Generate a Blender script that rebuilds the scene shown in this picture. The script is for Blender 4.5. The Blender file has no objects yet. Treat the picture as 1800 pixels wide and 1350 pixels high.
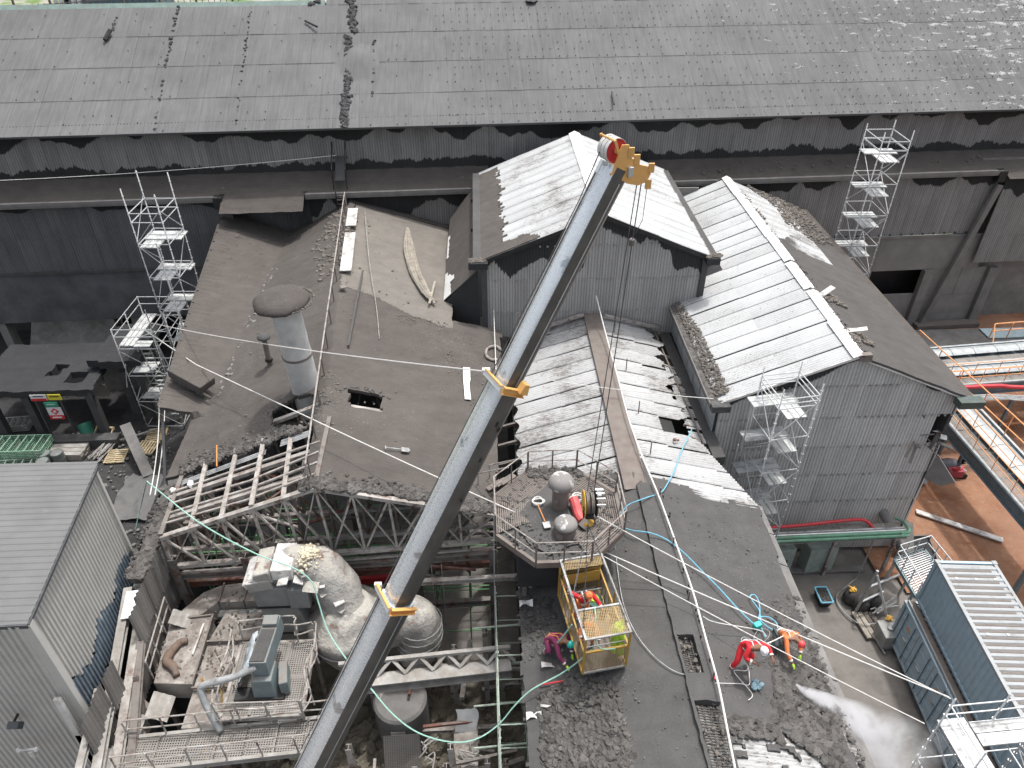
import bpy, bmesh, math, random
from mathutils import Vector, Matrix, noise
random.seed(7)
rnd = random.Random(11)
S = bpy.context.scene
# ---------------- camera, light, exposure ----------------
H = 31.0
PITCH = math.radians(36.5); YAW = math.radians(2.5)
cam = bpy.data.cameras.new('camera'); cam.sensor_width = 36; cam.lens = 26.0
cam.clip_end = 3000; cam.clip_start = 0.3
camo = bpy.data.objects.new('camera', cam); S.collection.objects.link(camo)
camo.location = (0, 0, H); camo.rotation_euler = (math.radians(90) - PITCH, 0, -YAW)
S.camera = camo
SUNV = Vector((0.20, 0.26, 1)).normalized()           # towards the sun
w = bpy.data.worlds.new('World'); S.world = w; w.use_nodes = True
wn = w.node_tree.nodes; bg = wn['Background']
sky = wn.new('ShaderNodeTexSky'); sky.sky_type = 'NISHITA'; sky.sun_disc = False
sky.sun_elevation = math.asin(SUNV.z); sky.sun_rotation = math.atan2(SUNV.x, SUNV.y)
sky.air_density = 1.2; sky.dust_density = 6.0; sky.ozone_density = 1.0; sky.altitude = 0
hs_ = wn.new('ShaderNodeHueSaturation'); hs_.inputs['Saturation'].default_value = .42; hs_.inputs['Value'].default_value = 1.12
w.node_tree.links.new(sky.outputs[0], hs_.inputs['Color']); w.node_tree.links.new(hs_.outputs[0], bg.inputs[0]); bg.inputs[1].default_value = 0.15
sl = bpy.data.lights.new('sun', 'SUN'); sl.energy = 2.0; sl.angle = math.radians(2.5); sl.color = (1, .975, .945)
so = bpy.data.objects.new('sun', sl); S.collection.objects.link(so); so.location = (20, 30, 80)
so.rotation_euler = SUNV.to_track_quat('Z', 'Y').to_euler()
S.view_settings.view_transform = 'Standard'; S.view_settings.look = 'None'
S.view_settings.gamma = 1; S.view_settings.exposure = 0.50; S.view_settings.use_curve_mapping = False
S.cycles.max_bounces = 6; S.cycles.volume_bounces = 3; S.cycles.volume_step_rate = 2.0

# ---------------- where a sight line meets a real plane ----------------
_cp, _sp, _cy, _sy = math.cos(PITCH), math.sin(PITCH), math.cos(YAW), math.sin(YAW)
def ray(px, py):
    a = (px - 900) / 1300; b = (py - 675) / 1300
    return Vector((_sy*_cp + a*_cy - b*_sy*_sp, _cy*_cp - a*_sy - b*_cy*_sp, -_sp - b*_cp))
def PZ(px, py, z):
    d = ray(px, py); t = (z - H) / d.z; return Vector((t*d.x, t*d.y, z))
def PY(px, py, y):
    d = ray(px, py); t = y / d.y; return Vector((t*d.x, y, H + t*d.z))
def PX(px, py, x):
    d = ray(px, py); t = x / d.x; return Vector((x, t*d.y, H + t*d.z))
V = Vector

# ---------------- mesh builder ----------------
def link(o): S.collection.objects.link(o); return o
class MB:
    def __init__(s): s.v = []; s.f = []; s.m = []; s.k = 0
    def add(s, vs, fs):
        n = len(s.v); s.v += [tuple(p) for p in vs]
        for f in fs: s.f.append(tuple(i + n for i in f)); s.m.append(s.k)
        return s
    def poly(s, *p): return s.add(p, [tuple(range(len(p)))])
    def box(s, c, d, rz=0, tilt=None):
        M = Matrix.Rotation(rz, 3, 'Z')
        if tilt is not None: M = M @ tilt
        c = V(c); h = [x/2 for x in d]
        vs = [c + M @ V((a*h[0], b*h[1], e*h[2])) for a in (-1, 1) for b in (-1, 1) for e in (-1, 1)]
        return s.add(vs, [(0,1,3,2),(4,6,7,5),(0,4,5,1),(2,3,7,6),(0,2,6,4),(1,5,7,3)])
    def beam(s, a, b, wd=.1, h=None, up=(0, 0, 1)):
        a, b = V(a), V(b); h = wd if h is None else h
        d = (b - a)
        if d.length < 1e-6: return s
        d.normalize(); u = V(up)
        if abs(d.dot(u)) > .98: u = V((1, 0, 0))
        x = d.cross(u).normalized() * wd/2; y = x.cross(d).normalized() * h/2
        vs = [p + q for p in (a, b) for q in (-x-y, x-y, x+y, -x+y)]
        return s.add(vs, [(0,1,2,3)[::-1],(4,5,6,7),(0,1,5,4),(1,2,6,5),(2,3,7,6),(3,0,4,7)])
    def ibeam(s, a, b, wd=.2, h=.3, t=.02, up=(0, 0, 1)):
        a, b = V(a), V(b); d = (b-a).normalized(); u = V(up)
        if abs(d.dot(u)) > .98: u = V((1, 0, 0))
        x = d.cross(u).normalized(); y = x.cross(d).normalized()
        o = y * (h/2 - t/2)
        s.beam(a+o, b+o, wd, t, y); s.beam(a-o, b-o, wd, t, y); s.beam(a, b, t, h-2*t-.004, y); return s
    def tube(s, pts, r=.03, n=6, cap=True):
        pts = [V(p) for p in pts]; N = len(s.v); L = len(pts)
        if L < 2: return s
        prev = None; vs = []
        for i, p in enumerate(pts):
            d = (pts[min(i+1, L-1)] - pts[max(i-1, 0)])
            if d.length < 1e-7: d = V((0, 0, 1))
            d.normalize()
            if prev is None:
                x = d.cross(V((0, 0, 1)))
                if x.length < .1: x = d.cross(V((1, 0, 0)))
            else: x = prev - d * prev.dot(d)
            x.normalize(); prev = x; y = d.cross(x)
            rr = r[min(len(r)-1, int(i*len(r)/L))] if isinstance(r, (list, tuple)) else r
            vs += [p + (x*math.cos(t) + y*math.sin(t))*rr for t in (2*math.pi*j/n for j in range(n))]
        fs = [(i*n+j, i*n+(j+1) % n, (i+1)*n+(j+1) % n, (i+1)*n+j) for i in range(L-1) for j in range(n)]
        if cap: fs += [tuple(range(n))[::-1], tuple((L-1)*n+j for j in range(n))]
        return s.add(vs, fs)
    def lathe(s, prof, c=(0, 0, 0), n=24, M=None, jit=0, cap=True):
        c = V(c); vs = []
        for r, z in prof:
            for j in range(n):
                t = 2*math.pi*j/n; rr = r*(1 + jit*(rnd.random()-.5))
                p = V((rr*math.cos(t), rr*math.sin(t), z + jit*r*.5*(rnd.random()-.5)))
                vs.append(c + (M @ p if M else p))
        L = len(prof)
        fs = [(i*n+j, i*n+(j+1) % n, (i+1)*n+(j+1) % n, (i+1)*n+j) for i in range(L-1) for j in range(n)]
        if cap and prof[0][0] > 1e-4: fs.append(tuple(range(n))[::-1])
        if cap and prof[-1][0] > 1e-4: fs.append(tuple((L-1)*n+j for j in range(n)))
        return s.add(vs, fs)
    def prism(s, pts, off):
        pts = [V(p) for p in pts]; off = V(off); n = len(pts)
        return s.add(pts + [p + off for p in pts], [tuple(range(n))[::-1], tuple(range(n, 2*n))] + [(i, (i+1) % n, n+(i+1) % n, n+i) for i in range(n)])
    def rock(s, c, r, flat=.6):
        c = V(c); M = Matrix.Rotation(rnd.random()*6.28, 3, 'Z') @ Matrix.Rotation((rnd.random()-.5)*.8, 3, 'X')
        q = rnd.uniform(.6, 1.3)
        vs = []
        for x, y, z in ((1,.2,-.6),(.3,1,-.5),(-.9,.5,-.6),(-.5,-.9,-.5),(.6,-.8,-.6),(.8,.4,.5),(-.1,.8,.6),(-.7,-.1,.55),(.2,-.7,.6)):
            vs.append(c + M @ V((x*r*q*rnd.uniform(.7,1.2), y*r*rnd.uniform(.7,1.2), z*r*flat*rnd.uniform(.7,1.2))))
        return s.add(vs, [(4,3,2,1,0),(0,1,5),(1,6,5),(1,2,6),(2,7,6),(2,3,7),(3,8,7),(3,4,8),(4,0,5),(4,5,8),(5,6,7,8)])
    def grid(s, fn, nu, nv, skip=None, both=0):
        """fn(i,j) -> point ; skip(i,j) cell"""
        vs = [fn(i, j) for j in range(nv+1) for i in range(nu+1)]
        fs = [(j*(nu+1)+i, j*(nu+1)+i+1, (j+1)*(nu+1)+i+1, (j+1)*(nu+1)+i) for j in range(nv) for i in range(nu) if not (skip and skip(i, j))]
        return s.add(vs, fs)
    def build(s, name, mat=None, parent=None, smooth=False, label=None, cat=None, group=None, kind=None, bevel=0):
        org = parent['_o'] if (parent is not None and '_o' in parent) else (0, 0, 0)
        org = V(org)
        me = bpy.data.meshes.new(name)
        me.from_pydata([(p[0]-org.x, p[1]-org.y, p[2]-org.z) for p in s.v], [], s.f)
        for m in (mat if isinstance(mat, (list, tuple)) else [mat]):
            if m: me.materials.append(m)
        if max(s.m, default=0): me.polygons.foreach_set('material_index', s.m)
        if smooth: me.polygons.foreach_set('use_smooth', [True]*len(s.f))
        me.update()
        if smooth and smooth != 'all':
            try: me.set_sharp_from_angle(angle=math.radians(30))
            except Exception: pass
        o = link(bpy.data.objects.new(name, me))
        if parent is not None: o.parent = parent; o['_o'] = tuple(org)
        if bevel:
            b = o.modifiers.new('b', 'BEVEL'); b.width = bevel; b.segments = 2; b.limit_method = 'ANGLE'
        tag(o, label, cat, group, kind)
        return o
def tag(o, label=None, cat=None, group=None, kind=None):
    if label: o['label'] = label
    if cat: o['category'] = cat
    if group: o['group'] = group
    if kind: o['kind'] = kind
    return o
def thing(name, loc, label, cat, group=None, kind=None):
    o = link(bpy.data.objects.new(name, None)); o.location = loc; o.empty_display_size = .3
    o['_o'] = tuple(loc); return tag(o, label, cat, group, kind)
def single(mb, name, mat, loc, label, cat, group=None, **k):
    """a thing that is one mesh, with its origin at loc"""
    class _P(dict): pass
    me_mb = mb; l = V(loc)
    mb.v = [(p[0]-l.x, p[1]-l.y, p[2]-l.z) for p in mb.v]
    o = mb.build(name, mat, None, label=label, cat=cat, group=group, **k); o.location = l; return o
def copy_thing(src, loc, rz=None, label=None):
    r = src.copy(); link(r); r.location = loc; r['_o'] = tuple(loc)
    if rz is not None: r.rotation_euler = (0, 0, rz)
    if label: r['label'] = label
    for ch in list(src.children):
        c = ch.copy(); link(c); c.parent = r
        for g in ch.children:
            d = g.copy(); link(d); d.parent = c
    return r
def inpoly(x, y, P):
    c = False; n = len(P)
    for i in range(n):
        x1, y1 = P[i][0], P[i][1]; x2, y2 = P[(i+1) % n][0], P[(i+1) % n][1]
        if (y1 > y) != (y2 > y) and x < (x2-x1)*(y-y1)/(y2-y1)+x1: c = not c
    return c
def fbm(x, y, z=0, o=4): return noise.fractal(V((x, y, z)), 1.0, 2.0, o)
def cate(a, b, sag, n=16):
    a, b = V(a), V(b)
    return [a.lerp(b, i/n) - V((0, 0, sag*4*(i/n)*(1-i/n))) for i in range(n+1)]
def smoothpts(pts, k=5):
    """Catmull-Rom through pts"""
    P = [V(p) for p in pts]; out = []
    for i in range(len(P)-1):
        p0, p1, p2, p3 = P[max(i-1, 0)], P[i], P[i+1], P[min(i+2, len(P)-1)]
        for j in range(k):
            t = j/k
            out.append(.5*((2*p1)+(p2-p0)*t+(2*p0-5*p1+4*p2-p3)*t*t+(3*p1-p0-3*p2+p3)*t**3))
    out.append(P[-1]); return out

# ---------------- materials ----------------
class NT:
    def __init__(s, name):
        s.mat = bpy.data.materials.new(name); s.mat.use_nodes = True
        s.t = s.mat.node_tree; s.b = s.t.nodes['Principled BSDF']
        s.g = s.n('ShaderNodeNewGeometry'); s.P = s.g.outputs['Position']
    def n(s, ty, **k):
        o = s.t.nodes.new(ty)
        for a, b in k.items(): setattr(o, a, b)
        return o
    def l(s, a, b): s.t.links.new(a, b)
    def put(s, sock, x):
        if hasattr(x, 'node'): s.l(x, sock)
        else: sock.default_value = (*x, 1) if (isinstance(x, tuple) and len(x) == 3 and sock.type == 'RGBA') else x
    def math(s, op, a, b=0., c=None, clamp=False):
        m = s.n('ShaderNodeMath', operation=op, use_clamp=clamp); s.put(m.inputs[0], a); s.put(m.inputs[1], b)
        if c is not None: s.put(m.inputs[2], c)
        return m.outputs[0]
    def mp(s, sc, rz=0, vec=None, ob=False):
        m = s.n('ShaderNodeMapping')
        s.l(vec if vec else s.P, m.inputs[0]); m.inputs['Scale'].default_value = sc if isinstance(sc, tuple) else (sc,)*3
        m.inputs['Rotation'].default_value = (0, 0, rz); return m.outputs[0]
    def noise(s, scale=1., sc=None, det=5., rough=.6, rz=0, vec=None):
        t = s.n('ShaderNodeTexNoise'); t.inputs['Scale'].default_value = scale; t.inputs['Detail'].default_value = det
        t.inputs['Roughness'].default_value = rough; s.l(s.mp(sc or 1., rz, vec), t.inputs['Vector']); return t.outputs[0]
    def voro(s, scale, feat='F1', sc=None, out=0):
        t = s.n('ShaderNodeTexVoronoi', feature=feat); t.inputs['Scale'].default_value = scale
        s.l(s.mp(sc or 1.), t.inputs['Vector']); return t.outputs[out]
    def ramp(s, f, a, b):
        m = s.n('ShaderNodeMapRange'); m.inputs['From Min'].default_value = a; m.inputs['From Max'].default_value = b
        s.put(m.inputs['Value'], f); return m.outputs[0]
    def mix(s, f, a, b, blend='MIX'):
        m = s.n('ShaderNodeMix', data_type='RGBA', blend_type=blend); s.put(m.inputs[0], f); s.put(m.inputs[6], a); s.put(m.inputs[7], b)
        return m.outputs[2]
    def scale(s, col, f):
        m = s.n('ShaderNodeVectorMath', operation='SCALE'); s.put(m.inputs[0], col); s.put(m.inputs[3], f); return m.outputs[0]
    def xyz(s):
        m = s.n('ShaderNodeSeparateXYZ'); s.l(s.P, m.inputs[0]); return m.outputs
    def nz(s):
        m = s.n('ShaderNodeSeparateXYZ'); s.l(s.g.outputs['Normal'], m.inputs[0]); return m.outputs[2]
    def rand(s): return s.n('ShaderNodeObjectInfo').outputs['Random']
    def bump(s, h, st=.5, dist=.05):
        m = s.n('ShaderNodeBump'); m.inputs['Strength'].default_value = st; m.inputs['Distance'].default_value = dist
        s.l(h, m.inputs['Height']); s.l(m.outputs[0], s.b.inputs['Normal'])
    def done(s, col, rough=.9, metal=0., spec=None):
        s.put(s.b.inputs['Base Color'], col); s.put(s.b.inputs['Roughness'], rough); s.put(s.b.inputs['Metallic'], metal)
        if spec is not None: s.b.inputs['Specular IOR Level'].default_value = spec
        return s.mat
ASH = (.087, .085, .083); ASHC = (.078, .078, .078)
def ash_mat(name, c=ASH, spec=.5, bumpy=.5, pebble=.25, wet=.0, rib=None, warm=0, cell=0):
    t = NT(name)
    big = t.noise(.22, det=4); mid = t.noise(1.3, det=6); fine = t.noise(14, det=4, rough=.75)
    f = t.math('ADD', t.math('MULTIPLY', t.ramp(big, .3, .7), .5), t.math('MULTIPLY', t.ramp(mid, .3, .7), .5))
    f = t.math('ADD', t.math('MULTIPLY', f, .75), t.math('MULTIPLY', t.ramp(t.noise(1., sc=(.45, 2.2, 2.2), det=5), .32, .68), .25))
    col = t.mix(f, tuple(x*.66 for x in c), tuple(x*1.26 for x in c))
    col = t.mix(t.math('MULTIPLY', t.ramp(fine, .42, .75), .35), col, tuple(x*1.4 for x in c))
    col = t.mix(t.math('MULTIPLY', t.ramp(t.noise(22, det=2), .58, .66), .28), col, tuple(x*.6 for x in c))
    # pale pebbles
    v = t.voro(7.0); dens = t.ramp(t.noise(.35, det=3), .47, .68)
    peb = t.math('MULTIPLY', t.math('LESS_THAN', v, .13), t.math('GREATER_THAN', t.math('MULTIPLY', dens, t.noise(5, det=1)), .25-.2*pebble))
    if pebble: col = t.mix(t.math('MULTIPLY', peb, .75), col, (.22, .20, .175))
    if wet:
        wm = t.ramp(t.noise(.5, det=3), .52, .6); col = t.mix(t.math('MULTIPLY', wm, wet), col, tuple(x*.45 for x in c))
    if cell: col = t.scale(col, t.math('ADD', .55, t.math('MULTIPLY', t.voro(cell, out=1), 1.0)))
    h = t.math('ADD', t.math('MULTIPLY', mid, 1.0), t.math('MULTIPLY', fine, .30))
    if rib:                      # sheet corrugation telegraphing faintly through the dust
        s = t.xyz(); ax = s[0] if rib[0] == 'x' else s[1]
        wv = t.math('SINE', t.math('MULTIPLY', ax, 6.283/rib[1]))
        h = t.math('ADD', h, t.math('MULTIPLY', wv, rib[2]))
    t.bump(h, bumpy, .09)
    return t.done(col, .93, spec=.2)
def plain(name, c, rough=.6, metal=0., dust=.35, var=.2, bump=.15, dustc=ASH, sc=2.5, spec=None, rust=0):
    t = NT(name); n1 = t.noise(sc, det=5); n2 = t.noise(sc*9, det=3)
    col = t.mix(t.ramp(n1, .3, .7), tuple(x*(1-var) for x in c), tuple(min(1, x*(1+var)) for x in c))
    if rust: col = t.mix(t.math('MULTIPLY', t.ramp(t.noise(3.1, det=6), .55-.15*rust, .68-.15*rust), .9), col, (.10, .035, .022))
    ro = rough
    if dust:
        up = t.ramp(t.nz(), .25, .95)
        m = t.math('MULTIPLY', t.math('ADD', t.math('MULTIPLY', up, .85), .22), t.ramp(t.noise(1.7, det=6, rough=.7), .62-.42*dust, .86-.42*dust), clamp=True)
        col = t.mix(m, col, tuple(x*1.5 for x in dustc)); ro = t.math('MAXIMUM', rough, t.math('MULTIPLY', m, .9))
    t.bump(n2, bump, .02)
    return t.done(col, ro, metal, spec)
def white_roof(name, rz=0, dirt=.5, streak=.6, base=(.43, .445, .45), pitch=.151):
    """white painted sheets, grey dirt lying in streaks along the corrugations (local x)"""
    t = NT(name)
    big = t.noise(.33, det=4); st = t.noise(1.0, sc=(.9, 9., 9.), det=6, rough=.7, rz=rz); st2 = t.noise(1., sc=(3., 22., 22.), det=4, rough=.7, rz=rz)
    col = t.mix(t.ramp(t.noise(.8, det=4), .3, .7), base, tuple(x*1.13 for x in base))
    m = t.math('ADD', t.math('ADD', t.math('MULTIPLY', big, .8), t.math('MULTIPLY', st, streak)), t.math('MULTIPLY', st2, .45))
    lo = .93 + .35*streak - .35*dirt
    m1 = t.ramp(m, lo-.02, lo+.20)
    m0 = t.ramp(m, lo-.28, lo+.12)
    col = t.mix(t.math('MULTIPLY', m0, .45), col, (.30, .285, .27))
    col = t.mix(m1, col, (.13, .118, .108))
    ds = t.noise(1., sc=(7., 34., 34.), det=3, rough=.8, rz=rz); col = t.mix(t.math('MULTIPLY', t.ramp(t.math('ADD', ds, t.math('MULTIPLY', big, .3)), .745, .78), .85), col, (.10, .092, .086))
    sp = t.math('MULTIPLY', t.math('LESS_THAN', t.voro(2.7), .10), t.math('GREATER_THAN', t.noise(1.1), .5))
    col = t.mix(t.math('MULTIPLY', sp, .7), col, (.13, .12, .11))
    r = t.rand(); col = t.scale(col, t.math('ADD', .93, t.math('MULTIPLY', r, .12)))
    ob = t.n('ShaderNodeTexCoord').outputs['Object']; sx = t.n('ShaderNodeSeparateXYZ'); t.l(ob, sx.inputs[0]); col = grooves(t, col, sx.outputs[0], pitch, .20)
    t.bump(st2, .25, .02); return t.done(col, .75, spec=.3)
def grooves(t, col, a, pitch, depth=.34, ph=0.):
    w_ = t.math('SINE', t.math('MULTIPLY', t.math('SUBTRACT', a, ph), 6.2832/pitch))
    return t.mix(t.math('MULTIPLY', t.ramp(w_, -.2, .9), depth), col, (.02, .02, .02))
def wall_mat(name, c, dark=(.016, .017, .018), apex=None, top=None, h=1.0, bot=None, hb=.6, axis='x', streak=.35, white=0, rustb=0, pitch=.16, gd=.32):
    """corrugated wall sheet: grey dust in vertical streaks, dark rain washed patches with scalloped lower edge under the roof"""
    t = NT(name); s = t.xyz(); ax = s[0] if axis == 'x' else s[1]
    n1 = t.noise(1., sc=(3.5, 3.5, .35), det=5, rough=.65); n2 = t.noise(.35, det=3); n3 = t.noise(9, det=3)
    f = t.math('ADD', t.math('MULTIPLY', t.ramp(n1, .3, .72), .6), t.math('MULTIPLY', t.ramp(n2, .3, .7), .4))
    col = t.mix(f, tuple(x*(1-streak) for x in c), tuple(x*(1+streak) for x in c))
    col = t.mix(t.math('MULTIPLY', t.ramp(n3, .45, .75), .25), col, tuple(x*1.7 for x in c))
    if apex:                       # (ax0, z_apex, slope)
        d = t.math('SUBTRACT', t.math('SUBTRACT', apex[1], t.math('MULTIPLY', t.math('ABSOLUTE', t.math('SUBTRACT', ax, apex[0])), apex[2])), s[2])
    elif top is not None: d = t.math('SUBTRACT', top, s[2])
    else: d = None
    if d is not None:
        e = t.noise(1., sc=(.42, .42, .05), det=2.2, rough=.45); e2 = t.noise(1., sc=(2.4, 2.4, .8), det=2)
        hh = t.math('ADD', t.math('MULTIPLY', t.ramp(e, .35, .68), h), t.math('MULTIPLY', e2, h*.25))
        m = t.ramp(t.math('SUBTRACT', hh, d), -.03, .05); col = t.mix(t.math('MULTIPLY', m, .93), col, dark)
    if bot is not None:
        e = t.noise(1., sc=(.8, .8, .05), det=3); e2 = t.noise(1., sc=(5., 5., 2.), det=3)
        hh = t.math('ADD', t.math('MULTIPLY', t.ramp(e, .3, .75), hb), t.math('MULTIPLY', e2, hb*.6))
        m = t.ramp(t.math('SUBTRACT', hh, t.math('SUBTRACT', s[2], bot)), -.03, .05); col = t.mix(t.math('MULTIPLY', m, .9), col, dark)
    if rustb: col = t.mix(t.math('MULTIPLY', t.ramp(t.noise(1.2, sc=(1, 1, .3)), .6, .7), rustb), col, (.16, .07, .045))
    r = t.rand(); col = t.scale(col, t.math('ADD', .90, t.math('MULTIPLY', r, .18)))
    if gd:
        ob = t.n('ShaderNodeTexCoord').outputs['Object']; sx = t.n('ShaderNodeSeparateXYZ'); t.l(ob, sx.inputs[0])
        col = grooves(t, col, sx.outputs[0] if axis in 'xy' else ax, pitch, gd)
    t.bump(n3, .2, .02); return t.done(col, .85, spec=.25)
M_ = {}
M_['ash'] = ash_mat('ash', ASH); M_['ash_soft'] = ash_mat('ash_soft', ASH, bumpy=.35, pebble=.12, wet=.0)
M_['ash_roof'] = ash_mat('ash_roof', (.092, .083, .076), bumpy=.45, pebble=.35, rib=('y', .16, .05))
M_['ash_tan'] = ash_mat('ash_tan', (.168, .155, .138), bumpy=.45, pebble=.1, rib=('y', .16, .08))
M_['ash_grey'] = ash_mat('ash_grey', (.078, .078, .079), bumpy=.3, pebble=.15)
M_['ash_black'] = ash_mat('ash_black', (.042, .043, .045), bumpy=.5, pebble=.1)
M_['mud'] = ash_mat('mud', (.092, .087, .082), bumpy=.8, pebble=.3, cell=5.)
M_['gravel'] = ash_mat('gravel', (.15, .135, .12), bumpy=.9, pebble=.8)
M_['rubble'] = ash_mat('rubble', (.15, .135, .108), bumpy=.9, pebble=.6)
M_['green_scaf'] = plain('green_scaf', (.33, .42, .34), .6, 0, dust=.5, dustc=(.2, .19, .17))
M_['yard'] = ash_mat('yard', (.185, .172, .158), bumpy=.5, pebble=.4, wet=.3)
M_['concrete'] = plain('concrete', (.18, .173, .165), .85, dust=.4, sc=1.2)
M_['concrete_dark'] = plain('concrete_dark', (.06, .06, .06), .9, dust=.3, sc=1.2)
M_['galv'] = plain('galv', (.52, .54, .55), .42, .55, dust=.12, var=.15)
M_['galv_dusty'] = plain('galv_dusty', (.40, .41, .41), .6, .3, dust=.4)
M_['scaf'] = plain('scaf', (.50, .51, .51), .45, .35, dust=.15, var=.15)
M_['deck'] = plain('deck', (.50, .51, .50), .55, .2, dust=.3, var=.12, sc=1.5)
M_['steel'] = plain('steel', (.15, .14, .13), .7, .1, dust=.6, rust=.35, dustc=(.13, .118, .105))
M_['steel_pale'] = plain('steel_pale', (.40, .38, .355), .7, .1, dust=.6, rust=.25, dustc=(.17, .155, .14))
M_['rust'] = plain('rust', (.15, .062, .042), .8, 0, dust=.45, rust=.5, dustc=(.13, .11, .1))
M_['green_pipe'] = plain('green_pipe', (.12, .34, .13), .5, 0, dust=.35, dustc=(.2, .22, .18))
M_['yellow'] = plain('yellow', (.66, .38, .055), .45, 0, dust=.1, var=.08)
M_['cage_yellow'] = plain('cage_yellow', (.43, .26, .05), .6, 0, dust=.35, var=.12)
M_['crane_yellow'] = plain('crane_yellow', (.68, .38, .12), .5, 0, dust=.22, var=.06)
M_['orange'] = plain('orange', (.62, .24, .06), .5, 0, dust=.1, var=.1)
M_['dark_grey'] = plain('dark_grey', (.06, .065, .07), .6, dust=.2)
M_['red'] = plain('red', (.50, .035, .045), .5, 0, dust=.12, var=.12)
M_['blue'] = plain('blue', (.35, .46, .53), .5, 0, dust=.12, var=.10, dustc=(.11, .13, .14))
M_['blue_dark'] = plain('blue_dark', (.09, .135, .165), .5, 0, dust=.15, var=.12)
M_['white'] = plain('white', (.70, .70, .68), .6, 0, dust=.08, var=.08)
M_['white_dirty'] = plain('white_dirty', (.62, .61, .59), .7, 0, dust=.45, var=.15, dustc=(.15, .135, .12))
M_['pale'] = plain('pale', (.33, .32, .30), .8, 0, dust=.5, var=.2, dustc=(.15, .138, .122))
M_['rope'] = plain('rope', (.66, .65, .62), .9, 0, dust=0, var=.12, sc=12)
M_['rope_blue'] = plain('rope_blue', (.16, .42, .55), .7, 0, dust=0, var=.12, sc=9)
M_['rope_green'] = plain('rope_green', (.30, .52, .44), .8, 0, dust=0, var=.15, sc=9)
M_['rope_orange'] = plain('rope_orange', (.75, .36, .16), .8, 0, dust=0, var=.1)
M_['wire'] = plain('wire', (.10, .10, .10), .6, .3, dust=0)
M_['black'] = plain('black', (.012, .012, .013), .6, 0, dust=.12, var=.3)
M_['wood'] = plain('wood', (.42, .34, .21), .85, 0, dust=.1, var=.25, sc=4)
M_['wood_grey'] = plain('wood_grey', (.33, .30, .25), .9, 0, dust=.4, var=.25, sc=4, dustc=(.15, .135, .12))
M_['bronze'] = plain('cap_brown', (.16, .132, .118), .85, 0, dust=.5, var=.2, dustc=(.12, .108, .095))
M_['skin'] = plain('skin', (.20, .10, .06), .6, 0, dust=0, var=.05)
M_['lime'] = plain('lime', (.45, .75, .06), .7, 0, dust=0, var=.08)
M_['teal'] = plain('teal', (.03, .48, .42), .5, 0, dust=.05, var=.08)
M_['duct'] = plain('duct', (.30, .285, .26), .75, .0, dust=.55, var=.2, dustc=(.13, .118, .105))
M_['lag'] = plain('lag', (.38, .365, .335), .7, .1, dust=.5, var=.25, bump=.5, dustc=(.20, .175, .145))
M_['fan_blue'] = plain('fan_blue', (.15, .20, .215), .7, 0, dust=.6, dustc=(.13, .115, .10))
def soil_mat():
    t = NT('red_soil'); n = t.noise(.35, det=6); n2 = t.noise(3, det=6, rough=.7); n3 = t.noise(.12, sc=(1, 1, 1), det=3)
    col = t.mix(t.ramp(n, .35, .65), (.22, .10, .057), (.34, .195, .125))
    col = t.mix(t.math('MULTIPLY', t.ramp(n2, .5, .7), .5), col, (.36, .25, .19))
    col = t.mix(t.math('MULTIPLY', t.ramp(n3, .5, .62), .6), col, (.25, .15, .105))
    t.bump(t.math('ADD', n2, t.noise(.9, sc=(1, 3, 1))), .6, .12); return t.done(col, .95, spec=.1)
M_['soil'] = soil_mat()
def boom_mat():
    t = NT('boom_steel'); a = t.noise(.9, det=5); b = t.noise(11, det=6, rough=.75); c = t.noise(.7, det=4)
    col = t.mix(t.ramp(b, .2, .85), (.62, .65, .67), (.86, .89, .91))
    col = t.mix(t.math('MULTIPLY', t.ramp(a, .62, .65), .6), col, (.20, .25, .28))
    col = t.mix(t.math('MULTIPLY', t.ramp(c, .68, .71), .6), col, (.20, .17, .15))
    t.bump(b, .02, .01); return t.done(col, t.math('ADD', .18, t.math('MULTIPLY', b, .2)), .55)
M_['boom'] = boom_mat()
M_['boom_shaded_side'] = plain('boom_shaded_side', (.12, .118, .112), .38, .55, dust=.15, var=.25, sc=1.5, bump=.05)  # darker copy of the boom steel: shade and dark reflection put into the colour
def mesh_mat(name, c, pitch, bar, warm=None):
    """woven wire / grating drawn as see-through openings in world space"""
    t = NT(name); s = t.xyz()
    t.mat.node_tree.nodes.remove(t.g) if False else None
    fx = t.math('FRACT', t.math('MULTIPLY', s[0], 1/pitch)); fy = t.math('FRACT', t.math('MULTIPLY', t.math('ADD', s[1], s[2]), 1/pitch))
    o = t.math('MAXIMUM', t.math('LESS_THAN', fx, bar), t.math('LESS_THAN', fy, bar))
    t.l(o, t.b.inputs['Alpha']); n = t.noise(3)
    return t.done(t.mix(n, tuple(x*.75 for x in c), tuple(x*1.25 for x in c)), .7, .2)
M_['cage_mesh'] = mesh_mat('cage_mesh', (.38, .28, .14), .055, .28)
M_['grate'] = mesh_mat('grate', (.24, .225, .205), .085, .48)

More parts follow.
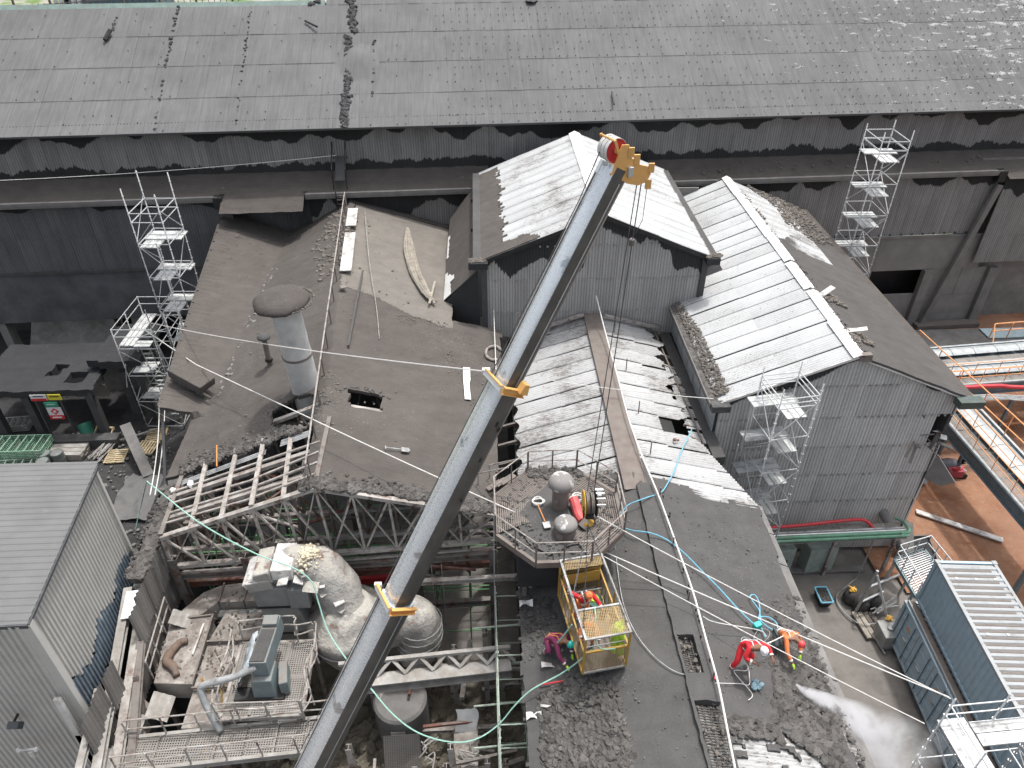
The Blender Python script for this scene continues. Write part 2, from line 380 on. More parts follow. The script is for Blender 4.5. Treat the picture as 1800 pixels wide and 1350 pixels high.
# ---------------- sheet cladding: every sheet an object ----------------
CAM = V((0, 0, H))
def clad(parent, name, A, U, Vv, nu, nv, su, sv, mat, nc=5, amp=.02, clip=None, hole=None, jit=.004, lap=.012, cap=300, n3=None, ndiv=1, mat2=None, sag=0, seed=1, gap=0.):
    """A corner, U across, Vv along the corrugations; N outward. Sheets nearest the camera become parts, the rest one stuff mesh."""
    A, U, Vv = V(A), V(U).normalized(), V(Vv).normalized(); N = (n3 and V(n3).normalized()) or U.cross(Vv).normalized()
    R3 = Matrix((U, Vv, N)).transposed(); r = random.Random(seed)
    items = []
    for j in range(nv):
        for i in range(nu):
            c = A + U*(i+.5)*su + Vv*(j+.5)*sv
            items.append(((c-CAM).length, i, j, c))
    items.sort(key=lambda q: q[0]); rest = MB(); cache = {}; cnt = 0
    for dist, i, j, c in items:
        ns = nc*2; st = [k/ns*(su*1.02-gap) for k in range(ns+1)]
        prof = [(amp if k % 2 else -amp) for k in range(ns+1)]
        v0s, v1s = [], []; clipped = False
        for x in st:
            a, b = j*sv, (j+1)*sv + .04
            if clip:
                lo, hi = clip(i*su+x); na, nb = max(a, lo), min(b, hi)
                if na > a+1e-6 or nb < b-1e-6: clipped = True
                a, b = na, max(nb, na)
            v0s.append(a-j*sv); v1s.append(b-j*sv)
        if max(b-a for a, b in zip(v0s, v1s)) < .03: continue
        if hole and hole(i, j, c): continue
        sg = sag*(r.random()-.3)
        off = N*(.001+lap*((i % 2)*.5+r.random()*.3)) + N*jit*(r.random()-.5)*2
        tilt = Matrix.Rotation(-lap/sv*1.5+jit/sv*(r.random()-.5), 3, U)
        key = None if (clipped or sag) else 1
        vs = []; fs = []
        if key and key in cache: me = cache[key]; vs = None
        else:
            for d in range(ndiv+1):
                for k in range(ns+1):
                    vv = v0s[k]+(v1s[k]-v0s[k])*d/ndiv
                    vs.append((st[k], vv, prof[k]+sg*math.sin(math.pi*d/ndiv)*(1 if ndiv > 1 else 0)))
            fs = [(d*(ns+1)+k, d*(ns+1)+k+1, (d+1)*(ns+1)+k+1, (d+1)*(ns+1)+k) for d in range(ndiv) for k in range(ns)]
        Ob = A + U*i*su + Vv*j*sv + off
        Mx = (tilt @ R3).to_4x4(); Mx.translation = Ob
        if cnt < cap:
            if vs is not None:
                me = bpy.data.meshes.new(name); me.from_pydata(vs, [], fs); me.materials.append(mat)
                me.polygons.foreach_set('use_smooth', [True]*len(fs)); me.update()
                if key: cache[key] = me
            o = link(bpy.data.objects.new(name, me)); cnt += 1
            org = V(parent['_o']) if parent is not None else V()
            o.parent = parent; Mx.translation = Ob - org; o.matrix_basis = Mx
            if mat2 and mat2(i, j, c): 
                o.material_slots[0].link = 'OBJECT'; o.material_slots[0].material = mat2(i, j, c)
        else:
            if vs is None: vs = [tuple(v.co) for v in cache[1].vertices]; fs = [tuple(p.vertices) for p in cache[1].polygons]
            rest.add([Mx @ V(p) for p in vs], fs)
    if rest.f: rest.build(name.replace('sheet', 'sheeting_beyond') if 'sheet' in name else name+'s_beyond', mat, parent, smooth='all', kind='stuff')
def scatter(mb, P, zf, n, r0, r1, flat=.6, dens=None, seed=3, emb=.3):
    q = random.Random(seed); xs = [p[0] for p in P]; ys = [p[1] for p in P]; c = 0; tries = 0
    while c < n and tries < n*12:
        tries += 1; x, y = q.uniform(min(xs), max(xs)), q.uniform(min(ys), max(ys))
        if not inpoly(x, y, P): continue
        if dens and q.random() > dens(x, y): continue
        r = r0 + (r1-r0)*q.random()**3; mb.rock((x, y, zf(x, y)+r*flat*(.5-emb)), r, flat); c += 1
    return mb
def slab_surface(parent, name, fn, x0, x1, y0, y1, step, mat, keep=None, thick=.12, disp=.03, label=None, kind=None, fscale=1.5):
    """dust covered surface with real relief and a ragged rim of real thickness. fn(x,y)->z"""
    nu = max(2, int((x1-x0)/step)); nv = max(2, int((y1-y0)/step)); vs = {}; mb = MB()
    def P(i, j, lo=0):
        k = (i, j, lo)
        if k not in vs:
            x, y = x0+(x1-x0)*i/nu, y0+(y1-y0)*j/nv
            if 0 < i < nu: x += (noise.noise(V((x*3, y*3, 5)))*step*.45)
            if 0 < j < nv: y += (noise.noise(V((x*3, y*3, 9)))*step*.45)
            z = fn(x, y) + disp*(fbm(x*fscale, y*fscale) + .6*abs(fbm(x*fscale*3, y*fscale*3, 4)))
            vs[k] = len(mb.v); mb.v.append((x, y, z-(thick if lo else 0)))
        return vs[k]
    ok = {}
    for j in range(nv):
        for i in range(nu):
            x, y = x0+(x1-x0)*(i+.5)/nu, y0+(y1-y0)*(j+.5)/nv
            ok[i, j] = (keep is None) or keep(x, y)
    for (i, j), k in ok.items():
        if not k: continue
        mb.f.append((P(i, j), P(i+1, j), P(i+1, j+1), P(i, j+1))); mb.m.append(0)
        for di, dj, e in ((-1, 0, ((i, j+1), (i, j))), (1, 0, ((i+1, j), (i+1, j+1))), (0, -1, ((i, j), (i+1, j))), (0, 1, ((i+1, j+1), (i, j+1)))):
            if not ok.get((i+di, j+dj), False):
                a, b = e; mb.f.append((P(*a), P(*a, 1), P(*b, 1), P(*b))); mb.m.append(0)
    return mb.build(name, mat, parent, smooth=True, label=label, kind=kind)
# ======================= GROUND =======================
def struct(mb, name, mat, **k): return mb.build(name, mat, None, kind='structure', **k)
g = MB(); g.grid(lambda i, j: (-60+i*1.5, -12+j*1.5, .10*fbm(i*.25, j*.25)), 92, 42)
struct(g, 'yard_ground', M_['yard'], smooth='all')
rs = MB(); rs.grid(lambda i, j: (15.1+i*1.0, -12+j*1.0, (.14 + .05*fbm(i*.6, j*.6, 7))), 60, 75,
   skip=lambda i, j: not inpoly(15.1+i+.5, -12+j+.5, [(22.5, 13), (22.2, 22), (20.2, 24.6), (20.4, 63), (76, 63), (76, 13)]))
struct(rs, 'red_earth_ground', M_['soil'], smooth='all')
dk = MB(); dk.grid(lambda i, j: (-45+i*1.0, 24+j*1.0, .10*fbm((-45+i+60)/1.5*.25, (24+j+12)/1.5*.25)+.03), 32, 28)
struct(dk, 'dark_yard_ground', ash_mat('wet_black_ash', (.050, .049, .049), bumpy=.8, pebble=.25, wet=.6), smooth='all')
far = MB(); far.poly((-900, 51, -.6), (900, 51, -.6), (900, 1500, -.6), (-900, 1500, -.6)); far.poly((-900, -400, -.6), (900, -400, -.6), (900, 51, -.6), (-900, 51, -.6))
def grass_mat():
    t = NT('grass'); n = t.noise(.15, det=5)
    return t.done(t.mix(t.ramp(n, .42, .55), (.10, .17, .035), (.30, .28, .25)), .95)
far2 = MB(); far2.poly((-900, -400, -.55), (900, -400, -.55), (900, 62, -.55), (-900, 62, -.55)); struct(far2, 'outer_yard_ground', M_['ash'])
struct(far, 'far_ground', grass_mat())
rd = MB()
for a, b, c_, d in ((-150, -62, 86, 92), (-150, -60, 104, 109)): rd.poly((a, c_, -.5), (b, c_+6, -.5), (b, d+6, -.5), (a, d, -.5))
struct(rd, 'far_road', plain('pale_road', (.42, .40, .38), .9, dust=0))
for k in range(2):
    y = 85.6 + 7*k
    m = MB(); m.beam((-150, y, -.4), (-62, y+6, -.4), .35, .2)
    single(m, 'road_kerb', M_['yellow'], (-106, y+3, -.4), ['yellow painted kerb nearer the roof ridge at top left', 'yellow painted kerb on the far side of the pale road at top left'][k], 'kerb', 'yellow kerbs at top left')
fb = thing('small_building', (-55, 80, -.5), 'small blue grey building with white barred windows beyond the hall ridge', 'building')
c0 = PY(170, 10, 82); mb = MB(); mb.box((c0.x+1.5, 84, c0.z-4), (9, 5, 14)); mb.build('wall', M_['blue_dark'], fb)
for k in range(2):
    c1 = PY(98+23*k*.9, 2, 81.4)
    for q in range(3):
        mb = MB(); mb.box((c1.x+q*.55, 81.4, c1.z+.6), (.42, .08, 2.2)); mb.build('window', M_['white'], fb)
fn_ = thing('boundary_fence', tuple(PY(250, 14, 74)), 'thin metal boundary fence running behind the hall ridge at top left', 'fence')
a = PY(-30, 36, 73); b = PY(420, 4, 73)
for i in range(44):
    p = a.lerp(b, i/43); big = i % 6 == 0
    mb = MB(); mb.beam(p-V((0, 0, 3)), p+V((0, 0, 2.2 if big else 1.0)), .16 if big else .05); mb.build('post' if big else 'picket', M_['bronze'], fn_)
mb = MB(); mb.beam(a+V((0, 0, .9)), b+V((0, 0, .9)), .06); mb.build('rail', M_['bronze'], fn_)

# ======================= FAR HALL =======================
HA = math.radians(2.6)
hu = V((math.cos(HA), math.sin(HA), 0)); hv = V((-math.sin(HA), math.cos(HA), 0)); H0 = V((0, 46.75, 0))
def HL(u, v, z): return H0 + hu*u + hv*v + V((0, 0, z))
hall = thing('long_hall', tuple(HL(0, 0, 0)), 'long dust covered industrial hall with corrugated roof across the back', 'building')
SA = math.radians(25); UPV = hv*math.cos(SA) + V((0, 0, math.sin(SA)))
# the photograph's ridge climbs slightly to the right: the roof bends up along its length
m_hroof = ash_mat('hall_roof_dust', (.092, .093, .094), bumpy=.22, pebble=.0)
def hall_roof_mat():
    t = NT('hall_roof'); s = t.xyz()
    n = t.noise(.25, det=4); st = t.noise(1., sc=(5, .4, .8), det=5, rz=0)
    f = t.math('ADD', t.math('MULTIPLY', t.ramp(n, .3, .7), .5), t.math('MULTIPLY', t.ramp(st, .3, .7), .5))
    col = t.mix(f, (.098, .099, .100), (.168, .168, .168))
    # bare pale paint showing through at the far right
    e = t.ramp(t.math('ADD', s[0], t.math('MULTIPLY', s[1], 1.0)), 62, 92)
    bn = t.noise(1., sc=(.9, 1.6, 3.5), det=8, rough=.75)
    m = t.math('GREATER_THAN', t.math('ADD', bn, t.math('MULTIPLY', e, .13)), .705)
    col = t.mix(t.math('MULTIPLY', m, .8), col, (.40, .40, .40))
    col = t.scale(col, t.math('ADD', .96, t.math('MULTIPLY', t.rand(), .07)))
    t.bump(t.math('ADD', t.noise(3, det=5), t.math('MULTIPLY', st, .5)), .22, .06); return t.done(col, .85, spec=.25)
m_hr = hall_roof_mat()
z_e = 16.35
clad(hall, 'roof_sheet', HL(-42, .75, z_e), hu, UPV, 104, 4, .82, 3.05, m_hr, nc=4, amp=.022, n3=V((0, -math.sin(SA), math.cos(SA))), jit=.006, lap=.015, seed=3)
clad(hall, 'roof_sheet', HL(-10.0, .75, z_e)+UPV*12.2, hu, UPV, 66, 1, .82, 3.05, m_hr, nc=4, amp=.022, n3=V((0, -math.sin(SA), math.cos(SA))), jit=.006, lap=.015, seed=9, cap=0)
# bolt heads in double rows (too small to pick apart)
mb = MB()
for j in range(4):
    for e in (.16, .9, 1.6, 2.3):
        for i in range(int(84/.55)):
            u = -42 + i*.55 + rnd.random()*.04
            if rnd.random() < .4 or (u < -2 and rnd.random() < .8): continue
            p = HL(u, .75, z_e) + UPV*(j*3.05+e) + V((0, 0, .06)); mb.box(p, (.06, .06, .04))
mb.build('roof_bolts', M_['concrete_dark'], hall, kind='stuff')
mb = MB(); top = HL(0, .75, z_e) + UPV*12.25
mb.prism([top+hu*-42+V((0, 0, -.05)), top+hu*-42+hv*.9+V((0, 0, -.35)), top+hu*-42+hv*.4+V((0, 0, .22))], hu*31.9); mb.build('ridge_cap', plain('green_cap', (.13, .19, .17), .7, dust=.3), hall)
top2 = top + UPV*3.05
mb = MB(); mb.prism([top2+hu*-10+V((0, 0, -.05)), top2+hu*-10+hv*.9+V((0, 0, -.35)), top2+hu*-10+hv*.4+V((0, 0, .22))], hu*54); mb.build('ridge_cap', M_['ash_grey'], hall)
mb = MB(); mb.poly(top+hu*-42+hv*.5, top+hu*46+hv*.5, top+hu*46+hv*12-V((0, 0, 5.5)), top+hu*-42+hv*12-V((0, 0, 5.5))); mb.build('rear_slope', M_['ash_grey'], hall)
# seams of caked dust and the torn ridge of debris down the roof
def roofpt(px, py, up=.05):
    A = HL(0, .75, z_e); Nn = V((0, -math.sin(SA), math.cos(SA)));  Nn = (UPV.cross(hu)*-1).normalized()
    d = ray(px, py); C = V((0, 0, H)); t = (A-C).dot(Nn)/d.dot(Nn); return C + d*t + Nn*up
mb = MB(); q = random.Random(5)
for path, n, r in (([(617, 0), (624, 55)], 60, .28), ([(612, 60), (611, 120), (612, 150), (606, 190), (604, 225)], 190, .26), ([(315, 8), (303, 60), (290, 118), (272, 232)], 60, .13), ([(440, 20), (434, 65), (427, 118), (414, 228)], 40, .11),
                   ([(205, 30), (198, 55)], 20, .14), ([(657, 60), (656, 170)], 16, .12), ([(560, 0), (548, 8)], 14, .25)):
    for k in range(n):
        s_ = q.random()*(len(path)-1); i = int(s_); f = s_-i
        x = path[i][0]*(1-f)+path[i+1][0]*f; y = path[i][1]*(1-f)+path[i+1][1]*f
        mb.rock(roofpt(x+q.gauss(0, 3 if r > .2 else 1.2), y, .03), r*q.uniform(.3, 1), .6)
mb.build('caked_debris', M_['ash_grey'], hall, kind='stuff')
mb = MB()
for (x0, y0, x1, y1, r) in ((537, 40, 559, 54, .07), (1075, 165, 1078, 190, .06), (186, 74, 197, 60, .14)): mb = MB(); mb.tube([roofpt(x0, y0, .15), roofpt(x1, y1, .3)], r); mb.build('loose_bar', M_['black'], hall)
mb = MB(); c_ = roofpt(630, 110, .02)
mb.grid(lambda i, j: c_ + hu*(-2.2+i*.2) + UPV*(-2.8+j*.28) + V((0, 0, -.10+.50*math.exp(-((i-11)/5)**2-((j-10)/5)**2)+.03*fbm(i*.4, j*.4))), 22, 20); mb.build('dust_mound', m_hr, hall, smooth='all')
c_ = roofpt(934, 2, .03); mb = MB(); mb.lathe([(0, .03), (.42, .03), (.45, 0)], c_, 14, jit=.3); mb.build('roof_hole', M_['black'], hall)
# eave soffit and upper wall
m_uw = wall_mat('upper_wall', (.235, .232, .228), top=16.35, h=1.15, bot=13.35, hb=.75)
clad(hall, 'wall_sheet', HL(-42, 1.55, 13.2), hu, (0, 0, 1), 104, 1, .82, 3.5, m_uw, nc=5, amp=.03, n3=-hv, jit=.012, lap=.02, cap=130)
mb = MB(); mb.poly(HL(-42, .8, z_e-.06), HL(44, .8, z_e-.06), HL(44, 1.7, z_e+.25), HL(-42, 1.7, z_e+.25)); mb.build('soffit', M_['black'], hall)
mb = MB(); mb.beam(HL(-42, .7, z_e-.03), HL(44, .7, z_e-.03), .08, .12); mb.build('eave_trim', M_['ash_grey'], hall)
# ledge roof between the two walls (dust drifted into the angle), with gutters
def zl(u, v): return 12.45 + max(0, v)*.42 + (.35*max(0, v-1.0)) - (.25 if v < 0 else 0)
def ledge(u0, u1, v0=-.1, drop=None):
    mb = MB(); n = int((u1-u0)/.35); mb.grid(lambda i, j: HL(u0+(u1-u0)*i/n, v0+(1.62-v0)*j/8, zl(u0+i, v0+(1.62-v0)*j/8)+.05*fbm(u0+i*.35, j*.4)+(.12*fbm(i*.06+u0, 3) if j > 4 else 0)), n, 8)
    return mb
for u0, u1 in ((-42, -16.6), (-16.6, -11.4), (-11.4, .6), (11.4, 36.2), (36.2, 44)):
    lo = -1.5 if u0 in (-16.6,) else (-.9 if u0 == 36.2 else -.1)
    mb = MB(); n = int((u1-u0)/.35)
    def fz(i, j, u0=u0, u1=u1, n=n, lo=lo):
        u = u0+(u1-u0)*i/n; v = lo+(1.62-lo)*j/10
        z = 12.55 + v*.42 + .30*max(0, v-.9) + .04*fbm(u*1.2, v*2)
        return HL(u, v, z)
    mb.grid(fz, n, 10); mb.build('ledge_roof', M_['ash_roof'], hall, smooth='all')
for u0, u1 in ((-42, -16.8), (-11.3, -.3), (12, 35.9)):
    mb = MB(); mb.beam(HL(u0, -.28, 12.42), HL(u1, -.28, 12.42), .34, .30); mb.beam(HL(u0, -.47, 12.52), HL(u1, -.47, 12.52), .05, .22); mb.build('gutter', M_['concrete'], hall)
    mb = MB(); mb.box(HL(u1, -.25, 12.2), (.55, .6, .75), HA); mb.build('gutter_box', M_['black'], hall)
mb = MB(); scatter(mb, [(-7, 47.1), (.3, 47.4), (.3, 48.2), (-7, 47.9)], lambda x, y: 12.6+(y-46.9)*.42, 260, .03, .12); scatter(mb, [(13, 47.6), (36, 48.8), (36, 49.6), (13, 48.7)], lambda x, y: 12.7+(y-47.4-(x-13)*.045)*.42, 90, .03, .11); mb.build('gravel', M_['gravel'], hall, kind='stuff')
# lower walls
m_lwL = wall_mat('lower_wall_left', (.115, .117, .121), top=12.3, h=.6, streak=.3)
m_lwR = wall_mat('lower_wall_right', (.27, .265, .256), top=12.3, h=1.5, streak=.3)
clad(hall, 'wall_sheet', HL(-40, -.05, 7.6), hu, (0, 0, 1), 29, 2, .82, 2.4, m_lwL, nc=5, amp=.03, n3=-hv, jit=.01, cap=80, seed=4)
clad(hall, 'wall_sheet', HL(-16.4, 1.45, 7.0), hu, (0, 0, 1), 7, 3, .82, 2.1, m_lwL, nc=5, amp=.03, n3=-hv, cap=40, seed=5)
clad(hall, 'wall_sheet', HL(-11.2, .0, 7.6), hu, (0, 0, 1), 14, 2, .82, 2.4, wall_mat('lower_wall_mid', (.20, .195, .19), top=12.3, h=2.0, streak=.3), nc=5, amp=.03, n3=-hv, cap=40, seed=6)
clad(hall, 'wall_sheet', HL(11.4, .0, 7.8), hu, (0, 0, 1), 33, 2, .75, 2.3, m_lwR, nc=5, amp=.03, n3=-hv, cap=80, seed=7)
clad(hall, 'wall_sheet', HL(36.3, -.5, 5.6), hu, (0, 0, 1), 8, 3, .8, 2.2, m_lwR, nc=5, amp=.03, n3=-hv, cap=30, seed=8)
for s_, a_, b_ in ((0, -16.7, -16.4), (1, -11.5, -11.2)):
    mb = MB(); mb.box(HL((a_+b_)/2, .75, 9.8), (.3, 1.5, 5.6), HA); mb.build('bay_side', M_['ash_black'], hall)
mb = MB()
for i in range(30): mb.box(HL(12.2+i*.82, -.06, 7.9), (.13, .06, .13), HA)
for i in range(58): mb.box(HL(-40+i*.41, -.1, 7.7), (.08, .06, .08), HA)
mb.build('bolt_row', M_['ash_grey'], hall, kind='stuff')
# left: smooth concrete band, beams, columns and deep opening
mb = MB(); mb.box(HL(-28.2, .35, 5.7), (23.4, .8, 3.7), HA); mb.build('concrete_band', plain('dark_band', (.085, .087, .092), .85, dust=.1, sc=.7, var=.35), hall, bevel=.03)  # dark bluish grey tone over the whole band
mb = MB(); mb.box(HL(-28.2, -.12, 7.62), (23.4, .14, .18), HA); mb.build('string_course', M_['concrete_dark'], hall)
for u in (-40, -33.6, -26.3, -24.6, -18.5):
    mb = MB(); mb.box(HL(u, .5, 1.9), (.55, .9, 3.9), HA); mb.build('column', M_['concrete'], hall, bevel=.02)
mb = MB(); mb.box(HL(-28, 5.5, 3), (24, .3, 6), HA); mb.build('back_wall', M_['concrete_dark'], hall)
mb = MB(); mb.grid(lambda i, j: HL(-33.3+i*.5, .9+j*.5, min(3.2, .4+j*.45+.3*fbm(i*.3, j*.3))), 13, 9); mb.build('ash_heap', M_['pale'], hall, smooth='all')
# right: smooth panels, frame, opening, big sloping downpipe
def panel(name, u0, u1, z0, z1, mat, v=-.02, th=.12, **k):
    mb = MB(); mb.box(HL((u0+u1)/2, v, (z0+z1)/2), (u1-u0, th, z1-z0), HA); return mb.build(name, mat, hall, **k)
m_cp = plain('cement_panel', (.21, .203, .193), .85, dust=.2, sc=.8, var=.16)
panel('wall_panel', 11, 28.9, 5.3, 7.75, m_cp); panel('wall_panel', 11, 28.9, 0, 5.28, m_cp)
panel('lintel', 28.92, 37.2, 5.0, 7.75, m_cp)
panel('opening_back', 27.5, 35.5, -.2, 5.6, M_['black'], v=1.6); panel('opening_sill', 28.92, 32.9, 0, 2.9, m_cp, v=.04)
for u in (33.3, 38.4): panel('column', u-.36, u+.36, 0, 4.98, M_['concrete'], v=-.12, th=.5, bevel=.02)
for a, b in ((33.7, 34.9), (34.92, 36.05), (36.07, 37.2), (37.22, 38.0)): panel('wall_panel', a, b, 2.7, 4.97, m_cp, v=.02+.02*(a % 1)); 
for a, b in ((33.7, 38.0),): panel('wall_panel', a, b, 1.1, 2.68, m_cp, v=.03); panel('wall_panel', a, (a+b)/2, .2, 1.08, m_cp, v=.01); panel('wall_panel', (a+b)/2+.02, b, .2, 1.08, m_cp, v=.02)
mb = MB(); mb.beam(HL(36.0, -.45, 11.6), HL(34.1, -.45, .3), .42, .3, up=hv); mb.build('downpipe', M_['concrete'], hall, bevel=.04)
mb = MB(); mb.box(HL(31.5, -.15, 7.72), (.0+14, .1, .14), HA); mb.build('rail_flashing', M_['concrete'], hall)
mb = MB(); mb.box(HL(42.5, 1.0, 5), (8, .2, 12.6), HA); mb.build('end_wall', M_['concrete'], hall)
mb = MB(); mb.box(HL(41, .9, 6.5), (12, .2, 13), HA); mb.build('recess_wall', M_['concrete'], hall)
pad = MB(); pad.box((39, 43.5, .22), (24, 7, .3)); struct(pad, 'concrete_apron', M_['concrete'])
panel('dust_skirt', 33.5, 38.6, -.1, .5, M_['gravel'], v=-.6, th=.8)
# roof access walkway and vertical ladder in line with the torn ridge
wk = thing('roof_ladder', tuple(HL(-9.1, .2, 12.6)), 'dark ladder and walkway climbing over the ledge below the torn debris line', 'ladder')
mb = MB(); mb.beam(HL(-9.05, .1, 13.2), HL(-9.0, 1.5, 14.3), .62, .12); mb.build('gangway', M_['ash_grey'], wk)
for s_ in (-.42, .42):
    mb = MB(); mb.tube([HL(-9.05+s_, -.1, 12.7), HL(-9.05+s_, 0, 14.0), HL(-9.0+s_, 1.4, 15.3), HL(-9.0+s_, 1.4, 14.2)], .04); mb.build('handrail', M_['black'], wk)
for s_ in (-.28, .28):
    mb = MB(); mb.tube([HL(-9.05+s_, -.62, 12.8), HL(-9.0+s_, -.62, 10.2)], .035); mb.build('stile', M_['black'], wk)
for k in range(9):
    mb = MB(); mb.tube([HL(-9.3, -.62, 12.5-k*.28), HL(-8.75, -.62, 12.5-k*.28)], .022); mb.build('rung', M_['steel'], wk)

# ======================= LEFT RUINED ROOF =======================
def xrL(y): return -6.33 - (y-19.7)*.082
def zL(x, y):
    xr = xrL(y)
    if x >= xr: z = 12 - .262*(x-xr) + max(0, (y-33))*-.012*(x-xr)*.4
    elif x > -12.9: z = 12 - .40*(xr-x)
    else:
        zv = 12 - .40*(xr+12.9); z = zv + (.24*(-12.9-x) if y > 27.1 else -.30*(-12.9-x))
    if y > 38 and x < -8.6: z += -.55*math.exp(-((x+12.4)/2.6)**2)*min(1, (y-38)/7) + .25*max(0, min(1, (y-43)/2))*0
    return z
left = thing('ruined_shed', (-6.5, 30, 0), 'ruined shed with dust laden roof torn open over its steel trusses', 'building')
def in_hole(x, y):
    if inpoly(x, y, [(-5.95, 25.9), (-4.62, 25.95), (-4.45, 24.75), (-5.75, 24.65)]): return True
    if inpoly(x, y, [(-9.3, 25.4), (-8.3, 25.9), (-7.4, 25.7), (-7.15, 24.4), (-7.2, 23.4), (-8.1, 23.9), (-9.0, 24.3)]): return True
    return False
def front_edge(x):    # the torn front edge of the sheets
    if x < -6.9: return 23.15 + .04*(x+13) + .10*math.sin(x*5.1) + .18*fbm(x*1.7, 2)+(.12 if x < -10.3 else -.0)
    return 19.75 + .10*fbm(x*2.1, 5) + (.12*math.sin(x*1.3))
def keepL(x, y):
    if y < front_edge(x) or in_hole(x, y): return False
    if x < -13.2 - (.35 if y < 27.1 else 0): 
        if y < 27.1: return False
        xe = -14.9 - (y-27.1)*.105
        return x > xe
    if x > xrL(y):
        xe = .25 + (y-19.7)*.045 if y < 33.5 else -1.7
        if x > xe: return False
    return True
def tanmask(x, y): return x > -8.1 and inpoly(x, y, [(-8.2, 45.9), (-8.0, 38), (-7.55, 34.9), (-5.6, 34.3), (-3.8, 33.2), (-1.6, 32.6), (-1.5, 46)])
slab_surface(left, 'dusty_roof', zL, -17.2, 1.5, 19.3, 46.6, .12, M_['ash_roof'], keep=lambda x, y: keepL(x, y) and not tanmask(x, y), thick=.16, disp=.045, fscale=.9)
slab_surface(left, 'swept_roof', lambda x, y: zL(x, y)-.05, -8.4, -1.3, 32.4, 46.4, .14, M_['ash_tan'], keep=lambda x, y: keepL(x, y) and tanmask(x, y), thick=.10, disp=.02)
# lumpy rims, cracked crust and gravel drifts
mb = MB(); q = random.Random(9)
for k in range(1500):
    x = q.uniform(-13, .2); y = front_edge(x) + abs(q.gauss(0, .45 if x < -7 else .3))+.02
    if keepL(x, y): mb.rock((x, y, zL(x, y)+.03), q.uniform(.03, .15)*(1.2-min(1, (y-front_edge(x))*.5)), .45)
for k in range(420):
    a = q.random()*6.28; c_ = (-5.2, 25.3) if k % 3 else (-8.3, 24.7); r = q.uniform(.7, 1.15)*(1 if k % 3 else 1.35)
    x, y = c_[0]+math.cos(a)*r*1.1, c_[1]+math.sin(a)*r*.85
    if k % 3 and (y < 25.7 or k % 2): continue
    if keepL(x, y): mb.rock((x, y, zL(x, y)+.02), q.uniform(.03, .11), .5)
mb.build('broken_crust', M_['mud'], left, kind='stuff')
mb = MB()
for P, n, r1 in (([(-9.8, 45.6), (-7.9, 45.3), (-7.4, 37), (-8.9, 36.2), (-10.2, 41)], 700, .2), ([(-5, 33), (-1.6, 33.2), (.3, 31), (.4, 24), (-1, 27), (-3, 31)], 900, .07),
                 ([(-7.2, 27), (-6.2, 27), (-6.1, 23), (-7, 23)], 200, .09), ([(-17, 44), (-12, 45.6), (-11, 40), (-16, 38)], 120, .08), ([(-13, 38), (-7, 44), (.2, 22), (-13, 23)], 420, .075)):
    scatter(mb, P, zL, n, .02, r1, seed=n)
mb.build('gravel', M_['gravel'], left, kind='stuff')
mb = MB()
for k in range(70): 
    x = q.uniform(-12.9, -12.5)+q.random()*.2; y = q.uniform(28, 41); mb.rock((x, y, zL(x, y)), q.uniform(.05, .16), .25)
mb.build('valley_silt', M_['concrete'], left, kind='stuff')
# sheet ends showing at the left verge and along the torn edge
m_sh = wall_mat('old_sheet', (.15, .145, .14), streak=.3)
for k in range(44):
    y = 27.3 + k*.40; x0 = -14.9-(y-27.1)*.105
    mb = MB(); z = zL(x0+.3, y)
    L_ = q.uniform(.5, 1.5); mb.grid(lambda i, j: (x0-.15+L_*i/3, y+j*.19, z+.075-.24*L_*i/3*.9+(.03 if j == 2 else 0)+.03*j-.03), 3, 2); mb.build('verge_sheet', M_['ash_roof'], left)
def strips(x0, x1, yb, zoff, n, mat):
    for k in range(n):
        mb = MB(); L = 6
        mb.grid(lambda i, j: (x0+(x1-x0)*i/L, yb(x0+(x1-x0)*i/L)-.05-.09*k-j*.045, zL(x0+(x1-x0)*i/L, 22.5)+zoff-.015*k+(.028 if j % 2 else 0)), L, 2); mb.build('sheet_edge', mat, left)
strips(-12.9, -9.0, lambda x: 23.1+.02*(x+10), -.10, 3, M_['galv_dusty']); strips(-8.4, -7.1, lambda x: 23.35, -.06, 4, M_['galv_dusty'])
# ridge plank with pale lime, rail and posts
mb = MB()
for a, b in ((44.6, 42.0), (41.0, 36.2)):
    p = [V((xrL(y)+.25+dx, y, 12.1 + (-.02))) for y, dx in ((a, -.3), (a, .32), (b, .30), (b, -.32))]; mb.prism(p, (0, 0, .05))
mb.build('lime_patch', M_['white_dirty'], left)
mb = MB(); pts = [V((xrL(y)-.2, y, 12.05+.9)) for y in (45.2, 40, 35, 30, 27, 24, 22, 19.9)]; mb.tube([pts[0]-V((0, 0, .9))]+pts+[pts[-1]-V((0, 0, 1.2))], .035); mb.build('hand_rail', M_['steel_pale'], left)
for k in range(12):
    y = 44-k*2.15; mb = MB(); mb.beam((xrL(y)-.2, y, 11.9), (xrL(y)-.2, y, 12.93), .07, .05); mb.build('rail_post', M_['bronze'], left)
mb = MB(); mb.tube(smoothpts([(xrL(44)+1.0, 44.2, 12.1), (-6.4, 38, 11.9), (-5.5, 33, 11.6), (-5.1, 30.3, 11.5)]), .02); mb.build('lightning_tape', M_['steel_pale'], left)
mb = MB(); mb.beam((-6.35, 29, 11.98), (-6.55, 36.4, 12.0), .1, .06); mb.build('crust_lip', M_['ash'], left)
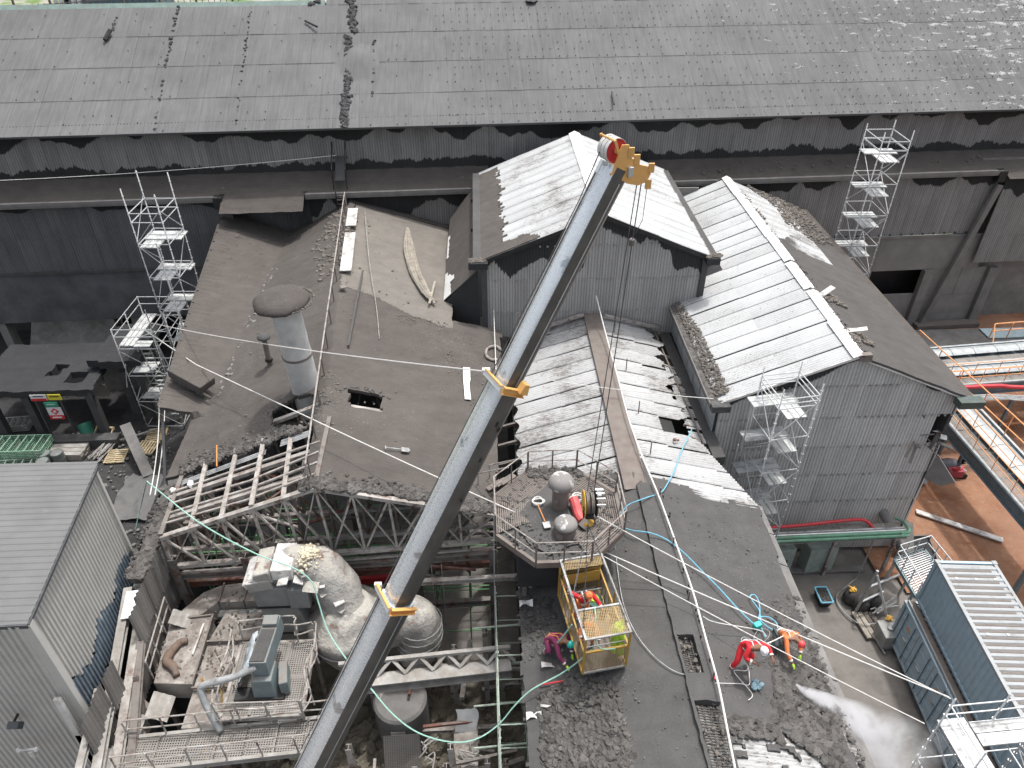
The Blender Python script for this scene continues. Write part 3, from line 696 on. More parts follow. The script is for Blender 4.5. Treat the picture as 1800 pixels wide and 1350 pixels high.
# trusses
def truss(y, x0, z0, xr, zr, x1, z1, zb0, zb1, name='roof_truss', mat=None):
    mat = mat or M_['steel_pale' if y < 20 else 'steel']  # trusses behind the front one coloured darker to imitate the unlit interior
    def bm(n_, a, b, w_=.14, m_=None): mb = MB(); mb.beam(a, b, w_, w_*.8); mb.build(n_, m_ or mat, left)
    A, R, B = V((x0, y, z0)), V((xr, y, zr)), V((x1, y, z1)); C, D = V((x0, y, zb0)), V((x1, y, zb1))
    bm('top_chord', A, R, .2, M_['steel_pale']); bm('top_chord', R, B, .2, M_['steel_pale']); bm('bottom_chord', C, D, .2, M_['steel_pale']); bm('bottom_chord', C-V((0, .0, .45)), D-V((0, 0, .45)), .1)
    n = 5
    for s_, (P, Q) in enumerate(((A, R), (R, B))):
        for k in range(n):
            a = P.lerp(Q, k/n); b = P.lerp(Q, (k+1)/n)
            ca = C.lerp(D, (s_*n+k)/(2*n)); cb = C.lerp(D, (s_*n+k+1)/(2*n))
            bm('strut', a, ca, .11)
            bm('brace', *( (a, cb) if (s_ == 0) else (b, ca)), .09)
            if y < 20: bm('brace', *( (b, ca) if (s_ == 0) else (a, cb)), .06)
truss(19.72, -12.5, 9.55, -6.33, 11.9, .15, 10.2, 7.9, 8.8)
truss(22.0, -13.0, 9.35, -6.5, 11.8, .25, 10.15, 7.9, 8.7)
truss(20.8, -12.6, 9.45, -6.4, 11.7, .15, 10.1, 7.6, 8.5)
truss(24.9, -13.2, 9.2, -6.8, 11.8, .3, 10.05, 7.9, 8.6)
truss(28.2, -13.2, 9.2, -7.0, 11.8, .4, 9.9, 7.9, 8.6)
for k, f in enumerate((0.0, .2, .4, .6, .8, 1.0)):        # purlins from truss to truss over the opening
    a = V((-12.5, 19.72, 9.68)).lerp(V((-6.33, 19.72, 12.02)), f); b = V((-13.0, 23.1, 9.5)).lerp(V((-6.6, 23.3, 11.92)), f)
    mb = MB(); a = a+V((0, 0, q.uniform(-.12, .05))); b = b+V((q.uniform(-.25, .25), .25, q.uniform(-.1, .05))); mb.beam(a, b+(b-a)*.05, .17, .12); mb.build('rafter', M_['steel_pale'] if k in (1, 2, 3, 4) else M_['steel'], left)
for k in range(1, 5):
    f = k/5; a = V((-12.5, 19.72, 9.72)).lerp(V((-13.0, 22.75, 9.55)), f); b = V((-6.33, 19.72, 12.06)).lerp(V((-6.6, 22.85, 11.97)), f)
    mb = MB(); a = a+V((0, q.uniform(-.15, .15), q.uniform(-.1, .1))); m_ = a.lerp(b, .55)+V((0, q.uniform(-.2, .2), -.12)); mb.beam(a, m_, .09, .07); mb.beam(m_, b, .09, .07); mb.build('purlin', M_['steel_pale'], left)
for k in range(40):
    x = q.uniform(-12.6, 0); y = q.uniform(19.3, 24); mb = MB(); a = V((x, y, q.uniform(6.8, 9.6))); b = a+V((q.uniform(-2.2, 2.2), q.uniform(-.6, 1.8), q.uniform(-2.2, 1.8)))
    b.z = min(b.z, zL(b.x, max(b.y, 20))-.25); mb.beam(a, b, q.uniform(.05, .12), .07); mb.build('hanging_bar', M_[q.choice(['steel', 'steel_pale', 'rust', 'steel_pale'])], left)
for x in (-12.4, -9.6, -6.4, -3.0, 0.1):
    for y in (19.7, 24.9):
        mb = MB(); mb.ibeam((x, y, 0), (x, y, 8.4), .3, .3, .03, up=(0, 1, 0)); mb.build('column', M_['steel'], left)
for z, y in ((7.3, 19.75), (6.4, 20.1), (4.2, 19.9)):
    mb = MB(); mb.ibeam((-12.4, y, z), (.1, y, z+.6), .22, .32, .03); mb.build('tie_beam', M_['rust'] if z == 6.4 else M_['steel'], left)
mb = MB(); mb.beam((-7.5, 20.6, 5.6), (-2.8, 20.7, 5.8), .5, .35); mb.beam((-1.9, 20.5, 7.0), (.0, 20.5, 7.1), .3, .25); mb.build('red_beam', M_['red'], left)
mb = MB(); mb.box((-6.2, 34, 4), (13.2, .2, 8)); mb.build('inner_wall', M_['ash_black'], left)
# left outer wall with gutter full of mud
mb = MB(); mb.beam((-13.2, 18.4, 8.68), (-13.15, 22.9, 9.05), .55, .3); mb.build('gutter', M_['mud'], left)
mb = MB(); scatter(mb, [(-13.7, 18.4), (-12.85, 18.4), (-12.8, 23), (-13.7, 23)], lambda x, y: 8.35+(y-13.2)*.085, 600, .03, .14); mb.build('gutter_mud', M_['mud'], left, kind='stuff')
mb = MB(); mb.beam((-13.8, 19.4, 8.5), (-13.8, 24, 9.0), .12, .14); mb.build('gutter_edge', M_['ash_black'], left)
clad(left, 'wall_sheet', (-12.85, 12.5, 5.5), (0, 1, 0), (.05, 0, 1), 14, 2, .8, 1.75, wall_mat('left_side_sheets', (.19, .18, .17), streak=.3, axis='y'), nc=4, amp=.035, n3=(1, 0, 0), jit=.1, seed=12, hole=lambda i, j, c: (i in (3, 4) and j == 1))
mb = MB(); mb.box((-13.1, 18, 2.7), (.15, 12, 5.4)); mb.build('lower_wall', M_['ash_black'], left)
# far corner hut torn open beside the scaffold, and valley curb
hut = MB(); a = PZ(345, 650, 10.6); b = PZ(388, 672, 10.4)
c1 = V((-14.7, 29.3, 10.75)); c2 = V((-13.0, 28.35, 10.35))
hut.beam(c1, c2, .95, .42); hut.beam(c1+V((.1, -.42, -.22)), c2+V((.2, -.5, -.35)), .12, .1); hut.build('hatch_roof', M_['ash_roof'], left, bevel=.05)
clad(left, 'hatch_sheet', (-15.1, 28.95, 9.0), (1.0, -.45, 0), (0, .05, 1), 4, 1, .5, 1.5, m_sh, nc=4, amp=.03, n3=(-.4, -1, .3), jit=.03)
mb = MB(); mb.beam((-14.9, 27.0, 9.3), (-13.55, 23.0, 9.05), .12, .22); mb.build('verge_trim', M_['ash_black'], left)

# ======================= CHIMNEYS =======================
ch = thing('vent_stack', (-7.93, 26.5, 11.3), 'wide pale chimney stack with broken mushroom cap on the ruined roof', 'chimney')
m_st = plain('stack', (.48, .475, .46), .8, dust=.15, sc=1.3, var=.2)
tl = Matrix.Rotation(math.radians(-2), 3, 'Y') @ Matrix.Rotation(math.radians(2), 3, 'X')
mb = MB(); mb.lathe([(.62, -1.2), (.62, .05), (.60, 2.0)], (-7.93, 26.5, 11.3), 28, tl); mb.build('lower_barrel', m_st, ch, smooth=True)
mb = MB(); mb.lathe([(.605, 2.03), (.60, 4.45)], (-7.93, 26.5, 11.3), 28, tl); mb.build('upper_barrel', m_st, ch, smooth=True)
mb = MB(); mb.lathe([(.64, 1.96), (.65, 2.0), (.64, 2.06)], (-7.93, 26.5, 11.3), 28, tl); mb.build('joint_band', M_['bronze'], ch, smooth=True)
mb = MB(); mb.lathe([(.3, 4.35), (1.0, 4.48), (1.12, 4.56), (1.10, 4.7), (.9, 4.86), (.5, 5.0), (0, 5.05)], (-8.02, 26.55, 11.3), 36, tl, jit=.07); mb.build('cap', M_['ash_roof'], ch, smooth='all')
mb = MB()
for k in range(50):
    a_ = k/50*6.28; mb.rock((-8.02+1.1*math.cos(a_), 26.55+1.1*math.sin(a_), 15.88), rnd.uniform(.05, .13), .6)
mb.build('cap_crust', M_['gravel'], ch, kind='stuff')
ch2 = thing('vent_pipe', (-10.4, 29.3, 10.4), 'thin dark vent pipe with small round cap left of the chimney', 'vent pipe')
p2 = PZ(475, 642, zL(-10.3, 29)); ch2.location = p2; ch2['_o'] = tuple(p2)
mb = MB(); mb.lathe([(.13, -.3), (.12, 1.5)], p2, 12); mb.build('pipe', M_['bronze'], ch2, smooth=True)
mb = MB(); mb.lathe([(.17, .25), (.19, .3), (.17, .4)], p2, 12); mb.build('collar', M_['black'], ch2, smooth=True)
mb = MB(); mb.lathe([(.1, 1.5), (.30, 1.55), (.30, 1.62), (.15, 1.72), (0, 1.75)], p2, 16, jit=.1); mb.build('cap', M_['ash_grey'], ch2, smooth='all')

# ======================= PEAKED BUILDING =======================
pk = thing('peaked_building', (5.9, 40, 0), 'tall gabled building with white streaked roof behind the crane boom', 'building')
PX0, PX1, PXR, PYF, PYB, PZR, PZE = -.05, 11.75, 6.0, 34.55, 46.9, 15.95, 13.5
slL = (PZR-PZE)/(PXR-PX0); slR = (PZR-PZE)/(PX1-PXR)
m_wr1 = white_roof('white_sheet_streaked', 0, dirt=.40, streak=.7); m_wr2 = white_roof('white_sheet_clean', 0, dirt=.22, streak=.5); m_wr3 = white_roof('white_sheet_worn', 0, dirt=.50, streak=.7, base=(.42, .43, .435))
dl = V((-(PXR-PX0), 0, PZE-PZR)); dr = V((PX1-PXR, 0, PZE-PZR))
clad(pk, 'roof_sheet', V((PXR, PYF-.25, PZR)), (0, 1, 0), dl, 12, 2, 1.05, dl.length/2+.12, m_wr1, nc=6, amp=.02, n3=(-.4, 0, 1), jit=.006, seed=21, gap=.03, lap=.02)
clad(pk, 'roof_sheet', V((PXR, PYF-.25, PZR)), (0, 1, 0), dr, 12, 2, 1.05, dr.length/2+.1, m_wr2, nc=6, amp=.02, n3=(.4, 0, 1), jit=.006, seed=22, gap=.03, lap=.02)
for k in range(6):
    mb = MB(); y0 = PYF-.3+k*2.1; o_ = .02*(k % 2)
    mb.prism([(PXR-.36, y0, PZR-.08+o_), (PXR, y0, PZR+.10+o_), (PXR+.36, y0, PZR-.08+o_), (PXR, y0, PZR+.04)], (0, 2.13, 0)); mb.build('ridge_cap', M_['white'], pk)
mb = MB(); mb.poly((PX0+.3, PYF, PZE+.0), (PXR, PYF, PZR-.08), (PXR, PYB, PZR-.08), (PX0+.3, PYB, PZE+.0)); mb.poly((PX1-.3, PYF, PZE+.0), (PXR, PYF, PZR-.085), (PXR, PYB, PZR-.085), (PX1-.3, PYB, PZE+.0)); mb.build('underlay', M_['black'], pk)
# ash left on the lower left of the roof and along the eaves
def kp(x, y):
    f = .9 + .5*fbm(y*.7, 1) + .3*fbm(x*3, y*3)
    return (x < PX0+f+.25+max(0, (36.8-y))*.8*0) or (y < 35.5+.5*fbm(x, 3) and x < PX0+3.0+.4*fbm(x*3, y*2)-(y-34.4)*.6)
slab_surface(pk, 'eave_dust', lambda x, y: PZR-slL*(PXR-x)+.045, PX0-.1, PX0+3.6, PYF-.2, PYB-.6, .12, M_['ash_roof'], keep=kp, thick=.06, disp=.03)
slab_surface(pk, 'eave_dust', lambda x, y: PZR-slR*(x-PXR)+.045, PX1-.9, PX1+.05, PYF-.1, PYB-.6, .1, M_['ash_roof'], keep=lambda x, y: x > PX1-.35-.35*fbm(y*.8, 7)-.25*max(0, (y-42)/4)*1.5, thick=.06, disp=.03)
for x, s_ in ((PX0-.25, -1), (PX1+.22, 1)):
    mb = MB(); mb.beam((x, PYF-.25, PZE-.1), (x, PYB-.4, PZE-.1), .42, .3); mb.build('gutter', M_['ash'], pk)
    mb = MB(); mb.box((x-s_*.05, PYF-.3, PZE-.16), (1.0 if s_ < 0 else .7, .6, .36)); mb.build('gutter_head', M_['ash_black'], pk, bevel=.02)
    mb = MB(); scatter(mb, [(x-.45, PYF-.5), (x+.45, PYF-.5), (x+.45, PYF), (x-.45, PYF)], lambda a, b: PZE+.05, 160, .03, .09); mb.build('gravel', M_['gravel'], pk, kind='stuff')
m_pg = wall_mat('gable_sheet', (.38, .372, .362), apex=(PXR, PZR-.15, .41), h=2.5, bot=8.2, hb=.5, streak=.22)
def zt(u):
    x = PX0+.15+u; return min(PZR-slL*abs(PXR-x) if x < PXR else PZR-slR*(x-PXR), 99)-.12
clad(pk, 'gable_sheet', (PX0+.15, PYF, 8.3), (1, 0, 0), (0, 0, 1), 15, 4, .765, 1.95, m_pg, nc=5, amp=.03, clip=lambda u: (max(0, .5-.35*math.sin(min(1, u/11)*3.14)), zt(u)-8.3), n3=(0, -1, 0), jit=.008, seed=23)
mb = MB()
for z in (10.25, 12.2, 14.15):
    for k in range(30):
        x = PX0+.3+k*.385
        if z < zt(x-PX0-.15)-.2 and k % 2+k % 3: mb.box((x, PYF-.06, z), (.09, .05, .09))
mb.build('sheet_bolts', M_['pale'], pk, kind='stuff')
for x in (PX0+.1, PX1-.1):
    mb = MB(); mb.box((x, PYF+.02, 11), (.3, .34, 5)); mb.build('corner_post', M_['ash_grey'], pk)
clad(pk, 'side_sheet', (PX1-.02, PYF+.2, 8.3), (0, 1, 0), (0, 0, 1), 15, 3, .8, 1.7, M_['concrete'], nc=5, amp=.03, n3=(1, 0, 0), seed=24)
mb = MB(); mb.box((PX0+.05, 40.5, 10.8), (.1, 12, 5)); mb.build('side_wall', M_['ash_black'], pk)
mb = MB()
for s_, d_ in ((-1, dl), (1, dr)): mb.beam(V((PXR, PYF-.28, PZR-.1)), V((PXR, PYF-.28, PZR-.1))+d_, .06, .22)
mb.build('verge_board', M_['black'], pk)
# steep lean-to on its left side
A_ = [V((-.28, PYF-.1, 12.95)), V((-.28, 46.3, 12.95)), V((-2.1, 46.0, 10.75)), V((-2.2, 35.6, 10.45))]
mb = MB()
def lt(i, j, n=10, m=26):
    f = i/n; g_ = j/m; p = A_[0].lerp(A_[1], g_).lerp(A_[3].lerp(A_[2], g_), f); return p+V((0, 0, .02*fbm(p.x*2, p.y*2)))
mb.grid(lt, 10, 26); mb.build('lean_to_roof', M_['ash_roof'], pk, smooth='all')
for k in range(12):
    g0 = .0+k*.045+ (.30*(k > 5))*.6; w_ = (.95 if k < 5 else .3)*rnd.uniform(.6, 1.1)
    a, b = A_[3].lerp(A_[2], g0), A_[3].lerp(A_[2], g0+.05); u = (A_[0]-A_[3]).normalized()
    mb = MB(); n_ = V((-.7, 0, .7))*.03; mb.poly(a+n_, b+n_, b+u*w_*rnd.uniform(.6, 1)+n_, a+u*w_+n_); mb.build('bare_sheet', M_['white'], pk)
mb = MB(); mb.poly(A_[0]-V((0, -.05, .1)), A_[3]-V((0, -.05, .1)), V((-2.2, 35.65, 8.3)), V((-.2, 34.6, 8.0))); mb.build('lean_to_end', M_['ash_black'], pk)
for k in range(3):
    mb = MB(); mb.box((-.45, 34.9+k*4.2, 13.02), (.35, .12, .22)); mb.build('gutter_bracket', M_['black'], pk)

# ======================= MIDDLE ROOF =======================
MR = 5.9
def zM(x, y=0): return 10 - (.315*(MR-x) if x < MR else .30*(x-MR))
mid = thing('middle_building', (5.9, 22, 0), 'long low building with half cleaned white roof the workers stand on', 'building')
def leftM(y): return 1.30 + (.12*fbm(y*1.1, 3)+.05*(int(y*2) % 2)) - (.35 if y < 22 else 0) + (.28 if 25 < y < 29 else 0)
def rightM(y):
    if y > 31.7: return 9.25
    if y > 25.0: return 9.75+.15*fbm(y*2.3, 4)-(.35 if 26 < y < 27.6 else 0)
    return 11.3 - (22-y)*.045*1 if y < 22.3 else 9.8+(25.0-y)*.55
LM = dict(gap=.075, nc=7, amp=.026, jit=.02, lap=.035, ndiv=4, sag=.05)
dML = V((-1, 0, -.315)); dMR = V((1, 0, -.30))
clad(mid, 'roof_sheet', V((MR, 22.2, 10)), (0, 1, 0), dML, 12, 2, 1.06, 2.45, m_wr3, n3=(-.3, 0, 1), seed=31, clip=lambda u: (.45, 4.72+.12*math.sin(u*5)), **LM)
clad(mid, 'roof_sheet', V((MR, 21.2, 10)), (0, 1, 0), dMR, 13, 3, 1.04, 2.05, m_wr3, n3=(.3, 0, 1), seed=32, clip=lambda u: (.38, (3.45+.22*math.sin(u*2.3)+.2*math.sin(u*7.1)) if u > 3.75 else 4.0+1.75*(3.6-u)/3.6), hole=lambda i, j, c: j == 1 and i in (4,) , **LM)
mb = MB()
mb.grid(lambda i, j: (MR-.45+i*.1+(j*.0), 21+j*.35, 10.10+.02*fbm(i, j*.6)-.05*abs(i-4.5)*.2), 9, 39); 
mb.build('ridge_flashing', M_['bronze'], mid, smooth='all')
mb = MB(); mb.beam((MR-.46, 21, 10.0), (MR-.46, 34.6, 10.0), .04, .16); mb.beam((MR+.46, 21, 10.0), (MR+.46, 34.6, 10.0), .04, .16); mb.build('flashing_edge', M_['bronze'], mid)
mb = MB(); mb.poly((1.9, 22, 8.6), (MR, 22, 9.87), (MR, 34.4, 9.87), (1.9, 34.4, 8.6)); mb.poly((8.6, 22, 9.08), (MR, 22, 9.86), (MR, 34.4, 9.86), (8.6, 34.4, 9.08)); mb.build('underlay', M_['black'], mid)
# ash slab of the near half with ridge walkway step
def keepM(x, y):
    e = 21.95 + .10*fbm(x*2, 1) + (-.12*(x-MR) if x > MR else .25*(x-MR+.0)*-.3)
    if x < MR: e = 22.25 + .12*fbm(x*2, 1) - .06*(MR-x)
    else: e = 22.05 - .13*(x-MR) + .12*fbm(x*2, 9)
    if abs(x-MR-.2) < .5: e = 23.0
    if y > e: return False
    return leftM(y) < x < rightM(y)
def keepM2(x, y):
    if not keepM(x, y): return False
    if inpoly(x, y, [(6.9, 11.2+.15*fbm(x*3, 4)), (8.6, 11.3+.2*fbm(x*2, 7)), (9.7+.2*fbm(y*3, 1), 10.8), (10.3+.3*fbm(y*2, 2), 9.0), (10.2, 7), (7.0, 7)]) and not (fbm(x*1.5, y*3) > .42): return False
    if inpoly(x, y, [(9.0, 13.2), (10.5, 13.5), (10.7, 12.2), (10.1, 11.7), (9.3, 11.9)]) : return False
    if inpoly(x, y, [(8.2, 9.3), (8.9, 9.3), (8.95, 8.7), (8.2, 8.7)]): return False
    if inpoly(x, y, [(6.0, 14.2), (6.45, 14.2), (6.5, 12.8), (6.05, 12.8)]) or inpoly(x, y, [(6.05, 11.9), (6.75, 11.9), (6.8, 7), (6.05, 7)]): return False
    return True
def zMa(x, y):
    z = zM(x)+.07
    return z+ .02*math.sin(y*2.1+x)
slab_surface(mid, 'dusty_roof', zMa, .7, 11.9, 6.5, 23.2, .10, M_['ash_soft'], keep=keepM2, thick=.14, disp=.035, fscale=.8)
def keepR(x, y):
    if y > 21.2+.2*fbm(x*3, 1) or x < 5.86+.012*fbm(y*2.2, 8) or x > 6.82+.18*fbm(y*1.3, 2): return False
    return not (inpoly(x, y, [(5.98, 14.2), (6.5, 14.2), (6.5, 12.8), (5.98, 12.8)]) or inpoly(x, y, [(6.02, 11.9), (7, 11.9), (7, 7), (6.02, 7)]))
slab_surface(mid, 'ridge_crust', lambda x, y: zM(6.1)+.27-.16*max(0, x-6.15)-.10*max(0, (x-6.5)), 5.7, 7.0, 6.5, 21.6, .09, M_['ash'], keep=keepR, thick=.30, disp=.03, fscale=1.6)
clad(mid, 'old_roof_sheet', V((MR, 7.0, 9.96)), (0, 1, 0), dML, 15, 2, 1.0, 2.4, M_['ash_roof'], nc=6, amp=.02, n3=(-.3, 0, 1), seed=33)
m_wr4 = white_roof('white_sheet_scraped', 0, dirt=.70, streak=1.0, base=(.40, .41, .41))
def holeR(i, j, c): return j == 0 and i == 2
clad(mid, 'old_roof_sheet', V((MR, 6.6, 9.96)), (0, 1, 0), dMR, 15, 2, 1.0, 2.7, m_wr4, nc=6, amp=.02, n3=(.3, 0, 1), seed=34, hole=holeR)
mb = MB(); mb.box((8.3, 9.05, 8.9), (1.3, 1.3, .1)); mb.build('void_floor', M_['black'], mid)
for yy in (8.75, 9.0, 9.3):
    mb = MB(); mb.beam((7.6, yy, 9.2), (9.2, yy, 8.75), .09, .12); mb.build('exposed_purlin', M_['steel'], mid)
# grating strips beside the ridge
for a, b in ((12.8, 14.2), (6.9, 9.3), (9.5, 11.9)):
    gp = MB()
    for k in range(int((b-a)/.085)): gp.beam((6.06, a+k*.085, 10.02), (6.44 if a > 12 else 6.78, a+k*.085, 9.86), .035, .03)
    for x in (6.06, 6.25, 6.44, 6.6, 6.76)[:3 if a > 12 else 5]: gp.beam((x, a, 10.01-(x-6)*.2), (x, b, 10.01-(x-6)*.2), .03, .035)
    gp.build('ridge_grating', M_['mud'], mid)
# crumbled crust by the workers
mb = MB()
scatter(mb, [(1.4, 13.2), (3.2, 13.7), (3.9, 12.8), (4.05, 10.6), (3.3, 9.3), (1.3, 9.0)], lambda x, y: zM(x)+.10, 3300, .02, .16, flat=.35, seed=41)
scatter(mb, [(1.0, 20.5), (2.2, 20), (2.2, 14.3), (1.0, 14.5)], lambda x, y: zM(x)+.10, 900, .02, .10, flat=.4, seed=42)
scatter(mb, [(9.2, 14.5), (9.0, 12.8), (8.4, 11.6), (10.4, 10.0), (10.9, 12.5), (11, 14.8), (10.2, 15.8)], lambda x, y: zM(x)+.10, 1500, .03, .22, flat=.3, seed=43)
scatter(mb, [(6.6, 11.7), (8.7, 11.6), (8.6, 11.0), (6.6, 11.1)], lambda x, y: zM(x)+.10, 420, .03, .15, flat=.4, seed=44)
scatter(mb, [(9.6, 16.5), (11.3, 17), (11.1, 8), (9.8, 8)], lambda x, y: zM(x)+.09, 700, .02, .12, flat=.35, seed=45)
mb.build('crumbled_crust', M_['mud'], mid, kind='stuff')
mb = MB()
scatter(mb, [(3.0, 22.4), (11, 21.2), (11, 8), (1.4, 8)], lambda x, y: zM(x)+.10, 1300, .012, .05, seed=46)
scatter(mb, [(5.9, 21), (6.9, 21), (6.8, 10), (6.0, 10)], lambda x, y: zM(x)+.18, 420, .02, .09, seed=47)
scatter(mb, [(3.9, 22.6), (5.3, 22.4), (5.3, 21.2), (4.2, 21.0)], lambda x, y: zM(x)+.10, 160, .02, .08, seed=48)
mb.build('gravel', M_['gravel'], mid, kind='stuff')
# side parts: broken gap with purlins at the left and right, gutter, walls
for k in range(8):
    y = 23.4+k*1.3; mb = MB(); mb.beam((.5, y, 8.15), (2.1, y+rnd.uniform(-.2, .2), 8.6), .12, .14); mb.build('broken_purlin', M_['steel'], mid)
for k in range(9):
    y = 25.3+k*1.15; mb = MB(); mb.beam((9.2, y+rnd.uniform(-.3, .3), 8.9), (10.4, y-.1, 8.45), .1, .12); mb.build('broken_purlin', M_['steel_pale'], mid)
for k in range(7):
    y = 25.2+k*.9; z = zM(9.6); mb = MB(); l = rnd.uniform(.5, 1.1); mb.grid(lambda i, j: (9.3+j*l/2, y+i*.09, z-.05-(j*.12*rnd.uniform(.8, 1.2))+(.03 if i % 2 else 0)), 8, 2); mb.build('torn_sheet', m_wr3, mid)
mb = MB(); mb.beam((10.35, 24.2, 8.45), (10.0, 34.4, 8.5), .55, .5); mb.build('valley_gutter', M_['ash'], mid)
mb = MB(); mb.beam((9.82, 25.0, 8.72), (9.45, 34.2, 8.78), .07, .2); mb.build('valley_edge', M_['bronze'], mid)
for x, m_ in ((1.35, M_['ash_black']), (11.0, M_['ash_black'])):
    mb = MB(); mb.box((x, 14.5 if x > 5 else 21, 4.0), (.15, 17 if x > 5 else 29, 8.0)); mb.build('side_wall', m_, mid)
mb = MB(); mb.grid(lambda i, j: (11.3+.5*j-.02*i, 7+i*1.0, 8.25-.5*j), 15, 1); mb.build('eave_board', M_['concrete'], mid)
for k in range(9):
    y = 8+k*1.65; mb = MB(); mb.box((11.45, y, 7.9), (.65, 1.6, .08), tilt=Matrix.Rotation(.5, 3, 'Y')); mb.build('eave_panel', M_['concrete'], mid)
# pale flashing sticking up and torn bits on the left edge
for y, z_ in ((17.4, 8.75), (16.6, 8.7), (12.4, 8.6)):
    mb = MB(); mb.grid(lambda i, j: (1.0+i*.12, y+j*.12+.05*math.sin(i), z_+.08*math.sin(i*1.3+j)+.03*i), 4, 2); mb.build('torn_flashing', M_['white'], mid)
# north end: broken gap flashing against the gable
for s_, x0, x1 in ((0, 2.5, 5.4), (1, 6.5, 9.7)):
    mb = MB(); mb.beam((x0, 34.2, zM(x0)+.3), (x1, 34.35, zM(x1)+.3), .14, .16); mb.build('end_rafter', M_['steel_pale'], mid)
# lifeline posts on the ridge
for k, (x, y) in enumerate(((6.9, 33), (6.95, 29.6), (6.95, 26.2), (6.95, 23.4), (6.75, 20.6), (6.7, 18.0), (6.7, 15.6), (6.75, 12.6), (6.9, 9.6))):
    mb = MB(); mb.beam((x, y, zM(x)), (x+.0, y+.05, zM(x)+.72), .05, .04); mb.build('lifeline_post', M_['bronze'], mid)

# ======================= RIGHT BUILDING =======================
rt = thing('right_building', (16.2, 35, 0), 'tall gabled building with one white roof slope and one buried in ash', 'building')
RX0, RX1, RXR, RYF, RYB, RZR, RZE = 10.45, 21.75, 16.2, 25.95, 46.9, 12.95, 10.55
dRL = V((RX0-RXR, 0, RZE-RZR)); dRR = V((RX1-RXR, 0, RZE-RZR)); sRL = (RZR-RZE)/(RXR-RX0); sRR = (RZR-RZE)/(RX1-RXR)
m_wr5 = white_roof('white_sheet_bright', 0, dirt=.17, streak=.35, base=(.46, .475, .48))
clad(rt, 'roof_sheet', V((RXR, RYF-.2, RZR)), (0, 1, 0), dRL, 20, 2, 1.04, dRL.length/2+.03, m_wr5, nc=7, amp=.020, n3=(-.4, 0, 1), jit=.010, seed=51, gap=.065, lap=.035, hole=lambda i, j, c: j == 1 and i == 10)
slab_surface(rt, 'dusty_roof', lambda x, y: RZR-sRR*(x-RXR)+.05, RXR-.05, RX1+.1, RYF-.25, RYB-.3, .13, ash_mat('ash_slope', (.086, .082, .079), bumpy=.35, pebble=.12, rib=('y', 1.04, .25)), keep=lambda x, y: not inpoly(x, y, [(RXR-.2, 47), (RXR-.2, 38.2), (RXR+.35+.12*math.sin(y*3), 37.5), (RXR+2.3+.4*fbm(y*2, 3), 39.6), (RXR+3.2, 42.2), (RXR+1.6, 47)]), thick=.12, disp=.035, fscale=.7)
clad(rt, 'roof_sheet', V((RXR, 36.9, RZR-.01)), (0, 1, 0), dRR, 9, 1, 1.04, 3.9, m_wr1, nc=6, amp=.02, n3=(.4, 0, 1), seed=52)
mb = MB(); mb.poly((RX0+.3, RYF, RZE+.02), (RXR, RYF, RZR-.1), (RXR, RYB, RZR-.1), (RX0+.3, RYB, RZE+.02)); mb.build('underlay', M_['black'], rt)
mb = MB(); scatter(mb, [(17.5, 46.5), (21.8, 46.8), (21.7, 41), (20, 39.8), (18.6, 41.5), (18.9, 44)], lambda x, y: RZR-sRR*(x-RXR)+.10, 1300, .03, .16, seed=53); scatter(mb, [(RXR+.1, 44), (RXR+.6, 44), (RXR+.7, 26), (RXR+.15, 26)], lambda x, y: RZR-sRR*(x-RXR)+.10, 260, .02, .11, seed=54)
scatter(mb, [(RX0-.1, 26.2), (RX0+.55, 26.2), (RX0+.5, 31), (RX0+.2, 34.5), (RX0-.1, 34.5)], lambda x, y: RZE+sRL*(x-RX0)+.10, 900, .03, .11, seed=55)
for cx, cy in ((16.9, 31.2), (16.8, 27.6)): scatter(mb, [(cx-.3, cy-.5), (cx+.9, cy-.4), (cx+.7, cy+.5), (cx-.2, cy+.6)], lambda x, y: RZR-sRR*(x-RXR)+.13, 110, .04, .15, seed=int(cx*10))
mb.build('loose_rubble', M_['gravel'], rt, kind='stuff')
for k in range(7):
    y0 = RYF-.3+k*3.0; mb = MB(); yj = rnd.uniform(-.04, .04)
    mb.prism([(RXR-.3+yj, y0, RZR-.03), (RXR+yj, y0, RZR+.12), (RXR+.3+yj, y0, RZR-.03), (RXR+yj, y0, RZR+.05)], (0, 2.98 if k not in (1, 2) else 2.8, 0)); mb.build('ridge_cap', M_['white'], rt)
for x, y, a in ((16.9, 31.3, .5), (16.9, 27.75, -.3)):
    mb = MB(); mb.box((x, y, RZR+.05), (.85, .3, .05), a, tilt=Matrix.Rotation(-.3, 3, 'Y')); mb.build('bent_flashing', M_['white_dirty'], rt)
for k, (a, b) in enumerate(((RYF-.3, 34.3),)):
    mb = MB(); mb.beam((RX0-.22, a, RZE-.1), (RX0-.22, b, RZE-.1), .42, .26); mb.build('gutter', M_['mud'], rt)
    mb = MB(); mb.beam((RX0-.45, a, RZE+.02), (RX0-.45, b, RZE+.02), .04, .14); mb.build('gutter_lip', M_['concrete'], rt)
    mb = MB(); mb.box((RX0+.02, a, RZE-.12), (.85, .5, .34)); mb.build('gutter_head', M_['concrete_dark'], rt, bevel=.02)
mb = MB(); mb.beam((RX1+.2, RYF-.3, RZE-.1), (RX1+.2, RYB, RZE-.1), .4, .22); mb.build('gutter', M_['ash_roof'], rt)
mb = MB(); mb.box((RX1+.1, RYF-.45, RZE-.14), (1.15, .55, .38)); mb.build('gutter_head', plain('green_box', (.05, .075, .065), .6, dust=.4), rt, bevel=.02)
m_sp = plain('side_panel', (.27, .28, .285), .7, dust=.1, sc=1.5)
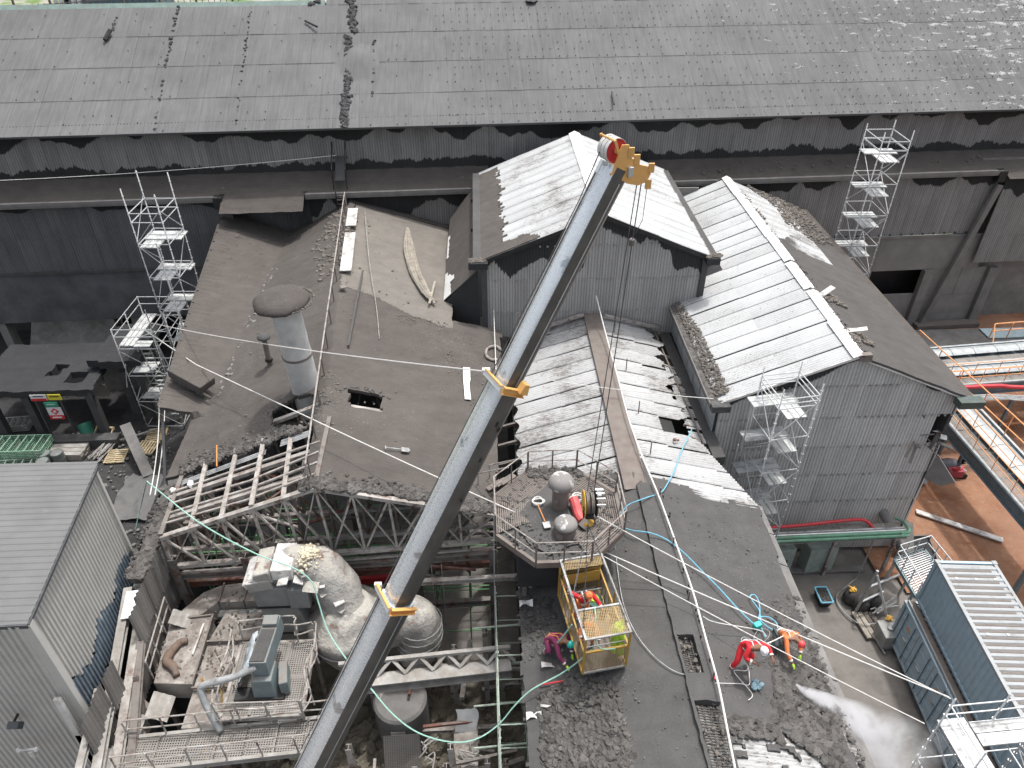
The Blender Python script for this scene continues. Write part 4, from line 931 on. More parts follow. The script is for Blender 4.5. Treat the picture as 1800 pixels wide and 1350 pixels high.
for k in range(16):
    y = RYF+.3+k*.62; mb = MB(); mb.box((RX0-.02+.015*(k % 2), y, 9.6), (.05, .58, 1.75)); mb.build('side_panel', m_sp, rt)
mb = MB(); mb.box((RX0+.1, 30.5, 6), (.12, 9, 9)); mb.build('side_wall', M_['ash_black'], rt)
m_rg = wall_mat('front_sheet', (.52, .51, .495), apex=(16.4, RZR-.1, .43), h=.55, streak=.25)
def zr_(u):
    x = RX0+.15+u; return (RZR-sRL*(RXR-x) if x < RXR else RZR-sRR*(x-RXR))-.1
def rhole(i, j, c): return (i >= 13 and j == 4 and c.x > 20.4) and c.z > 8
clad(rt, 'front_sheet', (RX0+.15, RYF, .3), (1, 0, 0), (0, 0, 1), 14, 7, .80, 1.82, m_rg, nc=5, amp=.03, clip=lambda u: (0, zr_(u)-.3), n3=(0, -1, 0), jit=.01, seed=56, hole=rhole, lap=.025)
mb = MB()
for k in range(6):
    z = 2.1+k*1.82
    for i in range(36):
        x = RX0+.3+i*.31
        if z < zr_(x-RX0-.15)-.1 and rnd.random() < .75 : mb.box((x, RYF-.07, z), (.07, .05, .1))
mb.build('sheet_bolts', M_['pale'], rt, kind='stuff')
mb = MB(); mb.box((RX1-.1, RYF+3.5, 5.5), (.15, 7, 9.8)); mb.build('side_wall', M_['concrete_dark'], rt)
mb = MB()
for p_, d_ in ((V((RXR, RYF-.22, RZR-.04)), dRL), (V((RXR, RYF-.22, RZR-.08)), dRR)): mb.beam(p_, p_+d_, .05, .12)
mb.build('verge_trim', M_['white_dirty'], rt)
mb = MB(); mb.prism([(RXR-.05, RYF-.3, RZR-.22), (RXR+.55, RYF-.3, RZR-.3), (RXR+.5, RYF-.3, RZR+.1), (RXR, RYF-.3, RZR+.08)], (0, .25, 0)); mb.build('apex_cowl', M_['bronze'], rt)
# torn corner at right
for k in range(12):
    x = rnd.uniform(20.2, 21.6); z = rnd.uniform(7.2, 9.4); a = V((x, RYF-.1-rnd.random()*.3, z)); mb = MB(); mb.beam(a, a+V((rnd.uniform(-.5, .9), rnd.uniform(-.5, .1), rnd.uniform(-.9, .6))), rnd.uniform(.06, .3), .03); mb.build('torn_strip', M_[rnd.choice(['concrete', 'concrete_dark', 'white_dirty', 'steel'])], rt)
mb = MB(); mb.prism([(21.7, RYF-.2, 7.0), (22.8, RYF-.7, 5.6), (22.3, RYF-.5, 5.2), (21.6, RYF-.1, 5.4)], (.05, .04, .0)); mb.build('hanging_panel', M_['concrete'], rt)
# right hand lean-to panel, pipe through the wall, hole
mb = MB(); mb.lathe([(.24, 0), (.24, 2.2), (.30, 2.25), (.30, 2.45), (.24, 2.5), (.24, 2.9)], (20.3, RYF+.2, 3.0), 16, Matrix.Rotation(math.radians(118), 3, 'X') @ Matrix.Rotation(math.radians(14), 3, 'Y')); mb.build('outlet_pipe', M_['concrete'], rt, smooth=True)
mb = MB(); mb.prism([(17.9, RYF-.05, 1.9), (18.3, RYF-.05, 1.95), (18.45, RYF-.05, 1.7), (18.2, RYF-.05, 1.35), (17.95, RYF-.05, 1.45)], (0, .04, 0)); mb.build('wall_hole', M_['black'], rt)
mb = MB(); c_ = [PZ(1595, 905, .25), PZ(1590, 880, .6), PZ(1655, 865, .1), PZ(1640, 890, .1)]
mb = MB(); mb.grid(lambda i, j: V((21.6+i*.2, 26.3-j*1.6+i*.02, 2.1-j*2.0-i*.12+(.05 if i % 2 else 0))), 5, 1); mb.build('buckled_sheet', M_['concrete'], rt)
# small stub wall and hut between the two white roofs
mb = MB(); mb.box((13.1, 46.5, 11.6), (2.6, .15, 1.5)); mb.build('link_wall', M_['concrete'], rt)
# ======================= CRANE =======================
def PT(px, py, t): return V((0, 0, H)) + ray(px, py)*t
tip = PT(1082, 292, 16.5); c2_ = PT(699, 1052, 20.7); ax_ = (c2_-tip).normalized(); bl = (c2_-tip).length
ax = -ax_                                   # pointing up the boom
sd = ax.cross(V((0, 0, 1))).normalized(); tp = sd.cross(ax).normalized()
if tp.z < 0: tp = -tp
if sd.x < 0: sd = -sd
crane = thing('crane_boom', tuple(tip + ax_*26.5), 'long galvanised telescopic crane boom rising diagonally across the roofs', 'crane boom')
def sect(p0, p1, hw, name, inner=False):
    prof = [(-hw, hw*.80), (-hw*.85, hw*.99), (-hw*.38, hw*1.06), (-hw*.36, hw*1.0), (-hw*.26, hw*1.0), (-hw*.24, hw*1.07), (hw*.35, hw*1.07), (hw*.72, hw*.93), (hw*.95, hw*.68), (hw*1.02, hw*.50), (hw*1.03, -hw*.15), (hw*.98, -hw*.2), (hw*.92, -hw*.7), (hw*.62, -hw*1.1), (0, -hw*1.25), (-hw*.62, -hw*1.1), (-hw*.92, -hw*.7), (-hw*1.0, -hw*.2)]
    vs = [p + sd*x + tp*y for p in (p0, p1) for x, y in prof]; n = len(prof)
    mb = MB(); mb.add(vs, [(i, (i+1) % n, n+(i+1) % n, n+i) for i in range(n)] + [tuple(range(n))[::-1], tuple(range(n, 2*n))])
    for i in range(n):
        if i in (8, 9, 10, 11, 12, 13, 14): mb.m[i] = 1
    return mb.build(name, [M_['boom'], M_['boom_shaded_side']], crane, smooth=True)
l1 = (PT(888, 675, 18.3)-tip).length
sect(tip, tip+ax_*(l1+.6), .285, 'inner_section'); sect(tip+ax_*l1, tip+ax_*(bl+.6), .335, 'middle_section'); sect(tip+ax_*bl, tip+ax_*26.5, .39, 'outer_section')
for d_, w_, a, b in ((l1, .40, .0, l1), (bl, .46, l1, bl), (26.4, .52, bl, 26.4)):
    pass
for a, b, hw in ((0.3, l1, .285), (l1, bl, .29), (bl, 26, .39)):
    for s_ in (.1, ):
        mb = MB(); p = sd*(hw*1.035) + tp*(-.08); mb.beam(tip+ax_*a+p, tip+ax_*b+p, .02, .03, up=tp); mb.build('side_seam', M_['galv'], crane)
    mb = MB(); p = sd*(-hw*.6) + tp*(hw*1.05); mb.beam(tip+ax_*a+p, tip+ax_*b+p, .03, .03, up=tp); mb.build('top_rail', M_['steel'], crane)
def collar(d, hw, big):
    c = tip+ax_*d; g_ = thing; 
    for nm, p0, p1, w_, h_, m_ in (('collar_top', -hw-.10, hw+.04, .16, .07, 'white'),):
        mb = MB(); mb.beam(c+sd*p0+tp*(hw*1.18), c+sd*p1+tp*(hw*1.18), .15, .06, up=tp); mb.build('collar_plate', M_['white'], crane, bevel=.01)
        mb = MB(); mb.beam(c-ax_*.085+sd*(p0)+tp*(hw*1.22), c-ax_*.085+sd*p1+tp*(hw*1.22), .03, .09, up=tp); mb.build('collar_rib', M_['crane_yellow'], crane)
    mb = MB(); mb.beam(c+sd*(hw+.07)+tp*(hw*1.1), c+sd*(hw+.07)-tp*(hw*.9), .15, .07, up=sd); mb.build('collar_side', M_['orange' if not big else 'crane_yellow'], crane, bevel=.01)
    for dd in (-.085, .085):
        mb = MB(); mb.beam(c+ax_*dd+sd*(hw+.10)+tp*(hw*1.1), c+ax_*dd+sd*(hw+.10)-tp*(hw*.9), .025, .11, up=sd); mb.build('collar_rib', M_['crane_yellow'], crane)
    if big:
        mb = MB(); mb.prism([c+sd*(hw+.05)+ax*.05-tp*(hw*.05), c+sd*(hw+.05)+ax*.34-tp*(hw*.15), c+sd*(hw+.05)+ax*.34-tp*(hw*.55), c+sd*(hw+.05)+ax*.05-tp*(hw*.8)], sd*.22); mb.build('lug', M_['crane_yellow'], crane, bevel=.015)
    mb = MB(); mb.box(c-sd*(hw+.14)+tp*(hw*1.0), (.2, .12, .16)); mb.build('rope_guide', M_['white'], crane, bevel=.01)
collar(l1, .345, True); collar(bl, .40, False)
for d_, o_, r_ in ((l1+1.0, -.04, .09), (l1+1.15, -.18, .08), (l1+2.1, -.1, .07), (l1+3.4, -.15, .05)):
    hw = .335; c = tip+ax_*d_+sd*(hw*1.035)+tp*o_; mb = MB(); mb.prism([c+ax*r_, c+ax*r_*.5+tp*.035, c-ax*r_*.8+tp*.03, c-ax*r_-tp*.02, c+ax*r_*.6-tp*.035], sd*.008); mb.build('slot', M_['black'], crane)
# boom head
head = tip
def hp(a, t, s): return head + (ax*a + tp*t + sd*s)*.74
HP = [(-.25, .30), (.30, .42), (.62, .46), (.72, .22), (.42, -.10), (.36, -.55), (.42, -.9), (.25, -1.12), (-.02, -1.10), (-.22, -.85), (-.30, -.40)]
for s_ in (-.36, .33):
    mb = MB(); mb.prism([hp(a, t, s_) for a, t in (HP if s_ > 0 else HP[:1]+HP[4:])], sd*.03); mb.build('head_plate', M_['crane_yellow'], crane, bevel=.008)
for a, t, a2, t2 in ((-.2, -.32, .1, -1.08), (.3, -.55, .34, -.95), (-.25, .3, .3, .42)):
    mb = MB(); mb.beam(hp(a, t, -.33), hp(a, t, .34), .05, .05); mb.build('head_cross', M_['crane_yellow'], crane)
mb = MB(); mb.prism([hp(-.28, -.38, -.33), hp(-.0, -1.08, -.33), hp(-.0, -1.08, .33), hp(-.28, -.38, .33)], ax*.03); mb.build('head_web', M_['crane_yellow'], crane)
mb = MB(); mb.prism([hp(-.27, .28, -.33), hp(-.27, -.36, -.33), hp(-.27, -.36, .33), hp(-.27, .28, .33)], ax*.03); mb.build('head_base', M_['crane_yellow'], crane)
def sheave(a, t, s_, r):
    r = r*.80
    M3 = Matrix((ax, tp, sd)).transposed()
    mb = MB(); mb.lathe([(r*.25, -.045), (r*.3, -.02), (r*.86, -.02), (r, -.05), (r, -.04), (r*.9, 0), (r, .04), (r, .05), (r*.86, .02), (r*.3, .02), (r*.25, .045)], hp(a, t, s_), 30, M3); w_ = mb.build('sheave', M_['red'], crane, smooth=True)
    mb = MB(); mb.lathe([(r*1.01, -.052), (r*1.045, -.05), (r*1.045, .05), (r*1.01, .052)], hp(a, t, s_), 30, M3, cap=False); mb.build('rim', M_['white_dirty'], w_, smooth=True)
    mb = MB(); mb.lathe([(.06, -.08), (.06, .08)], hp(a, t, s_), 12, M3); mb.build('hub', M_['crane_yellow'], w_, smooth=True)
sheave(.40, .42, -.18, .33); sheave(.40, .42, -.02, .33); sheave(.40, .42, .14, .33)
sheave(.10, -.86, -.12, .24); sheave(.10, -.86, .08, .24)
for a, t, s_ in ((.62, .62, 0),):
    mb = MB(); mb.tube([hp(.62, .72, -.42), hp(.62, .72, .36)], .025); mb.build('rope_keeper', M_['crane_yellow'], crane)
    for ss in (-.38, .34):
        mb = MB(); mb.beam(hp(.35, .40, ss), hp(.64, .76, ss), .06, .03, up=sd); mb.build('keeper_arm', M_['crane_yellow'], crane)
for a, t in ((.55, .05), (.45, -.28), (.42, -.98), (-.05, -1.18)):
    mb = MB(); mb.box(hp(a, t, .40), (.14, .05, .22)); mb.build('pad_eye', M_['crane_yellow'], crane, bevel=.012)
mb = MB(); mb.box(hp(.05, -.25, .41), (.12, .12, .22), .3); mb.build('limit_switch', M_['galv'], crane, bevel=.01)
mb = MB(); mb.lathe([(.05, 0), (.06, .03), (.05, .09), (0, .1)], hp(-.1, .55, .2), 10); mb.build('lamp', M_['galv'], crane)
# hoist ropes
hk = V((3.02, 15.62, 14.9)); s0 = hp(.05, -1.10, .0)
rp = thing('hoist_rope', tuple(hk), 'thin steel hoist ropes hanging from the crane head to the hook block', 'wire rope')
s1 = hp(.06, -1.10, -.1); s2 = hp(.06, -1.1, .1)
for a, b in ((s1, hk+V((-.10, 0, .5))), (s2, hk+V((.10, 0, .5)))): mb = MB(); mb.tube([a, b], .014); mb.build('fall', M_['wire'], rp)
mb = MB(); mb.tube([hp(.5, .75, -.1), tip+ax_*1.0+tp*(.285*1.2)-sd*.2, tip+ax_*26+tp*(.62)-sd*.25], .012); mb.build('boom_line', M_['wire'], rp)
mb = MB(); mb.tube([hp(-.02, -1.15, .38), hp(-.02, -1.15, .38)-V((0.02, 0, .9)), s2.lerp(hk, .14)+V((.05, 0, 0))], .008); mb.build('switch_chain', M_['wire'], rp)
wb = s2.lerp(hk, .16); mb = MB(); mb.lathe([(.05, -.09), (.07, -.07), (.07, .07), (.05, .09)], wb, 12); mb.build('switch_weight', M_['steel'], rp, smooth=True)
hb = thing('hook_block', tuple(hk), 'black and yellow striped hook block above the work cage', 'hook block')
Mx = Matrix.Rotation(math.radians(90), 3, 'Y')
for x in (-.20, .20):
    mb = MB(); mb.lathe([(0, -.02), (.40, -.02), (.42, 0), (.40, .02), (0, .02)], hk+V((x*.9, 0, 0)), 24, Mx); mb.build('cheek_plate', M_['yellow'] if x < 0 else M_['black'], hb, smooth=True)
for x in (-.07, .07):
    mb = MB(); mb.lathe([(.05, -.05), (.33, -.05), (.30, 0), (.33, .05), (.05, .05)], hk+V((x, 0, 0)), 24, Mx); mb.build('block_sheave', M_['steel'], hb, smooth=True)
for k in range(4):
    mb = MB(); a = -.9+k*.45; mb.beam(hk+V((-.205, -.40*math.cos(a), .40*math.sin(a)-.06)), hk+V((-.205, -.18*math.cos(a), .18*math.sin(a)-.06)), .06, .02, up=(1, 0, 0)); mb.build('stripe', M_['black'], hb)
for k in range(7):
    a = k*math.pi/7-.2; mb = MB(); mb.beam(hk+V((.16, .41*math.cos(a), .41*math.sin(a))), hk+V((.42, .41*math.cos(a), .41*math.sin(a))), .05, .03); mb.build('guard_bar', M_['galv'], hb)
mb = MB(); mb.box(hk+V((.02, 0, -.50)), (.26, .2, .22)); mb.build('swivel', M_['black'], hb, bevel=.03)
mb = MB(); mb.tube(smoothpts([hk+V((0, 0, -.6)), hk+V((.02, 0, -.72)), hk+V((.14, 0, -.82)), hk+V((.06, 0, -.98)), hk+V((-.1, 0, -.9))]), [.06]*21, 8) if False else mb.tube(smoothpts([hk+V((0, 0, -.6)), hk+V((.02, 0, -.72)), hk+V((.14, 0, -.82)), hk+V((.06, 0, -.98)), hk+V((-.1, 0, -.9))]), .05, 8); mb.build('hook', M_['yellow'], hb, smooth=True)

# ======================= WORK CAGE =======================
b0, b1 = PZ(1024, 1184, 9.72), PZ(1100, 1170, 9.72)
t0, t1 = PZ(990, 985, 11.5), PZ(1063, 975, 11.5)
cu = (b1-b0).normalized(); cu.z = 0; cw = 1.42; cvv = V((-cu.y, cu.x, 0)); 
cl = (t0-b0); cl.z = 0; cl = cl.dot(cvv)
cage = thing('work_cage', tuple(b0), 'yellow man basket with mesh sides hanging from the crane hook', 'cage')
def cg(u, v, z): return b0 + cu*u + cvv*v + V((0, 0, z))
CH = 1.78
def cbeam(n_, a, b, w_=.06, m_='cage_yellow'): mb = MB(); mb.beam(cg(*a), cg(*b), w_, w_); mb.build(n_, M_[m_], cage, bevel=.006)
for u in (0, cw):
    for v in (0, cl*.5, cl): cbeam('post', (u, v, 0), (u, v, CH), .07)
    cbeam('sill', (u, 0, .03), (u, cl, .03), .08); cbeam('top_rail', (u, -.03, CH), (u, cl+.03, CH), .075, 'galv_dusty' if u == 0 else 'pale'); cbeam('side_rail', (u, 0, 1.05), (u, cl, 1.05), .055)
for v in (0, cl*.34, cl): 
    cbeam('cross_rail', (0, v, CH), (cw, v, CH), .065, 'galv_dusty' if v else 'pale')
for v in (0, cl): cbeam('end_rail', (0, v, 1.1), (cw, v, 1.1), .075); cbeam('end_sill', (0, v, .03), (cw, v, .03), .08, 'pale')
cbeam('hand_rail', (.08, .12, 1.2), (cw-.08, .12, 1.2), .035, 'pale')
mb = MB(); mb.prism([cg(.02, .02, .06), cg(cw-.02, .02, .06), cg(cw-.02, cl-.02, .06), cg(.02, cl-.02, .06)], (0, 0, .03)); mb.build('floor', M_['bronze'], cage)
mt = M_['cage_mesh']
def pan(n_, *p): mb = MB(); mb.poly(*[cg(*q_) for q_ in p]); mb.build(n_, mt, cage)
pan('mesh_panel', (0.03, -.01, .08), (cw-.03, -.01, .08), (cw-.03, -.01, 1.08), (.03, -.01, 1.08))
pan('mesh_panel', (0.03, cl, .08), (cw-.03, cl, .08), (cw-.03, cl, 1.74), (.03, cl, 1.74))
for u in (.0, cw): pan('mesh_panel', (u, .03, .08), (u, cl-.03, .08), (u, cl-.03, 1.03), (u, .03, 1.03))
pan('roof_mesh', (.03, .03, CH-.01), (cw-.03, .03, CH-.01), (cw-.03, cl*.34, CH-.01), (.03, cl*.34, CH-.01))
pan('roof_mesh', (.03, cl-.42, CH-.01), (cw-.03, cl-.42, CH-.01), (cw-.03, cl-.03, CH-.01), (.03, cl-.03, CH-.01))
mb = MB(); mb.box(cg(cw/2, cl*.93, 1.0), (cw-.1, .03, .5), math.atan2(cu.y, cu.x)); mb.build('toe_panel', M_['cage_yellow'], cage)
cbeam('tray_edge', (.05, cl*.84, .62), (cw-.05, cl*.84, .62), .05, 'pale')
pan('mesh_panel', (.03, cl*.84, .08), (cw-.03, cl*.84, .08), (cw-.03, cl*.84, .62), (.03, cl*.84, .62))
for k, (u, v) in enumerate(((0, cl*.5), (cw, cl*.5), (0.02, .35), (cw, .3))):
    m = MB(); a = hk+V((0, 0, -.9)); b = cg(u, v, CH); n = 26
    for i in range(n):
        p, q_ = a.lerp(b, i/n), a.lerp(b, (i+.8)/n); o_ = V((.015, 0, 0)) if i % 2 else V((0, .015, 0))
        m.tube([p-o_, q_-o_], .012, 4); m.tube([p+o_, q_+o_], .012, 4)
    o = single(m, 'chain_sling', M_['galv_dusty'] if k < 2 else M_['wire'], b, ['pale lifting chain from the hook to the left middle post of the cage', 'lifting chain from the hook to the right middle post of the cage', 'dark sling from the hook to the near left corner of the cage', 'dark sling from the hook to the near right corner of the cage'][k], 'chain', 'chain slings holding the cage')
# ======================= SCAFFOLDS =======================
def scaffold(label, X0, Y0, w, d, z0, z1, rot=0, lev=2.0, decks=(), ring=1.0, r=.030, rail=True, name='scaffold_tower', mat='scaf', top=None, diag=True, bays=(1, 1), plank_dir='x', group='scaffold towers', part=None, drop_front=0):
    t = thing(name, (X0, Y0, z0), label, 'scaffold', group); R_ = Matrix.Rotation(rot, 3, 'Z'); m = M_[mat]
    def G(x, y, z): return V((X0, Y0, 0)) + R_ @ V((x, y, 0)) + V((0, 0, z))
    xs = [w*i/bays[0] for i in range(bays[0]+1)]; ys = [d*i/bays[1] for i in range(bays[1]+1)]
    for i, x in enumerate(xs):
        for j, y in enumerate(ys):
            tz = z1 + (top[(i+j*2) % len(top)] if top else 0)
            mb = MB(); mb.tube([G(x, y, z0), G(x, y, tz)], r, 6); s_ = mb.build('standard', m, t, smooth='all')
            mb = MB(); z = z0+.5
            while z < tz: mb.lathe([(r, -.012), (.058, -.01), (.058, .01), (r, .012)], G(x, y, z), 8); z += ring*.5
            mb.build('rosettes', m, s_, kind='stuff')
    z = z0+.3; k = 0
    while z < z1+.01:
        for x in xs: mb = MB(); mb.tube([G(x, 0, z), G(x, d, z)], r*.85, 6); mb.build('ledger', m, t)
        for y in ys: mb = MB(); mb.tube([G(0, y, z), G(w, y, z)], r*.85, 6); mb.build('ledger', m, t)
        if diag and z+lev < z1+.5:
            a, b = (0, w) if k % 2 else (w, 0)
            mb = MB(); mb.tube([G(a, 0-.04, z+.1), G(b, -.04, z+lev-.1)], r*.8, 6); mb.build('diagonal', m, t)
            mb = MB(); mb.tube([G(w+.04, (d if k % 2 else 0), z+.1), G(w+.04, (0 if k % 2 else d), z+lev-.1)], r*.8, 6); mb.build('diagonal', m, t)
            mb = MB(); mb.tube([G(-.04, (0 if k % 2 else d), z+.1), G(-.04, (d if k % 2 else 0), z+lev-.1)], r*.8, 6); mb.build('diagonal', m, t)
        z += lev; k += 1
    for (dx0, dx1, dy0, dy1, dz, n, along) in decks:
        for i in range(n):
            mb = MB()
            if along == 'x': ww = (dy1-dy0)/n; mb.beam(G(dx0, dy0+ww*(i+.5), dz), G(dx1, dy0+ww*(i+.5), dz), ww*.93, .05)
            else: ww = (dx1-dx0)/n; mb.beam(G(dx0+ww*(i+.5), dy0, dz), G(dx0+ww*(i+.5), dy1, dz), ww*.93, .05)
            mb.build('deck_board', M_['deck'], t)
            mb = MB(); 
            for e in (-.47, .47):
                if along == 'x': y_ = dy0+ww*(i+.5)+e*ww*.9; mb.beam(G(dx0, y_, dz+.03), G(dx1, y_, dz+.03), .02, .02)
                else: x_ = dx0+ww*(i+.5)+e*ww*.9; mb.beam(G(x_, dy0, dz+.03), G(x_, dy1, dz+.03), .02, .02)
            mb.build('board_edges', M_['galv'], t, kind='stuff')
    if rail:
        for zz in (z1-.05, z1-.55):
            for a, b in (((0, 0), (w, 0)), ((w, 0), (w, d)), ((w, d), (0, d)), ((0, d), (0, 0))):
                mb = MB(); mb.tube([G(*a, zz), G(*b, zz)], r*.9, 6); mb.build('guard_rail', m, t)
    return t, G
sc1, G1 = scaffold('taller scaffold tower of the pair in front of the dark hall wall at left', -18.35, 37.0, 1.65, 2.05, 3.2, 15.3, rot=math.radians(-3), decks=[(0, 1.0, 0, 2.0, 13.3, 3, 'y'), (-.1, 1.9, .9, 2.0, 13.36, 2, 'x')]+[(0.1, 1.1, .1, 1.9, z, 3, 'y') for z in (11.3, 9.3, 7.3)]+[(-.1, 1.8, 1.2, 2.0, z, 2, 'x') for z in (11.36, 9.36, 7.36)], top=[1.3, 1.0, 1.5, 1.4])
mb = MB(); mb.tube([G1(1.1, -.25, 13.7), G1(1.25, -.45, 4.3)], .04); mb.build('long_strut', M_['white'], sc1)
sc2, G2 = scaffold('lower scaffold tower with bright top platform beside the dark opening at left', -22.0, 37.9, 2.35, 3.9, 0, 7.7, rot=math.radians(-2), decks=[(.05, .95, .1, 3.8, 6.45, 3, 'y'), (.95, 1.9, .0, .7, 6.42, 2, 'x')]+[(.2, 1.5, .2, 1.4, z, 2, 'x') for z in (4.4, 2.4)], bays=(1, 2))
for s_ in (1.2, 1.75):
    mb = MB(); mb.tube([G2(s_, .25, 6.3), G2(s_+.1, 1.0, .2)], .03); mb.build('stair_stringer', M_['scaf'], sc2)
for k in range(16):
    mb = MB(); z = 6.1-k*.37; mb.box(G2(1.5, .3+.7*k/16, z), (.55, .16, .03)); mb.build('stair_tread', M_['deck'], sc2)
for a, b in (((1.9, .5, 7.3), (3.4, 1.2, 4.4)), ((2.35, 0, 7.4), (3.1, -.3, 3.5)), ((1.3, .2, 7.0), (3.3, .3, 7.6)), ((2.3, 1.9, 7.7), (2.9, 1.0, 3.4)), ((.1, 0, 5.2), (-.2, -.2, 3.6)), ((2.4, 0, 9), (2.5, 0, 4.5))):
    mb = MB(); mb.tube([G2(*a), G2(*b)], .03); mb.build('raker', M_['scaf'], sc2)
sc3, G3 = scaffold('scaffold tower against the hall wall beyond the right hand roof', 23.2, 41.6, 1.65, 2.3, 0.0, 16.9, rot=math.radians(-1), decks=[q_ for z in (15.6, 13.5, 11.5, 9.5) for q_ in ((.35, 1.45, .1, 1.6, z, 3, 'y'), (-.1, 1.9, 1.4, 2.3, z+.06, 3, 'x'))], top=[.5, .6, .3, .5])
sc4, G4 = scaffold('scaffold stair tower clamped to the front corner of the right hand building', 12.2, 23.7, 1.75, 1.75, 0, 12.3, rot=math.radians(8), lev=1.95, decks=[q_ for z in (11.1, 9.15, 7.2, 5.25, 3.3) for q_ in ((.55, 1.5, .05, 1.0, z, 3, 'y'), (-.5, 1.6, 1.0, 1.75, z+.05, 2, 'x'))], top=[.5, .55, .4, .5])
for a, b in (((-.5, 1.2, 11.2), (-.5, 1.2, 8.2)), ((-.9, .9, 9.2), (-.9, .9, 5.0))):
    mb = MB(); mb.tube([G4(*a), G4(*b)], .03); mb.build('standard', M_['scaf'], sc4)
sc5, G5 = scaffold('nearest scaffold platform, cut by the bottom right corner of the frame', 14.2, 8.6, 3.6, 3.2, 0, 9.55, rot=math.radians(3), decks=[(-.05, .85, -.3, 3.3, 8.5, 3, 'y'), (.9, 3.7, 2.35, 3.15, 8.52, 2, 'x')], bays=(2, 2), top=[.35, .3, .25, .4])
for k in range(8):
    mb = MB(); mb.beam(G5(1.1+k*.33, .1, 6.2), G5(1.1+k*.33, 2.2, 6.2), .12, .05); mb.build('lower_board', M_['deck'], sc5)
for k in range(5):
    mb = MB(); mb.tube([G5(-.9, 3.1-k*.5, 1+k*1.3), G5(.4, 2.7-k*.4, 3.6+k*1.2)], .03); mb.build('raker', M_['scaf'], sc5)
for k in range(9):
    mb = MB(); mb.tube([G5(-.9+(k % 3)*.4, 2.9-(k//3)*.9, 2.2), G5(-.9+(k % 3)*.4, 2.9-(k//3)*.9, 5.0+(k % 3))], .03); mb.build('outer_standard', M_['scaf'], sc5)
    mb = MB(); mb.tube([G5(-1.1, 2.9-(k % 3)*.9, 2.6+k*.3), G5(.4, 2.9-(k % 3)*.9, 2.6+k*.3)], .025); mb.build('outer_ledger', M_['scaf'], sc5)
# green internal scaffolding
ig = thing('green_scaffold', (-6, 21, 0), 'green scaffold tubes inside the roofless shed under the trusses', 'scaffold')
q = random.Random(77)
for x in (-12.1, -10.8, -9.4, -8.0, -6.6, -5.2, -3.8, -2.4, -1.0, .0):
    for y in (20.9, 23.2):
        mb = MB(); mb.tube([(x, y, 0), (x+q.uniform(-.1, .1), y, 7.6+q.random())], .035); mb.build('standard', M_['green_pipe'], ig)
for z in (1.2, 3.0, 4.4, 5.6, 6.6, 7.3):
    for y in (20.9, 23.2):
        mb = MB(); mb.tube([(-12.3, y, z), (.3, y, z+.15)], .03); mb.build('ledger', M_['green_pipe'], ig)
for k in range(16):
    x = q.uniform(-12.4, -5); z = q.uniform(4, 6.5); mb = MB(); mb.tube([(x, 20.3, z-1.6), (x+.5, 20.8, z+2.1)], .03); mb.build('raker', M_['green_pipe'], ig)
ig2, _g = scaffold('green tube scaffold standing in the pit against the near side of the middle building', .15, 10.2, 1.05, 7.6, 0, 8.4, lev=1.5, mat='green_scaf', rail=False, bays=(1, 3), name='green_scaffold')
for k in range(6):
    mb = MB(); y = 10.9+k*1.25; mb.tube([(-.75, y, 4+.55*k), (1.1, y+.05, 4.1+.55*k)], .04); mb.build('transom', M_['green_scaf'], ig2)

# ======================= OCTAGONAL VENT PLATFORM =======================
OC = V((2.45, 18.55, 11.35)); OR = 2.42
oct_ = thing('octagonal_platform', tuple(OC-V((0, 0, 2.4))), 'octagonal grated platform with handrails around two mushroom vents', 'platform')
def oc(a, r, z=0): return OC + V((r*math.cos(a), r*math.sin(a), z))
angs = [math.radians(22.5+45*k) for k in range(8)]
for k in range(8):
    a, b = angs[k], angs[(k+1) % 8]; mb = MB(); mb.beam(oc(a, OR), oc(b, OR), .12, .26); mb.build('rim_beam', M_['bronze'], oct_)
    if k not in (4, 5):
        mb = MB(); mm = (oc(a, OR, .1)+oc(b, OR, .1))/2; ctr = OC+V((0, 0, .1)); u = (oc(b, OR)-oc(a, OR)).normalized(); inw = (ctr-mm).normalized(); L_ = (mm-ctr).length
        for i in range(17):
            f = .05+i*.93/17*.62; half = OR*math.tan(math.pi/8)*(1-f)*.94; c = mm+inw*(f*L_)+V((0, 0, .02))
            mb.beam(c-u*half, c+u*half, .05, .04)
        for e in (-.5, 0, .5): mb.beam(mm+u*e*1.2, mm+u*e*.6+inw*L_*.6, .04, .03)
        mb.build('grating', M_['bronze'], oct_)
    mb = MB(); mb.add([oc(a, OR*.98, .03), oc(b, OR*.98, .03), OC+V((0, 0, .03))], [(0, 1, 2)]); mb.build('deck_plate', M_['ash_black'] if k not in (4, 5) else M_['ash'], oct_)
    mb = MB(); mb.tube([oc(a, OR+.02, .0), oc(a, OR+.02, 1.08)], .04); mb.build('post', M_['bronze'], oct_)
    mm = (oc(a, OR+.02)+oc(b, OR+.02))/2; mb = MB(); mb.tube([mm, mm+V((0, 0, 1.05))], .03); mb.build('post', M_['bronze'], oct_)
    if k != 6 or True:
        for z in (1.08, .58):
            mb = MB(); mb.tube([oc(a, OR+.02, z), oc(b, OR+.02, z)], .024); mb.build('hand_rail', M_['steel_pale'], oct_)
mb = MB(); mb.grid(lambda i, j: oc(i/14*6.2832, .1+j*.28*(1+.15*math.sin(i*2.1)), .10+.16*math.exp(-((j-1)/2.5)**2)+.05*fbm(i*.9, j*.8)), 14, 6); mb.build('dust_drift', M_['ash'], oct_, smooth='all')
